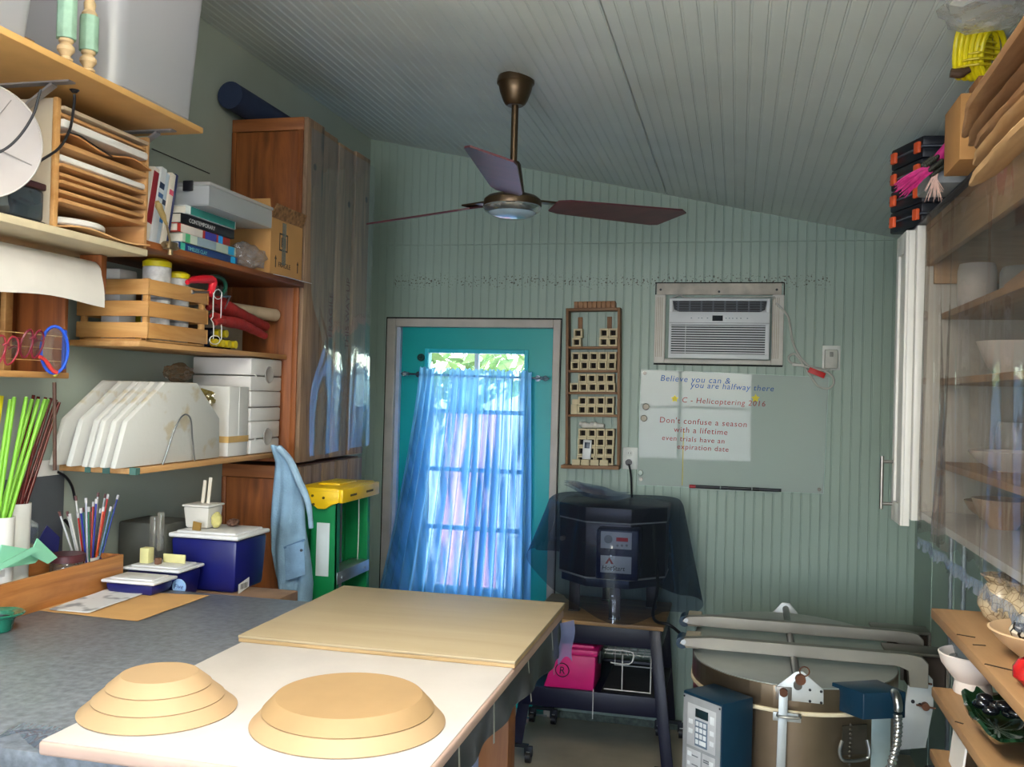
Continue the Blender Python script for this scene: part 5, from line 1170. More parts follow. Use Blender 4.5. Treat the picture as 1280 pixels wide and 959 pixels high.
for (a, b, c, d) in ((x0, x1, top0, z1), (x0, relx(841), top1, top0), (relx(957), x1, top1, top0), (x0, x1, gr0, top1), (x0, relx(840), gr1, gr0), (relx(956), x1, gr1, gr0), (x0, x1, z0, gr1)):
    mb.box(a, b, yy0, yy1, min(c, d), max(c, d), .0012)
part('front_panel', mb, M_AC, t)
mb = MB(); mb.prism([(relx(841), top0), (relx(957), top0), (relx(955), top1+.012), (relx(948), top1), (relx(850), top1), (relx(843), top1+.012)], 'y', YA+.004, YA+.018); part('outlet_recess', mb, M_SLOT, t)
mb = MB()
for k in range(4): z = top1+(top0-top1)*(k+.6)/4.4; mb.box(relx(845), relx(953), YA+.001, YA+.0045, z-.0013, z+.0013)
for k in range(8): x = relx(848)+k*(relx(950)-relx(848))/7; mb.box(x-.004, x+.004, YA+.0005, YA+.0045, top1+.002, top0-.002)
part('outlet_vane', mb, mat('vane_grey', '#454c55', .5), t)
mb = MB(); mb.box(relx(840), relx(956), YA+.012, YA+.018, gr1, gr0); part('intake_recess', mb, M_SLOT, t)
mb = MB()
for k in range(12): z = gr1+(gr0-gr1)*(k+.5)/12; mb.hexa([(relx(840), YA+.002, z-.0028), (relx(956), YA+.002, z-.0028), (relx(956), YA+.011, z+.001), (relx(840), YA+.011, z+.001), (relx(840), YA+.002, z+.0022), (relx(956), YA+.002, z+.0022), (relx(956), YA+.011, z+.0035), (relx(840), YA+.011, z+.0035)])
for k in range(1, 2): x = relx(858); mb.box(x-.001, x+.001, YA+.004, YA+.011, gr1, gr0)
part('intake_louvre', mb, M_AC, t)
mb = MB(); mb.box(relx(891), relx(904), YA-.0012, YA-.0001, rel(401.5), rel(394.5)); part('display', mb, mat('display_dark', '#10181f', .6, spec=.2), t)
mb = MB()
for px in (865, 874, 878, 885, 908, 912, 916, 921, 926, 934): x = relx(px); mb.box(x-.003, x+.003, YA-.0008, YA-.0001, rel(398.6), rel(397.3))
part('button_print', mb, mat('print_blue_grey', '#7d8f98', .5), t)
mb = MB(); mb.box(x0+.002, x1-.002, YA-.001, YA+.001, rel(404.2), rel(403.5)); part('seam', mb, mat('seam_grey', '#8c9296', .6), t)
M_CORD = mat('cord_grey', '#b4b4ac', .5)
mb = MB(); mb.tube([wz(a, b, y) for a, b, y in ((838, 374, YW-.033), (850, 369, YW-.04), (866, 373, YW-.06))]+[wz(a, b, y) for a, b, y in ((960, 371, YW-.05), (966, 374, YW-.04))], .004, 8); part('lead_end', mb, M_CORD, t)
# cord to the outlet
ol = thing('wall_outlet', 'white wall outlet with a grey leak-guard plug beside the air conditioner', 'outlet', wz(1038, 450))
a, b = wz(1028, 432), wz(1050, 463)
mb = MB(); mb.box(a.x, b.x, YW-.006, YW, b.z, a.z, .002); part('cover_plate', mb, mat('plate_white', '#d2d6d0', .4), ol)
t = thing('power_cord', 'grey power cord of the air conditioner, looped with a red tag', 'cord', wz(990, 450))
mb = MB(); mb.tube([wz(a, b, YW-d) for a, b, d in ((970, 379, .042), (984, 394, .042), (988, 410, .016), (991, 428, .01), (1000, 446, .012), (1012, 458, .014), (1028, 462, .02), (1040, 470, .022), (1042, 480, .02), (1034, 486, .02), (1022, 482, .018), (1012, 468, .018), (1004, 456, .02), (994, 443, .018), (986, 446, .016), (988, 453, .02), (998, 456, .022), (1006, 458, .024), (1022, 462, .03), (1034, 462, .03), (1040, 458, .03))], .0052, 10); part('flex', mb, M_CORD, t)
mb = MB(); a, b = wz(1031, 437, YW-.03), wz(1047, 461, YW-.03); mb.box(a.x, b.x, YW-.040, YW-.0068, b.z, a.z, .006); part('plug_body', mb, mat('plug_grey', '#b3b4ac', .45), t)
mb = MB(); mb.box((a.x+b.x)/2-.008, (a.x+b.x)/2+.008, YW-.042, YW-.0395, a.z-.035, a.z-.012, .002); part('reset_button', mb, mat('button_grey', '#7c7d78', .5), t)
mb = MB(); p, q = wz(1011, 462, YW-.034), wz(1031, 470, YW-.034); mb.bar(p, q, .004, .026, up=(0, 0, 1), bev=.001); part('warning_tag', mb, mat('tag_red', '#c3201c', .45), t, label='red warning tag')
mb = MB(); p, q = wz(990, 456, YW-.03), wz(1005, 457, YW-.03); mb.bar(p, q, .006, .012, bev=.003); part('twist_tie', mb, mat('tie_white', '#cfcfc8', .5), t)
# low outlet with black plug
ol = thing('wall_outlet', 'white wall outlet with a black plug beside the block rack', 'outlet', wz(789, 572)); a, b = wz(779, 559), wz(797, 587)
mb = MB(); mb.box(a.x, b.x, YW-.006, YW, b.z, a.z, .002); part('cover_plate', mb, mat('plate_white', '#d2d6d0', .4), ol)
mb = MB(); q = wz(787, 567, YW-.007); mb.cyl((q.x, YW-.008, q.z), (q.x, YW-.0055, q.z), .015, n=20); part('socket_face', mb, mat('socket_face', '#c3c8c2', .4), ol)
mb = MB(); q = wz(787, 567, YW-.009)
for dx in (-.006, .006): mb.box(q.x+dx-.001, q.x+dx+.001, YW-.0088, YW-.0078, q.z-.002, q.z+.006)
part('slot', mb, M_BLACK, ol)
t = thing('power_cord', 'black power cord dropping from the low outlet behind the small kiln', 'cord', wz(788, 600))
mb = MB(); q = wz(786, 578, YW-.01); mb.cyl((q.x, YW-.03, q.z), (q.x, YW-.0085, q.z), .016, n=16); part('plug', mb, M_BLACK, t)
mb = MB(); mb.tube([wz(a, b, YW-d) for a, b, d in ((786, 580, .028), (788, 590, .03), (789, 602, .03), (790, 640, .03), (792, 700, .03))], .005, 8); part('flex', mb, M_BLACK, t)

# ---- glass board with writing
gl = [wz(802, 462), wz(1036, 472), wz(1029, 617), wz(797, 606)]
t = thing('mounted_glass_board', 'clear glass writing board with blue and red handwriting under the air conditioner', 'glass board', gl[3])
YG = YW-.012
mb = MB(); f = [Vector((p.x, YG, p.z)) for p in gl]; mb.hexa([f[3], f[2], f[2]+Vector((0, .006, 0)), f[3]+Vector((0, .006, 0)), f[0], f[1], f[1]+Vector((0, .006, 0)), f[0]+Vector((0, .006, 0))])
part('glass', mb, film('board_glass', '#ffffff', .009, .02, .42, '#eaf5f0', fr=.08), t)
mb = MB()
for a, b in zip(f, f[1:]+f[:1]): mb.bar(a+Vector((0, .003, 0)), b+Vector((0, .003, 0)), .0062, .0022, up=(0, 1, 0)) if False else mb.bar(a+Vector((0, .003, 0)), b+Vector((0, .003, 0)), .006, .0022)
part('glass_edge', mb, mat('glass_edge', '#b9d2cc', .2), t)
for (px, py) in ((806, 466.5), (1024, 612), (801.5, 599)):
    q = wz(px, py, YG); mb = MB(); mb.cyl((q.x, YG-.006, q.z), (q.x, YW, q.z), .009, n=18); part('standoff', mb, mat('standoff', '#6d6a62', .35, .8), t)
for i, (px, py, r) in enumerate(((807.5, 508.5, .0165), (805, 523, .0165), (800.5, 591, .014))):
    q = wz(px, py, YG); mb = MB(); mb.lathe([(0, 0), (r, 0), (r, .006), (r*.85, .009), (0, .01)], n=24, M=Matrix(((1,0,0,q.x),(0,0,-1,YG-.0003),(0,1,0,q.z),(0,0,0,1))))
    solo('mounted_magnet', ['round dark magnet on the glass board, upper of the pair', 'round dark magnet on the glass board, lower of the pair', 'pale round magnet at the bottom corner of the glass board'][i], 'magnet', mb, mat('magnet_dark', '#57534a', .35, .7) if i < 2 else mat('magnet_pale', '#8d9a8f', .4, .3))
tilt = -math.atan2(10, 234)*1.0
def hand(txt, px, py, size, col, nm, sh=.15):
    q = wz(px, py, YG); a = math.atan2(gl[1].z-gl[0].z, gl[1].x-gl[0].x)
    mb = MB(); rn = random.Random(len(txt)); x = 0
    M = Matrix(((1, 0, 0, q.x), (0, 0, -1, YG-.0006), (0, 1, 0, q.z), (0, 0, 0, 1))) @ Matrix.Rotation(a, 4, 'Z')
    mb.merge(text_bm(txt, size, M, .0002, shear=sh, spacing=1.12)); return part(nm, mb, mat('ink_'+col[1:], col, .5), t, smooth=False)
hand('Believe you can &', 825, 476, .042, '#1d4f94', 'blue_handwriting'); hand('you are halfway there', 863, 484.5, .040, '#1d4f94', 'blue_handwriting')
hand('C - Helicoptering 2016', 852, 503, .038, '#8f2c30', 'red_handwriting', .1)
hand("Don't confuse a season", 824, 528, .040, '#8f2c30', 'red_handwriting', .05); hand('with a lifetime', 842, 540, .040, '#8f2c30', 'red_handwriting', .05)
hand('even trials have an', 827, 550, .036, '#8f2c30', 'red_handwriting', .05); hand('expiration date', 846, 561, .036, '#8f2c30', 'red_handwriting', .05)
def star(px, py, r):
    q = wz(px, py, YG); pts = []
    for k in range(10): an = PI/2+k*PI/5; rr_ = r if k % 2 == 0 else r*.55; pts.append((q.x+rr_*math.cos(an), q.z+rr_*math.sin(an)))
    mb = MB(); mb.prism(pts, 'y', YG-.0008, YG-.0002); part('yellow_star', mb, mat('ink_yellow', '#d9c92a', .5), t)
star(843.5, 498.5, .019); star(944.5, 498, .021)
mb = MB(); a, b = wz(854.5, 537, YG), wz(854, 607, YG); mb.box(a.x-.0022, a.x+.0022, YG-.0007, YG-.0002, b.z, a.z); part('yellow_line', mb, mat('line_yellow', '#b9a648', .5), t)
# marker tray and markers
t = thing('mounted_marker_tray', 'thin clear tray at the foot of the glass board', 'tray', wz(915, 614))
p, q = wz(861, 610.5, YG-.012), wz(971, 615.5, YG-.012)
mb = MB(); mb.bar(p, q, .026, .004, bev=.001); part('tray', mb, mat('tray_clear', '#a9b5b2', .3), t)
d = (q-p).normalized()
def pen(lbl, s, e, col, cap):
    tk = thing('mounted_marker_pen', lbl, 'marker', p+d*s); up_ = Vector((0, 0, .0102))
    a, b = p+d*s+up_, p+d*e+up_
    mb = MB(); mb.cyl(a+d*.03, b, .0075, n=14); part('barrel', mb, mat('pen_'+col[1:], col, .4), tk); mb = MB(); mb.cyl(a, a+d*.031, .0085, n=14); part('cap', mb, mat('pencap_'+cap[1:], cap, .4), tk)
pen('marker with a red cap and black barrel in the clear tray', .002, .15, '#1c1d24', '#a3222a'); pen('black marker in the middle of the clear tray', .155, .30, '#14161c', '#20242c'); pen('dark grey marker at the far end of the clear tray', .305, .44, '#23272e', '#14161a')

# ---- hanging rack of hollow clay posts
t = thing('hanging_block_rack', 'narrow brown wooden wall rack filled with square clay posts', 'rack', wz(741, 588))
RM = TR(*wz(743, 585, YW)) @ RY(-1.25)
RM = RM @ TR(0, 0, 0)
Wr = .262; Hr = wz(743, 378).z-wz(743, 585).z-.035; Dr = .075
# local frame: x across (centre 0), y 0 at wall to -Dr, z up from 0
def rl(mb): return mb.xf(RM)
M_RACK = wood('rack_brown', '#6e4a2c', '#8f6842', 'z', 1.4, .55); M_RACKX = wood('rack_brown_x', '#6e4a2c', '#8f6842', 'x', 1.4, .55)
for s in (-1, 1):
    mb = MB(); mb.box(s*Wr/2-.007, s*Wr/2+.007, -Dr, 0, .02, Hr, .002); part('side_panel', rl(mb), M_RACK, t)
def lz(py): return wz(743, 585).z*0+(wz(745, py).z-wz(745, 585).z)
shz = [lz(y) for y in (434, 463, 490, 518)]
mb = MB(); mb.box(-Wr/2-.025, Wr/2+.005, -Dr-.02, 0, 0, .018, .002); part('base_board', rl(mb), M_RACKX, t)
mb = MB(); mb.box(-Wr/2+.0075, Wr/2-.0075, -Dr, 0, Hr-.014, Hr, .002); part('top_board', rl(mb), M_RACKX, t)
for z in shz: mb = MB(); mb.box(-Wr/2+.0075, Wr/2-.0075, -Dr, 0, z-.012, z, .002); part('shelf_board', rl(mb), M_RACKX, t)
mb = MB()
n = 9; bw = (Wr-.05)/n
for k in range(n): mb.box(-Wr/2+.028+k*bw+.0016, -Wr/2+.028+(k+1)*bw-.0016, -.045, -.002, Hr+.0006, Hr+.036, .001)
mb.box(-Wr/2+.028, Wr/2-.022, -.03, -.002, Hr+.0006, Hr+.030)
part('notched_top', rl(mb), wood('rack_top', '#7a5030', '#9c7048', 'x', 1, .55), t, label='notched brown strip along the top')
for s in (-1, 1): mb = MB(); mb.box(s*.075-.012, s*.075+.012, -.0065, -.001, shz[0], Hr-.04, .001); part('back_slat', rl(mb), M_RACK, t)
M_CLAY = mat('clay_cream', '#cdbf9c', .75, var=.06); M_HOLE = mat('hole_dark', '#201a16', .9)
S = .0455
first = None
def clay_post(x, z, lbl, ln=.055):
    """square tube, open to the front"""
    global first
    W = RM @ TR(x, -.008, z)
    if first is None:
        o = thing('clay_post', lbl, 'clay post', M=W, group='square hollow clay posts in the wall rack')
        mb = MB(); h = S/2-.0006; w = .0085
        for (a, b, c, d) in ((-h, h, 0, w), (-h, h, S-.0012-w, S-.0012), (-h, -h+w, w, S-.0012-w), (h-w, h, w, S-.0012-w)): mb.box(a, b, -ln, 0, c, d, .0008)
        part('tube', mb, M_CLAY, o, local=True)
        mb = MB(); mb.box(-h+w+.0002, h-w-.0002, -.012, -.002, w, S-.0012-w); part('hollow', mb, M_HOLE, o, local=True)
        first = o
    else: o = dup(first, (0, 0, 0), lbl, M=W)
    return o
posn = ['first', 'second', 'third', 'fourth', 'fifth']
def row(shelf, z, xs, rname):
    for i, x in enumerate(xs): clay_post(x, z, 'square clay post, %s from the door in the %s' % (posn[i] if len(xs) > 1 else 'alone', rname))
eps = .0006
zA = shz[0]+eps
row(0, zA, (-.085, .053, .0985), 'lower row of the top shelf'); row(0, zA+S, (-.078, .0545, .1), 'upper row of the top shelf')
g5 = lambda o: [o-.092+k*.0462 for k in range(5)]; g4 = lambda o: [o-.0693+k*.0462 for k in range(4)]
row(1, shz[1]+eps, g5(.0), 'lower row of the second shelf'); row(1, shz[1]+eps+S, g5(.003), 'upper row of the second shelf')
row(2, shz[2]+eps, g5(-.003), 'lower row of the third shelf'); row(2, shz[2]+eps+S, g4(.016), 'upper row of the third shelf')
row(3, shz[3]+eps, g4(.014), 'lower row of the fourth shelf'); row(3, shz[3]+eps+S, g4(.016), 'upper row of the fourth shelf')
z0_ = .0195
S5 = ['bottom row', 'second row up', 'third row up', 'top row']
for k in range(4): row(4, z0_+eps+k*S, g4(.012+.002*k), S5[k]+' of lowest section')
for i, (x, z, h) in enumerate(((-.096, shz[3]+eps, .05), (-.09, shz[3]+eps+.0505, .025))):
    mb = MB(); mb.box(x-.016, x+.016, -.06, -.012, z, z+h, .001); rl(mb); solo('clay_block', ['solid cream clay block at the door end of the fourth rack shelf', 'small solid clay block atop another at the door end of the fourth shelf'][i], 'clay block', mb, M_CLAY)
for i, x in enumerate((-.105, -.058, -.011, .036, .083)[0:4]):
    mb = MB(); mb.box(x-.0+.004, x+.043+.002, -Dr-.017, -Dr+.006, .0186, .0186+.028, .001); rl(mb); solo('clay_block', 'solid clay block lying on the rack base, %s from the door' % posn[i], 'clay block', mb, M_CLAY, 'solid blocks on the rack base')
for i, (x, a) in enumerate(((-.035, 20), (.02, -25))):
    mb = MB(); z = z0_+4*S+.018; mb.tube([(x-.035, -.045, z+.006), (x-.012, -.045, z), (x+.012, -.04, z-.003), (x+.036, -.045, z-.004)], [.011, .016, .013, .012, .010], 10); rl(mb)
    solo('clay_roll', ['knobbly white clay piece over the lowest blocks, nearer the door', 'knobbly white clay piece over the lowest blocks, nearer the outlet'][i], 'clay piece', mb, mat('clay_white', '#d3d0c8', .7))
t2 = thing('remote_control', 'white remote control leaning against the lowest clay posts', 'remote control', RM @ Vector((-.028, -.08, .047)))
mb = MB(); mb.box(-.022, .022, -.006, .006, 0, .098, .004); Mr = RM @ TR(-.03, -.074, .0475) @ RX(-6) @ RY(3); mb.xf(Mr); part('case', mb, mat('remote_white', '#d4d6d6', .4), t2)
mb = MB(); mb.box(-.013, .013, -.0075, -.0055, .055, .085, .002); mb.xf(Mr); part('pad', mb, mat('remote_pad', '#20344a', .3), t2)
mb = MB()
for i in range(3):
    for j in range(2): mb.box(-.012+i*.009, -.006+i*.009, -.0072, -.0055, .022+j*.012, .029+j*.012, .001)
part('button', mb, mat('remote_btn', '#4a6f8a', .4), t2)

# ---- kiln stand
M_NVY = mat('stand_navy', '#080b26', .4, var=.1); ZS = .655
t = thing('kiln_stand', 'navy steel rolling stand with a wooden top under the covered kiln', 'stand', (-.58, 4.38, 0))
sx0, sx1, sy0, sy1 = -.875, -.30, 4.15, 4.66
mb = MB(); mb.box(sx0-.01, sx1+.01, sy0-.01, sy1, ZS-.018, ZS, .003); part('wooden_top', mb, wood('stand_top', '#8d6a44', '#b08a5c', 'x', 1, .5), t)
for (a, b, c, d) in ((sx0, sx1, sy0+.01, sy0+.02), (sx0, sx1, sy1-.02, sy1-.01), (sx0, sx0+.01, sy0+.0205, sy1-.0205), (sx1-.01, sx1, sy0+.0205, sy1-.0205)): mb = MB(); mb.box(a, b, c, d, ZS-.105, ZS-.0185, .002); part('rail', mb, M_NVY, t)
feet = {}
for (tx, ty, bx, by) in ((sx0+.03, sy0+.005, -.93, 4.15), (sx1-.03, sy0+.005, -.255, 4.06), (sx0+.03, sy1-.03, -.915, 4.67), (sx1-.03, sy1-.03, -.285, 4.67)):
    mb = MB(); mb.bar((tx, ty, ZS-.02), (bx, by, .085), .05, .012, up=(0, 1, 0), bev=.002); mb.bar((tx, ty+.02, ZS-.02), (bx, by+.02, .085), .012, .04, up=(0, 1, 0), bev=.002); part('leg', mb, M_NVY, t)
    for s in (-1, 1):
        mb = MB(); mb.cyl((bx+s*.055-.012, by, .027), (bx+s*.055+.012, by, .027), .0265, n=20); cs = part('caster', mb, M_BLACK, t)
        mb = MB(); mb.box(bx+s*.055-.019, bx+s*.055+.019, by-.012, by+.012, .03, .075, .004); mb.bar((bx, by, .075), (bx+s*.055, by, .075), .02, .014); part('caster_fork', mb, mat('fork_dark', '#22252c', .4, .5), cs)
        mb = MB(); mb.box(bx+s*.055-.008, bx+s*.055+.008, by-.0135, by-.0122, .045, .054); part('caster_tab', mb, M_STEEL, cs)
for (a, b, c, d) in ((-.905, -.285, 4.115, 4.135), (-.895, -.285, 4.655, 4.67)): mb = MB(); mb.box(a, b, c, d, .27, .355, .002); part('lower_rail', mb, M_NVY, t)
mb = MB(); mb.box(-.90, -.56, 4.1355, 4.6545, .335, .345); part('lower_shelf', mb, M_NVY, t); mb = MB(); mb.box(-.5595, -.285, 4.1355, 4.6545, .335, .342); part('lower_shelf', mb, mat('shelf_dark', '#2c2c30', .5), t)
mb = MB(); mb.bar((-.40, 4.62, ZS-.1), (-.30, 4.66, .30), .02, .008, up=(0, 1, 0)); part('brace', mb, M_NVY, t)
# pink ammo-style box
t = thing('pink_plastic_box', 'hot pink plastic utility box with black latch on the navy stand', 'box', (-.70, 4.23, .3555))
M_PINK = mat('pink_plastic', '#c2186f', .4, var=.05)
a, b = ony(678, 856, 4.13), ony(742, 866, 4.13)
mb = MB(); x0, x1, y0, y1, z0, z1 = -.815, -.585, 4.14, 4.36, .3457, .50
mb.hexa([(x0+.0, y0, z0), (x1-.004, y0, z0), (x1-.004, y1, z0), (x0+.0, y1, z0), (x0+.052, y0, z1), (x1+.004, y0, z1), (x1+.004, y1, z1), (x0+.052, y1, z1)], .008); part('tub', mb, M_PINK, t)
mb = MB(); mb.box(x0+.045, x1+.012, y0-.006, y1+.006, z1+.0005, z1+.028, .006); mb.box(x0+.06, x1-.01, y0+.03, y1-.03, z1+.02, z1+.04, .008); part('lid', mb, M_PINK, t)
mb = MB(); mb.tube([(x0+.06, y0+.11, z1+.0385), (x0+.08, y0+.11, z1+.045), (x0+.15, y0+.11, z1+.045), (x0+.17, y0+.11, z1+.0385)], .007, 8); part('carry_handle', mb, M_BLACK, t)
mb = MB(); mb.box(x1+.004, x1+.018, y0+.06, y0+.13, z1-.045, z1+.012, .003); part('latch', mb, M_BLACK, t)
mb = MB(); cx_, cz_ = x0+.085, z0+.085; mb.tube([(cx_+.030*math.cos(k*PI/12), y0-.0012, cz_+.030*math.sin(k*PI/12)) for k in range(24)], .0022, 6, closed=True, sm=1)
mb.merge(text_bm('R', .045, Matrix(((1,0,0,cx_-.015),(0,0,-1,y0-.001),(0,1,0,cz_-.016),(0,0,0,1))), .0006, shear=.1)); part('round_emblem', mb, M_BLACK, t, smooth=False)
# white wire rack
t = thing('wire_rack', 'white coated wire shelf rack standing on the navy stand', 'wire rack', (-.42, 4.4, .3425)); r = .0028
wx0, wx1, wy0, wy1, wzt, wzb = -.55, -.345, 4.19, 4.58, .505, .349
mb = MB()
for k in range(9): y = wy0+.02+(wy1-wy0-.02)*k/8; mb.cyl((wx0, y, wzt), (wx1, y, wzt), .0018, n=6)
for k in range(7): x = wx0+(wx1-wx0)*k/6; mb.cyl((x, wy0, wzt+.002), (x, wy1, wzt+.002), .0018, n=6)
part('deck_grid', mb, M_WIRE, t)
for (y) in (wy0, wy1):
    for x in ((wx0+.08, wx1) if y == wy0 else (wx0, wx1)):
        mb = MB(); mb.cyl((x, y, wzb), (x, y, wzt), r, n=8); part('leg', mb, M_WIRE, t)
    mb = MB(); mb.cyl((wx0, y, wzb+.002), (wx1, y, wzb+.002), r, n=8); part('foot_rail', mb, M_WIRE, t)
mb = MB(); mb.tube([(wx0, wy0, wzt+.02), (wx0+.11, wy0, wzt+.02), (wx0+.13, wy0-.01, wzt), (wx0+.11, wy0-.02, wzt-.03), (wx0+.03, wy0-.02, wzt-.03)], r, 8, sm=3); part('front_lip', mb, M_WIRE, t)
mb = MB(); mb.cyl((-.585, 4.108, .24), (-.585, 4.109, .37), .002, n=6); solo('hanging_wire_tail', 'short white wire hanging down before the lower rail of the stand', 'wire', mb, M_WIRE)

# ---- small octagonal kiln with control box
KX, KY = -.545, 4.41
t = thing('tabletop_kiln', 'small octagonal kiln with a navy control box, under clear plastic', 'kiln', (KX, KY, ZS))
M_SS = mat('stainless_brushed', '#4c4848', .38, .85, var=.12, vs=5); M_KNAVY = mat('kiln_navy', '#111a3e', .35)
def octa(r, z0, z1, bev=.003, n=8):
    mb = MB(); mb.prism([(KX+r*math.cos(PI/8+k*2*PI/n), KY+r*math.sin(PI/8+k*2*PI/n)) for k in range(n)], 'z', z0, z1, bev); return mb
part('body', octa(.262, .845, 1.085), M_SS, t); part('lid', octa(.268, 1.092, 1.155), M_SS, t)
part('gasket_band', octa(.264, 1.0855, 1.0915, 0), mat('band_pale', '#b9b5aa', .5), t); part('lower_band', octa(.265, .838, .8448, 0), mat('band_pale', '#b9b5aa', .5), t)
part('base_plate', octa(.25, .80, .8375), mat('kiln_base', '#3b4050', .4, .5), t)
for (x, y) in ((KX-.17, KY-.08), (KX+.03, KY-.19), (KX+.17, KY+.08), (KX-.05, KY+.18)):
    mb = MB(); mb.box(x-.025, x+.025, y-.004, y+.004, ZS+.0005, .7995, .001); mb.box(x-.025, x+.025, y-.02, y+.03, ZS+.0005, ZS+.006); part('leg', mb, M_SS, t)
mb = MB(); p = ony(704, 672, KY-.255); mb.cyl((p.x, p.y, p.z), (p.x, p.y-.03, p.z), .012, .010, 14); part('peephole_plug', mb, mat('plug_tan', '#6d6458', .8), t)
cy = 4.07; a, b = ony(746, 661, cy), ony(797, 727, cy)
mb = MB(); mb.box(a.x, b.x, cy, KY-.20, b.z, a.z, .006); cb = part('control_box', mb, M_KNAVY, t)
def facep(nm, pa, pb, d, m, par=cb, bev=.001):
    p, q = ony(*pa, cy), ony(*pb, cy); mb = MB(); mb.box(p.x, q.x, cy-d, cy-.0002, q.z, p.z, bev); return part(nm, mb, m, par)
M_PNL = mat('panel_silver', '#c3c2bf', .4, var=.04)
facep('control_panel', (751.2, 664), (789.5, 687.5), .0022, M_PNL); facep('name_plate', (750.8, 694), (789, 718), .0022, M_PNL)
facep('display', (770.5, 671.8), (785, 677.5), .003, emit('led_red', '#8c0f12', .35), bev=0)
q = ony(760.5, 674, cy); mb = MB(); mb.cyl((q.x, cy-.0045, q.z), (q.x, cy-.0023, q.z), .018, n=28); part('dial', mb, mat('dial_grey', '#8f8f8c', .4), cb)
mb = MB()
for px in (772, 777.5, 783.5): q = ony(px, 682, cy); mb.cyl((q.x, cy-.004, q.z), (q.x, cy-.0023, q.z), .005, n=14)
part('button', mb, mat('btn_grey', '#8b8b88', .4), cb)
q = ony(761, 704.5, cy); mb = MB(); mb.prism([(q.x-.016, q.z-.001), (q.x-.006, q.z-.001), (q.x+.002, q.z+.014), (q.x+.011, q.z-.001), (q.x+.021, q.z-.001), (q.x+.002, q.z+.028)], 'y', cy-.0028, cy-.0023); part('logo_peak', mb, mat('logo_red', '#a3272a', .4), cb)
q = ony(752, 712, cy); mb = MB(); mb.merge(text_bm('HotStart', .028, Matrix(((1,0,0,q.x),(0,0,-1,cy-.0028),(0,1,0,q.z),(0,0,0,1))), .0003, shear=.15)); part('logo_lettering', mb, mat('ink_black', '#1a1a1a', .6), cb, smooth=False)
mb = MB(); mb.tube([(KX+.20, KY-.12, .98), (KX+.215, KY-.15, .80), (KX+.20, KY-.18, .70), (KX+.22, KY-.24, .672), (KX+.28, KY-.27, .668), (KX+.35, KY-.22, .61), (KX+.41, KY-.17, .61)], .007, 8); part('power_lead', mb, M_BLACK, t)
# clear cover over it
def cover(u, v):
    a = u*2*PI; ca, sa = math.cos(a), math.sin(a)
    if v < .34:
        k = v/.34; r = .295*k
        return (KX+r*ca*1.04, KY+r*sa, 1.170+.006*math.sin(a*3)*k)
    k = (v-.34)/.66
    right = max(0, ca)**1.5; left = max(0, -ca)**1.5; front = max(0, -sa)**2
    bot = .725-.02*right+.19*left
    fold = math.sin(a*9+1)*.5+math.sin(a*5+2)*.5
    r = .297+k*(.035+.045*right+.05*left+.045*front)+.022*k*fold
    ex = .045*front*min(1, k*3)
    dw = abs(a-1.5*PI-.14)
    if dw < .55: ex += .085*min(1, k*5)*(1-dw/.55)**.3
    z = 1.168-(1.168-bot)*k+.015*math.sin(a*6)*k
    return (KX+r*ca*1.04, KY+(r+ex)*sa, z)
mb = MB(); mb.grid(cover, 160, 36, closed_u=True)
solo('hanging_kiln_cover', 'clear plastic dust cover draped over the small octagonal kiln', 'dust cover', mb, film('cover_clear', '#b4bccb', .05, .08, .06, '#8390b0', bump=.3, bs=9, fr=.2), ang=180)
a = [ony(708, 611, 4.42), ony(765, 626, 4.28), ony(790, 620, 4.38), ony(735, 606, 4.5)]
def fold(u, v, dz=0):
    p = (Vector((a[0].x, 4.34, 0)).lerp(Vector((a[1].x, 4.2, 0)), u)).lerp(Vector((a[3].x, 4.56, 0)).lerp(Vector((a[2].x, 4.42, 0)), u), v)
    return (p.x, p.y, 1.182+dz+.05*(1-u)**2*(1-v*.5)+.004*math.sin(u*9+v*5))
mb = MB(); mb.grid(fold, 14, 10); mb.grid(lambda u, v: fold(u, v, .010+.006*math.sin(u*4)), 14, 10); mb.grid(lambda u, v: fold(u*.95, v, .018), 14, 10)
solo('folded_plastic', 'folded clear bluish plastic lying on the covered kiln', 'plastic sheet', mb, film('fold_blue', '#ccd8ee', .2, .08, .3, '#8ea2c8'), ang=180)

# ---- ceiling fan
fx, fy = -.783, 3.197
t = thing('ceiling_fan', 'three-bladed dark wood ceiling fan on a long bronze rod', 'fan', (fx, fy, 2.28))
M_BRZ = mat('bronze_antique', '#5c4c3a', .35, .9, var=.15); M_BLADE = wood('fan_blade', '#43202a', '#5e2f34', 'x', 1, .35, bump=.03)
zc_ = cz(fx)
mb = MB(); mb.lathe([(0, .005), (.062, .002), (.066, -.012), (.066, -.022), (.060, -.028), (.055, -.05), (.043, -.082), (.036, -.094), (.028, -.100), (0, -.100)], (fx, fy, zc_), 36); part('ceiling_cup', mb, M_BRZ, t)
mb = MB(); mb.cyl((fx, fy, 2.44), (fx, fy, zc_-.09), .0125, n=18); part('downrod', mb, M_BRZ, t)
mb = MB(); mb.lathe([(0, 2.462), (.020, 2.46), (.026, 2.45), (.034, 2.40), (.040, 2.355), (.041, 2.345), (0, 2.345)], (fx, fy, 0), 32); part('motor_neck', mb, M_BRZ, t)
mb = MB(); mb.lathe([(0, 2.350), (.05, 2.348), (.088, 2.336), (.100, 2.325), (.102, 2.305), (.098, 2.296), (.09, 2.292), (0, 2.292)], (fx, fy, 0), 44); part('motor_housing', mb, M_BRZ, t)
mb = MB(); mb.lathe([(.100, 2.304), (.103, 2.298), (.096, 2.286), (.084, 2.280), (.084, 2.284), (.094, 2.292)], (fx, fy, 0), 44); part('light_ring', mb, mat('ring_nickel', '#b9bfc4', .2, .9), t)
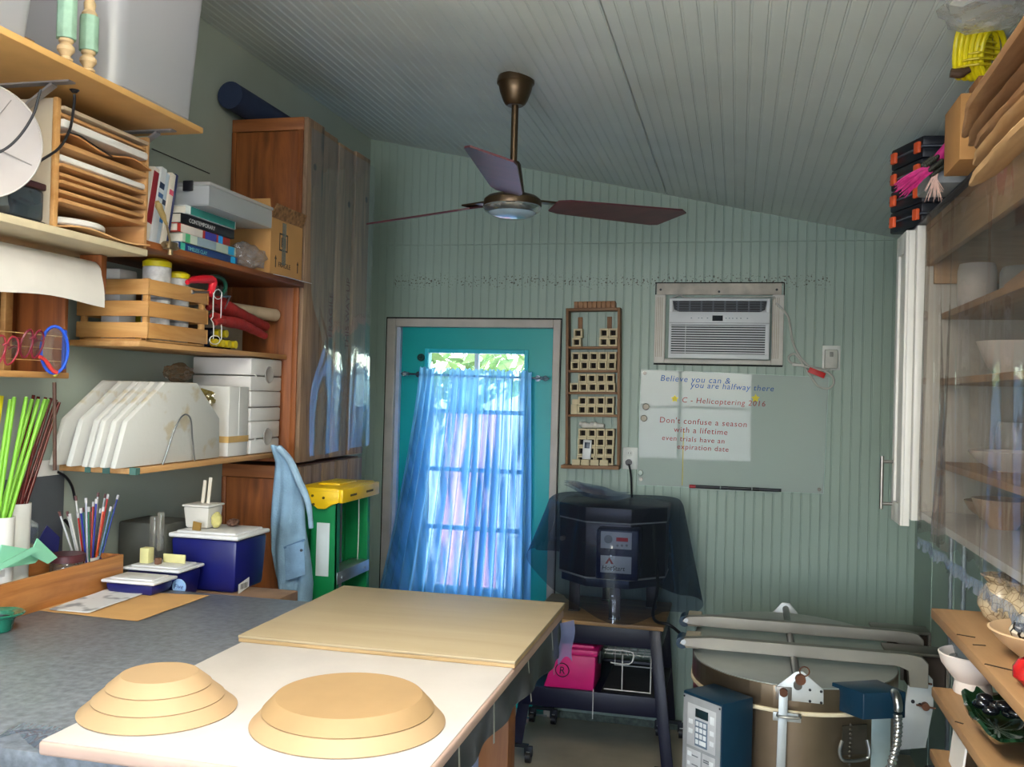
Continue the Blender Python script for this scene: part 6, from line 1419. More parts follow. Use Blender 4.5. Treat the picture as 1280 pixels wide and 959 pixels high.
mb = MB(); mb.lathe([(.088, 2.288), (.075, 2.272), (.045, 2.262), (0, 2.259)], (fx, fy, 0), 40); part('light_glass', mb, mat('lamp_glass', '#9db4c4', .08, .0, spec=1, coat=.5), t)
def blade(tip, chord_tilt, L0=.10, w0=.055, w1=.075):
    tip = Vector(tip); c = Vector((fx, fy, 2.322)); d = Vector((tip.x-c.x, tip.y-c.y, 0)).normalized(); s = Vector((0, 0, 1)).cross(d)
    dz = tip.z-c.z; L = Vector((tip.x-c.x, tip.y-c.y, 0)).length
    tl = math.radians(chord_tilt); side = s*math.cos(tl)+Vector((0, 0, 1))*math.sin(tl)
    def P(a, b): return c+d*a+Vector((0, 0, dz*a/L))+side*b
    mb = MB(); poly = [(L0+.06, -w0*.75), (L0+.10, -w0), (L-.03, -w1), (L, -w1*.72), (L-.05, w1*.9), (L-.08, w1), (L0+.10, w0), (L0+.06, w0*.75)]
    nrm = side.cross(d)*.006
    A = [mb.bm.verts.new(P(a, b)) for a, b in poly]; B = [mb.bm.verts.new(P(a, b)+nrm) for a, b in poly]; n = len(poly)
    mb.bm.faces.new(A); mb.bm.faces.new(B[::-1])
    for i in range(n): mb.bm.faces.new((A[i], A[(i+1) % n], B[(i+1) % n], B[i]))
    bl = part('blade', mb, M_BLADE, t, smooth=False)
    mb = MB(); mb.bar(P(.07, 0)-nrm*1.2, P(L0+.11, 0)-nrm*1.2, .045, .006, bev=.002); part('blade_arm', mb, M_BRZ, bl)
RF = .69
def tipat(a, dz): return (fx+RF*math.cos(math.radians(a)), fy+RF*math.sin(math.radians(a)), 2.322+dz)
blade(tipat(38, .012), -14); blade(tipat(158, -.02), -14); blade(tipat(278, 0), -14)
# ================================================================== BIG OVAL KILN
M_SSK = mat('kiln_stainless', '#7d6d5a', .36, .9, var=.15, vs=4); M_LIDT = mat('kiln_lid_grey', '#a3a7a2', .45, .5, var=.06); M_TEALB = mat('kiln_teal_blue', '#0b2c40', .4, var=.06); M_ZN = mat('zinc_plate', '#a9adac', .45, .6, var=.08); M_RUST = mat('rust_bolt', '#5c3a28', .7, .4, var=.3)
kx, ky, kr, kl = .195, 3.445, .325, .18     # centre, end radius, half straight run along y
def stad(r, n=28, grow=0):
    P = []
    for i in range(n+1): a = PI+PI*i/n; P.append((kx+r*math.cos(a), ky-kl+r*math.sin(a)))
    for i in range(n+1): a = PI*i/n; P.append((kx+r*math.cos(a), ky+kl+r*math.sin(a)))
    return P
t = thing('oval_kiln', 'large oval stainless kiln with a closed hinged lid', 'kiln', (kx, ky, 0))
mb = MB(); mb.prism(stad(kr-.004), 'z', .16, .716, 0); part('body', mb, M_SSK, t, ang=30)
mb = MB(); mb.prism(stad(kr+.004), 'z', .7165, .7285, .003); part('gasket_band', mb, mat('gasket_cream', '#d8c9a8', .6), t)
mb = MB(); mb.prism(stad(kr), 'z', .729, .797, .002); part('lid_side', mb, M_SSK, t, ang=30)
mb = MB(); mb.prism(stad(kr-.003), 'z', .7972, .8005, 0); part('lid_top', mb, M_LIDT, t)
mb = MB(); mb.prism(stad(kr-.03), 'z', .10, .1595, 0); part('base', mb, mat('kiln_base_dark', '#3a3c3e', .6), t)
for (x, y) in ((kx-.2, ky-.3), (kx+.2, ky-.3), (kx-.2, ky+.3), (kx+.2, ky+.3)): mb = MB(); mb.box(x-.025, x+.025, y-.025, y+.025, 0, .0995, .003); part('leg', mb, M_ZN, t)
# two lid bars ending in rounded ears, with the arms over the hinge
for k, (y, xl, xr) in enumerate(((3.21, -.170, .60), (3.525, -.178, .642))):
    mb = MB(); mb.prism([(xl, .839), (xl+.015, .853), (xl+.1, .862), (xr-.06, .862), (xr-.02, .856), (xr, .836), (xr, .76), (xr-.055, .76), (xr-.06, .81), (xr-.09, .822), (xl+.1, .822), (xl+.02, .826), (xl, .834)], 'y', y-.016, y+.016, .0015, 1); b_ = part('lid_bar', mb, mat('bar_steel', '#8d877d', .38, .85, var=.12, vs=5), t, smooth=False)
    mb = MB(); mb.cyl((xl+.012, y-.022, .841), (xl+.012, y+.022, .841), .008, n=14); part('bar_pin', mb, M_STEEL, b_)
    mb = MB(); mb.box(xl+.015, xl+.065, y+.04, y+.13, .806, .845, .004); part('bar_block', mb, mat('block_tan', '#a59a86', .6), b_)
    mb = MB(); mb.cyl((xl+.004, y+.05, .82), (xl+.004, y+.12, .82), .02, n=16); part('spring_cup', mb, M_TEALB, b_)
for y in (3.44, 3.75):
    mb = MB(); mb.box(.50, .70, y-.055, y+.055, .812, .822, .002); mb.box(.69, .70, y-.055, y+.055, .70, .812); mb.box(.565, .69, y+.045, y+.055, .70, .812); h_ = part('hinge_housing', mb, mat('hinge_steel', '#6f6a62', .4, .8), t)
    mb = MB(); mb.box(.575, .689, y-.04, y+.044, .705, .811); part('hinge_opening_shade', mb, mat('opening_shade', '#2b211a', .8), h_)  # dark block paints in the shade of the housing's opening
# long rod through the plates
mb = MB(); mb.cyl((.19, 2.905, .8135), (.205, 3.955, .815), .0125, n=16); part('lifting_rod', mb, mat('rod_grey', '#55534e', .35, .8), t)
F = 2.932
q = lambda a, b, y=F: ony(a, b, y)
pl = [q(a, b) for a, b in ((968, 858), (994, 839), (1003, 838), (1029, 861), (1029, 879), (972, 873))]
mb = MB(); mb.prism([(p.x, p.z) for p in pl], 'y', F-.012, F-.006, .001); pp = part('lid_plate', mb, mat('plate_pale', '#b9bcba', .45, .4, var=.05), t)
mb = MB(); p = q(1000, 847); mb.cyl((p.x, F-.03, p.z), (p.x, F-.004, p.z), .015, n=18); part('rod_end', mb, M_RUST, pp)
mb = MB(); p2 = q(1005, 837); mb.tube([(p2.x+.014*math.cos(a), F-.022, p2.z+.014*math.sin(a)) for a in [2*PI*k/12 for k in range(12)]], .002, 6, closed=True, sm=1); part('pin_ring', mb, M_RUST, pp)
mb = MB()
for a, b in ((1012, 861), (1026, 863), (1012, 875), (1026, 877)): p = q(a, b); mb.cyl((p.x, F-.015, p.z), (p.x, F-.0118, p.z), .004, n=10)
part('rivet', mb, M_BLACK, pp)
Yr = ky+kl+kr+.006; mb = MB(); mb.prism([(.15, .74), (.26, .74), (.26, .79), (.22, .838), (.19, .838), (.15, .79)], 'y', Yr, Yr+.006, .001); part('lid_plate', mb, mat('plate_pale', '#b9bcba', .45, .4, var=.05), t)
a, b = q(970, 856), q(989, 874); mb = MB(); mb.box(a.x, b.x, F-.018, F-.0125, b.z, a.z, .001); lp = part('latch_plate', mb, mat('latch_steel', '#77716a', .4, .8), t)
a, b = q(966, 888, 2.935), q(1001, 897, 2.935); mb = MB(); mb.box(a.x, b.x, F-.012, F-.005, b.z-.012, a.z, .001); part('catch_plate', mb, M_ZN, t)
p0, p1 = q(979, 861), q(974, 985)
mb = MB(); mb.bar((p0.x, F-.024, p0.z), (p1.x, F-.024, p1.z-.08), .026, .004, up=(0, 1, 0), bev=.001); part('latch_strap', mb, M_ZN, t)
mb = MB(); mb.cyl((p0.x, F-.032, p0.z-.004), (p0.x, F-.018, p0.z-.004), .012, n=16); part('latch_bolt', mb, M_RUST, t)
a, b = q(973, 888), q(998, 890); mb = MB(); mb.tube([(a.x, F-.012, a.z-.004), (a.x, F-.034, a.z-.008), (b.x, F-.034, b.z-.008), (b.x, F-.012, b.z-.004)], .004, 8, sm=3); part('latch_loop', mb, M_STEEL, t)
# drop handle and seam chain
fr_ = lambda a, b: ony(a, b, 2.985)
c0, c1 = fr_(1052, 905), fr_(1084, 945)
mb = MB(); mb.hexa([(c0.x, 2.965, c1.z), (c1.x, 3.0, c1.z), (c1.x, 3.008, c1.z), (c0.x, 2.973, c1.z), (c0.x, 2.965, c0.z), (c1.x, 3.0, c0.z), (c1.x, 3.008, c0.z), (c0.x, 2.973, c0.z)]); hp = part('handle_plate', mb, mat('handle_plate', '#5c564c', .4, .8), t)
mb = MB(); mb.tube([(c0.x, 2.955, c0.z-.04), (c0.x-.008, 2.945, c0.z-.07), (c0.x+.006, 2.945, c1.z-.008), (c1.x-.006, 2.972, c1.z-.005), (c1.x+.004, 2.975, c0.z-.07), (c1.x-.002, 2.985, c0.z-.04)], .0055, 10); part('drop_handle', mb, M_STEEL, hp)
mb = MB(); p = fr_(1064, 880)
for k in range(14): mb.ball((p.x-.004, 2.953, .70-k*.013), .0045, 8)
part('seam_beading', mb, mat('bead_dark', '#58544c', .4, .7), t)
# keypad controller, turned to the room
P = onz(903, 881, .76); du = Vector((-.75, .66, 0)).normalized(); dv = Vector((.66, .75, 0)).normalized()
Mc = Matrix(((du.x, dv.x, 0, P.x), (du.y, dv.y, 0, P.y), (0, 0, 1, 0), (0, 0, 0, 1)))   # x along keypad (0 near edge), y into the box
Wc, Dc, Zt_, Zb_ = .158, .135, .76, .42
mb = MB(); mb.box(0, Wc, .002, Dc, Zb_, Zt_, .003, M=Mc); cb = part('controller_box', mb, M_TEALB, t)
mb = MB(); mb.box(.004, Wc-.004, -.0012, .0018, Zb_+.05, Zt_-.008, .001, M=Mc); part('controller_panel', mb, mat('ctl_grey', '#8f9193', .45), cb)
kp = lambda u, v: (Wc-u*Wc, Zt_-v*.30)     # u from far edge, v down
def kbox(nm, u0, u1, v0, v1, m, d=.0022, lab=None):
    a, b = kp(u0, v0), kp(u1, v1); mb = MB(); mb.box(b[0], a[0], -d, -.0011, b[1], a[1], .0003, M=Mc); return part(nm, mb, m, cb, label=lab)
M_OVL = mat('overlay_pale', '#b6b7b9', .45); M_KEY = mat('key_white', '#dcdfe0', .4)
kbox('overlay', .14, .86, .10, .52, M_OVL, .0016); kbox('overlay', .14, .50, .55, .95, M_OVL, .0016); kbox('overlay', .54, .86, .55, .95, M_OVL, .0016)
kbox('readout', .35, .67, .13, .215, mat('readout', '#1b2b30', .2), .003); kbox('keypad_field', .34, .66, .24, .50, mat('keypad_blue', '#5f6f80', .4), .0019)
for r_i in range(4):
    for c_i in range(3):
        if r_i == 3 and c_i: continue
        kbox('key', .365+c_i*.095, .435+c_i*.095, .255+r_i*.06, .298+r_i*.06, M_KEY, .003)
kbox('key', .46, .625, .435, .478, M_KEY, .003)
for (u0, v0) in ((.18, .255), (.18, .35), (.72, .16), (.72, .19), (.72, .30), (.72, .40), (.17, .58), (.72, .60), (.72, .72), (.72, .83), (.58, .85)): kbox('key', u0, u0+.10, v0, v0+.045, M_KEY, .003)
for v0 in (.68, .75, .82): kbox('key', .17, .23, v0, v0+.035, M_KEY, .003)
mb = MB()
for (u, v) in ((.28, .60), (.28, .69), (.28, .76), (.28, .83), (.57, .60), (.57, .62)): a = kp(u, v); mb.box(a[0]-.025, a[0], -.0022, -.0016, a[1]-.004, a[1]-.001, M=Mc)
part('key_print', mb, mat('print_dark_grey', '#5c6064', .5), cb)
mb = MB()
for (u, v) in ((.05, .05), (.95, .05)): a = kp(u, v); mb.cyl(Mc @ Vector((a[0], -.003, a[1])), Mc @ Vector((a[0], 0, a[1])), .003, n=10)
part('panel_screw', mb, M_BLACK, cb)
mb = MB(); mb.tube([Mc @ Vector(v) for v in ((0, .05, .50), (-.02, .05, .49), (-.03, .05, .45), (-.03, .06, .30))], .010, 10); part('controller_lead', mb, mat('lead_grey', '#7c8084', .4), cb)
# junction box, conduit, hinge plate
pA = ony(1080, 870, 2.93)
jb = [(.292, 2.985), (.372, 2.90), (.495, 2.955), (.43, 3.06)]
mb = MB(); mb.hexa([(x, y, .735) for x, y in jb]+[(x, y, .812) for x, y in jb], .003); part('junction_box', mb, M_TEALB, t)
c = ony(1120, 872, 2.92); mb = MB(); mb.tube([c+Vector((0, .03, .004)), c+Vector((0, -.006, .004)), c+Vector((.002, -.022, -.015)), c+Vector((.002, -.022, -.03))], .013, 12); part('elbow', mb, M_STEEL, t)
mb = MB(); cs_ = [ony(a, b, 2.90) for a, b in ((1122, 893), (1123, 910), (1121, 930), (1116, 950), (1108, 975))]+[Vector((.42, 2.95, .40))]
P_ = []; 
for a, b in zip(cs_, cs_[1:]):
    for k in range(9): P_.append(a.lerp(b, k/9))
mb.tube(P_, [.0105, .0135]*27, 12, sm=1); part('conduit', mb, mat('conduit_steel', '#b4b8ba', .25, .9), t)
mb = MB(); p, q2 = ony(1079, 893, 3.03), ony(1112, 990, 3.03); mb.box(p.x, q2.x, 3.03, 3.10, .30, .734, .003); part('side_cover', mb, mat('cover_grey_green', '#7c8a88', .5, .2), t)
Yh = 3.235
pts = [ony(a, b, Yh) for a, b in ((1136, 850), (1139, 844), (1160, 843), (1166, 850), (1167, 882), (1157, 935), (1122, 938), (1128, 900))]
mb = MB(); mb.prism([(p.x, p.z) for p in pts], 'y', Yh, Yh+.006, .001); hp = part('hinge_plate', mb, mat('plate_pale', '#b9bcba', .45, .4, var=.05), t)
for (a, b) in ((1152, 852), (1156, 882)):
    p = ony(a, b, Yh); mb = MB(); mb.cyl((p.x, Yh-.02, p.z), (p.x, Yh, p.z), .012, n=14); mb.cyl((p.x-.028, Yh-.016, p.z+.004), (p.x+.028, Yh-.016, p.z-.002), .003, n=8); part('wing_bolt', mb, M_RUST, hp)
mb = MB()
for a, b in ((1141, 877), (1150, 881)): p = ony(a, b, Yh); mb.cyl((p.x, Yh-.003, p.z), (p.x, Yh, p.z), .006, n=10)
part('plate_hole', mb, M_BLACK, hp)
# black wire basket beyond
t = thing('wire_basket', 'black wire basket standing between the oval kiln and the right-hand shelves', 'basket', (.66, 2.86, 0))
mb = MB(); bx = (.565, .76, 2.72, 3.0)
mbk = mat('basket_black', '#12141a', .4)
for z in (.02, .2, .4, .585):
    mb = MB(); mb.tube([(bx[0], bx[2], z), (bx[1], bx[2], z), (bx[1], bx[3], z), (bx[0], bx[3], z)], .006 if z > .5 else .003, 8, closed=True, sm=1); part('ring', mb, mbk, t)
mb = MB()
for k in range(9):
    for (x, y) in ((bx[0]+(bx[1]-bx[0])*k/8, bx[2]), (bx[0]+(bx[1]-bx[0])*k/8, bx[3]), (bx[0], bx[2]+(bx[3]-bx[2])*k/8), (bx[1], bx[2]+(bx[3]-bx[2])*k/8)): mb.cyl((x, y, .002), (x, y, .585), .0022, n=6)
part('wire_mesh', mb, mbk, t)

# ================================================================== WALL CUPBOARD WITH PLASTIC FRONT
M_CABW = mat('cupboard_white', '#d3d2cd', .4, var=.03); M_CABS = wood('cabinet_shelf', '#8d6848', '#ad8660', 'y', 1, .6)
t = thing('wall_shelf_cabinet', 'white wall cupboard with wooden shelves behind clear plastic', 'cabinet', (.67, 2.3, 1.32))
xF, xBk, yN, yFar, zB, zT_ = .52, .822, 1.25, 2.962, 1.322, 2.172
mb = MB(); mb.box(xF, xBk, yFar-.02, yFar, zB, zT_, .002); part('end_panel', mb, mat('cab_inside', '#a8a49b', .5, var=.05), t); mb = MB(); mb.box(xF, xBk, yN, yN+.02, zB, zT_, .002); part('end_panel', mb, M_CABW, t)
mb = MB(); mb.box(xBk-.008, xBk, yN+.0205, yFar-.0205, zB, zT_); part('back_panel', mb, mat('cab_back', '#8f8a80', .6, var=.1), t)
mb = MB(); mb.box(xF, xBk-.0085, yN+.0205, yFar-.0205, zT_-.018, zT_); part('top_panel', mb, M_CABS, t); mb = MB(); mb.box(xF, xBk-.0085, yN+.0205, yFar-.0205, zB, zB+.018); part('bottom_panel', mb, M_CABW, t)
mb = MB(); mb.box(xF+.002, xF+.02, yN+.0205, yFar-.0205, zT_-.12, zT_-.0185, .002); part('top_rail', mb, wood('raw_rail', '#8a6a48', '#b3906a', 'y', 1, .7), t)
mb = MB(); mb.box(.4965, xF-.0005, yFar-.018, yFar+.004, zB-.01, zT_, .002); part('stile', mb, M_CABW, t)
shx = .565
mb = MB(); mb.box(xF+.022, xBk-.0085, yFar-.034, yFar-.0205, 2.0, zT_-.0185, .001); part('wood_cleat', mb, wood('raw_rail_x', '#8a6a48', '#b3906a', 'x', 1, .7), t)
SZ = [onx(1176, 392, shx).z, onx(1172, 474, shx).z, onx(1170, 576, shx).z]
for z in SZ: mb = MB(); mb.box(shx, xBk-.0085, yN+.0205, yFar-.0205, z-.018, z, .002); part('shelf', mb, M_CABS, t)
mb = MB(); mb.box(.4965, xBk, yFar+.0045, 3.135, zB-.01, zT_-.002, .002); part('far_bay', mb, M_CABW, t)
mb = MB(); dx0, dx1 = .47, .4955; dz0, dz1 = 1.292, 2.162; dy0, dy1 = 2.967, 3.137
mb.box(dx0+.008, dx1, dy0, dy1, dz0, dz1, .001)
for (a, b, c, d) in ((dy0, dy0+.04, dz0, dz1), (dy1-.04, dy1, dz0, dz1), (dy0+.04, dy1-.04, dz1-.06, dz1), (dy0+.04, dy1-.04, dz0, dz0+.06)): mb.box(dx0, dx0+.0078, a, b, c, d, .001)
dr = part('door', mb, M_CABW, t)
mb = MB(); hy = dy1-.02; hz0, hz1 = onx(1106, 637, .44).z+.03, onx(1106, 585, .44).z+.03
hz0, hz1 = 1.335, 1.475
mb.cyl((.438, hy, hz0-.012), (.438, hy, hz1+.012), .006, n=12)
for z in (hz0+.005, hz1-.005): mb.cyl((.438, hy, z), (dx0, hy, z), .005, n=10)
part('handle', mb, mat('handle_nickel', '#8d8a84', .3, .9), dr)
# bowls inside
M_BISQ = mat('bisque_white', '#cfc8bf', .6, var=.05); M_GLZ = mat('glaze_grey', '#a3a19c', .3, var=.15)
def pot(name, lbl, x, y, z, prof, m, cat, group=None):
    mb = MB(); mb.lathe(prof, (x, y, z+.0006), 40); return solo(name, lbl, cat, mb, m, group)
bowlp = lambda r, h: [(0, 0), (r*.42, 0), (r*.45, .006), (r*.8, h*.5), (r, h), (r*.95, h), (r*.74, h*.5), (r*.35, .012), (0, .01)]
jarp = lambda r, h: [(0, 0), (r*.8, 0), (r, h*.15), (r, h*.85), (r*.9, h), (r*.82, h), (r*.9, h*.8), (r*.9, h*.15), (0, h*.1)]
pot('white_bowl', 'white footed bowl behind the plastic on the middle cupboard shelf, nearer end', .66, 2.56, SZ[1], bowlp(.085, .085), M_BISQ, 'bowl')
pot('white_bowl', 'smaller white bowl behind the plastic on the middle cupboard shelf, far end', .70, 2.76, SZ[1], bowlp(.065, .06), M_BISQ, 'bowl')
pot('white_bowl', 'wide shallow bowl behind the plastic on the lowest cupboard shelf', .67, 2.60, SZ[2], bowlp(.10, .05), M_BISQ, 'bowl')
pot('grey_jar', 'tall grey jar behind the plastic under the middle cupboard shelf', .74, 2.83, SZ[2], jarp(.05, .12), M_GLZ, 'jar')
pot('grey_jar', 'grey cylinder jar behind the plastic on the top cupboard shelf', .72, 2.70, SZ[0], jarp(.06, .10), M_GLZ, 'jar')
pot('grey_jar', 'pale jar behind the plastic at the far end of the top cupboard shelf', .64, 2.86, SZ[0], jarp(.05, .13), M_BISQ, 'jar')
pot('tan_bowl', 'tan bowl behind the plastic on the floor of the cupboard', .66, 2.62, zB+.018, bowlp(.075, .075), mat('tan_glaze', '#a98f78', .5), 'bowl')
pot('tan_bowl', 'tan dish behind the plastic on the cupboard floor, far end', .68, 2.82, zB+.018, bowlp(.07, .05), mat('tan_glaze', '#a98f78', .5), 'bowl')
mb = MB(); mb.hexa([(.60, 1.95, SZ[0]+.001), (.64, 1.95, SZ[0]+.001), (.64, 2.42, SZ[0]+.001), (.60, 2.42, SZ[0]+.001), (.60, 1.95, SZ[0]+.07), (.64, 1.95, SZ[0]+.07), (.64, 2.42, SZ[0]+.022), (.60, 2.42, SZ[0]+.022)], .003); solo('rough_plank', 'rough wedge of wood lying on the top cupboard shelf', 'wood', mb, M_CABS)
# plastic sheet
def psheet(u, v):
    y = yFar-.16-u*1.42; z = zT_+.004-v*(zT_-1.305)
    f = math.sin(u*60+2*math.sin(u*9))*.5+math.sin(u*27+v*1.5)*.8
    x = xF-.012-.010*f*(.3+.7*v)-.03*math.exp(-((u-.12-.07*v)/.018)**2)*(v**.6)-.028*math.exp(-((u-.21-.03*v)/.02)**2)*v-.018*math.exp(-((u-.035)/.02)**2)
    return (x, y, z+(.006*math.sin(u*140)-.004 if v > .99 else 0))
mb = MB(); mb.grid(psheet, 220, 40)
solo('hanging_clear_sheet', 'clear rippled plastic sheet hanging over the front of the white cupboard', 'plastic sheet', mb, film('front_clear', '#efeceb', .15, .07, .07, '#bab6b2', bump=.15, bs=8), ang=180)
def fringe(u, v):
    y = yFar-.17-u*1.4; z = 1.290-.026*v
    return (xF-.03-.004*math.sin(u*330)*v-.005*math.sin(u*47), y, z+.008*math.sin(u*290+3*math.sin(u*60))*(1 if v > .9 else 0))
mb = MB(); mb.grid(fringe, 260, 4); solo('hanging_plastic_fringe', 'crinkled bluish fringe along the bottom of the cupboard plastic', 'plastic fringe', mb, film('fringe_blue', '#e6eaf2', .2, .1, .35, '#b4c2d8'), ang=180)
# ---- things on top of the cupboard
t = plank('top_shelf', 'black board lying on top of the white cupboard', .50, .822, 1.3, 3.13, 2.1735, 2.18, M_BLACK, cat='board')
zt = 2.1805
M_CASE = mat('case_black', '#14161f', .4); M_ORG = mat('latch_orange', '#d9562a', .45); M_CASEG = mat('case_rim', '#5c626c', .4)
nc = Vector((.513, 2.985, 0)); du = Vector((.995, .10, 0)); dv = Vector((-.34, .94, 0)).normalized()
Mt = Matrix(((du.x, dv.x, 0, nc.x), (du.y, dv.y, 0, nc.y), (0, 0, 1, 0), (0, 0, 0, 1)))
for k in range(4):
    z0 = zt+.0008+k*.0665; z1 = z0+.0655
    t = thing('organiser_case', ['black tool organiser with orange latches, lowest of the stack', 'black tool organiser with orange latches, second from the bottom', 'black tool organiser with orange latches, third from the bottom', 'black tool organiser with orange latches, topmost of the stack'][k], 'tool case', (Mt @ Vector((.14, .09, z0))), group='black tool organisers on the cupboard')
    mb = MB(); mb.box(0, .13, 0, .185, z0, z0+.032, .006, M=Mt); part('tray', mb, M_CASE, t)
    mb = MB(); mb.box(0, .13, 0, .185, z0+.0365, z1, .006, M=Mt); part('lid', mb, M_CASE, t)
    mb = MB(); mb.box(-.003, .133, -.003, .188, z0+.0325, z0+.036, .001, M=Mt); part('rim', mb, M_CASEG, t)
    for v in (.02, .155): mb = MB(); mb.box(-.011, -.0005, v-.013, v+.013, z0+.016, z0+.05, .003, M=Mt); part('latch', mb, M_ORG, t, label='orange latch')
mb = MB(); mb.box(.435, .64, 2.43, 2.60, zt+.0005, zt+.034, .006); solo('grey_tray', 'grey plastic tray overhanging the black board, under the pink tassel', 'tray', mb, mat('tray_grey', '#6f7377', .5))
# pink tassel brush
t = thing('tassel_brush', 'magenta hair tassel with a black beaded band lying over the grey tray', 'brush', (.47, 2.5, zt+.036))
def pq(a, b, y=2.42): return ony(a, b, y)
mb = MB(); mb.cyl(pq(1172, 200), pq(1188, 178), .014, .010, 14); part('handle', mb, mat('handle_magenta', '#a81e6a', .5), t)
mb = MB()
for k in range(8):
    p = pq(1160, 213).lerp(pq(1174, 202), k/7)
    d = (pq(1174, 202)-pq(1160, 213)).normalized(); side = d.cross(Vector((0, 1, 0))).normalized()
    for j in range(7): a = 2*PI*j/7; mb.ball(p+(side*math.cos(a)+Vector((0, 1, 0))*math.sin(a))*.017, .006, 6)
part('beaded_band', mb, mat('beads_dark', '#23241c', .4, var=.6, vs=120), t)
rr = random.Random(9); mb = MB(); mb2 = MB()
for k in range(150):
    s = rr.uniform(-1, 1); st = pq(1163+3*s, 211+4*s, 2.42+.014*rr.uniform(-1, 1))
    far = rr.uniform(.55, 1); en = pq(1163-46*far+rr.uniform(-3, 3)+(8 if s > 0 else 0), 213+27*far+s*9*far+rr.uniform(-3, 3), 2.42+.02*rr.uniform(-1, 1))
    md = st.lerp(en, .5)+Vector((0, 0, .004)); mb.tube([st, md, en], [.0022, .0016, .0006], 4, sm=2)
part('hair', mb, mat('hair_magenta', '#b01f6c', .5, var=.3, vs=90), t)
for k in range(30):
    st = pq(1170+rr.uniform(-5, 3), 215, 2.42+.01*rr.uniform(-1, 1)); en = pq(1158+rr.uniform(-3, 22), 240+rr.uniform(-6, 14), 2.415)
    mb2.tube([st, st.lerp(en, .5), en], [.0016, .0012, .0005], 4, sm=1)
part('pale_hair', mb2, mat('hair_pale', '#c9a79c', .5), t, label='pale loose hairs')
# cardboard carton, yellow coil, clear bag, driftwood slabs
mb = MB(); y0, y1 = 2.20, 2.36; x0, x1 = .452, .70
t = thing('cardboard_carton', 'cardboard carton with an upright flap on top of the cupboard', 'box', (.56, 2.28, zt))
mb.box(x0, x1, y0, y1, zt+.0005, 2.325, .002); part('body', mb, mat('carton_brown', '#9c7040', .8, var=.08), t)
mb = MB(); p = ony(1224, 72, y0); mb.box(p.x, p.x+.012, y0+.002, y0+.09, 2.3255, 2.362, .001); part('flap', mb, mat('flap_dark', '#8a5a32', .8), t, label='brown upright flap')
c = Vector((.462, 2.275, 2.327))
t = thing('yellow_hose_coil', 'yellow ribbed hose coil with a brown end on the cardboard carton', 'hose', (c.x, c.y, c.z))
cc = ony(1217, 66, 2.28); cc.z = max(cc.z, 2.392)
M_YH = mat('hose_yellow', '#e0cc14', .35, var=.06)
for k in range(6):
    P = []; ox = -.03+.013*k
    for j in range(16):
        th = 2*PI*j/16; P.append(Vector((cc.x+ox+.026*math.cos(th)*(.6+.1*k), cc.y-.02+.03*math.cos(th+.8), cc.z-.004+.050*math.sin(th)-.002*k)))
    mb = MB(); mb.tube(P, .0062, 9, closed=True, sm=2); part('hose_turn', mb, M_YH, t)
    for q_ in range(10):
        pass
mb = MB()
for k in range(7): mb.tube([Vector((cc.x-.045+.001*k, cc.y-.02, cc.z-.04+.012*k)), Vector((cc.x, cc.y-.048, cc.z-.042+.013*k)), Vector((cc.x+.05, cc.y-.01, cc.z-.035+.012*k))], .0028, 6, sm=3)
part('hose_rib', mb, mat('hose_rib', '#c2ac12', .4), t)
mb = MB(); mb.ball((cc.x, cc.y, cc.z), .036, 16, (1.2, .8, 1.1)); part('hose_core', mb, mat('hose_inner', '#b89e10', .5, var=.2, vs=60), t)
mb = MB(); p = ony(1193, 92, 2.25); mb.tube([p+Vector((-.008, 0, .002)), p+Vector((.012, 0, .0)), p+Vector((.03, 0, .008))], [.010, .011, .008], 10); part('end_fitting', mb, mat('fitting_brown', '#4a3320', .6), t)
crumple('crumpled clear plastic bag squeezed under the ceiling above the yellow coil', 'hanging_plastic_bag', (.46, 2.02, 2.437), (.085, .11, .032), film('bag_white', '#fafafa', .2, .14, .3, '#f4f4f4', bump=.6, bs=30), 21, 3)
def slab(lbl, pts, w, th, seed, m, x=.485):
    rn = random.Random(seed); P = [onx(a, b, xx) for a, b, xx in pts]; N = len(P); mb = MB(); rings = []
    Q = []
    for i in range(N-1):
        for k in range(6): Q.append(P[i].lerp(P[i+1], k/6))
    Q.append(P[-1]); n = len(Q)
    for i, p in enumerate(Q):
        d = (Q[min(n-1, i+1)]-Q[max(0, i-1)]).normalized(); s = Vector((1, 0, 0)); s = (s-d*s.dot(d)).normalized(); u = s.cross(d)
        k = min(1, .25+i/6)*(1+.12*noise.noise(Vector((i*.5, seed, 0)))); t_ = th*min(1, .4+i/4)
        rings.append([mb.bm.verts.new(p+s*(w*k*math.cos(a)*.5+w*.5*.9)+u*t_*.5*math.sin(a)*(1+.1*noise.noise(Vector((i*.7, seed, a))))) for a in [2*PI*j/10 for j in range(10)]])
    for A, B in zip(rings, rings[1:]):
        for j in range(10): mb.bm.faces.new((A[j], A[(j+1) % 10], B[(j+1) % 10], B[j]))
    mb.bm.faces.new(rings[0][::-1]); mb.bm.faces.new(rings[-1])
    return solo('mounted_wood_slab', lbl, 'wood slab', mb, m, 'rough wood slabs over the cupboard')
M_SL1 = wood('slab_tan', '#74502f', '#9c7650', 'y', 1.5, .7); M_SL2 = wood('slab_pale', '#957048', '#b8966a', 'y', 1.5, .7)
slab('rough tan wood slab lying topmost, its split tip beside the carton flap', [(1191, 170, .41), (1214, 121, .41), (1248, 71, .41), (1298, -4, .41)], .05, .030, 1, M_SL1)
slab('thin dark wood slab directly under the topmost one', [(1199, 182, .425), (1220, 153, .425), (1260, 103, .425), (1300, 58, .425)], .05, .013, 2, M_SL1)
slab('broad brown wood slab in the middle of the pile of slabs', [(1206, 184, .415), (1230, 160, .415), (1265, 122, .415), (1300, 82, .415)], .05, .020, 3, M_SL1)
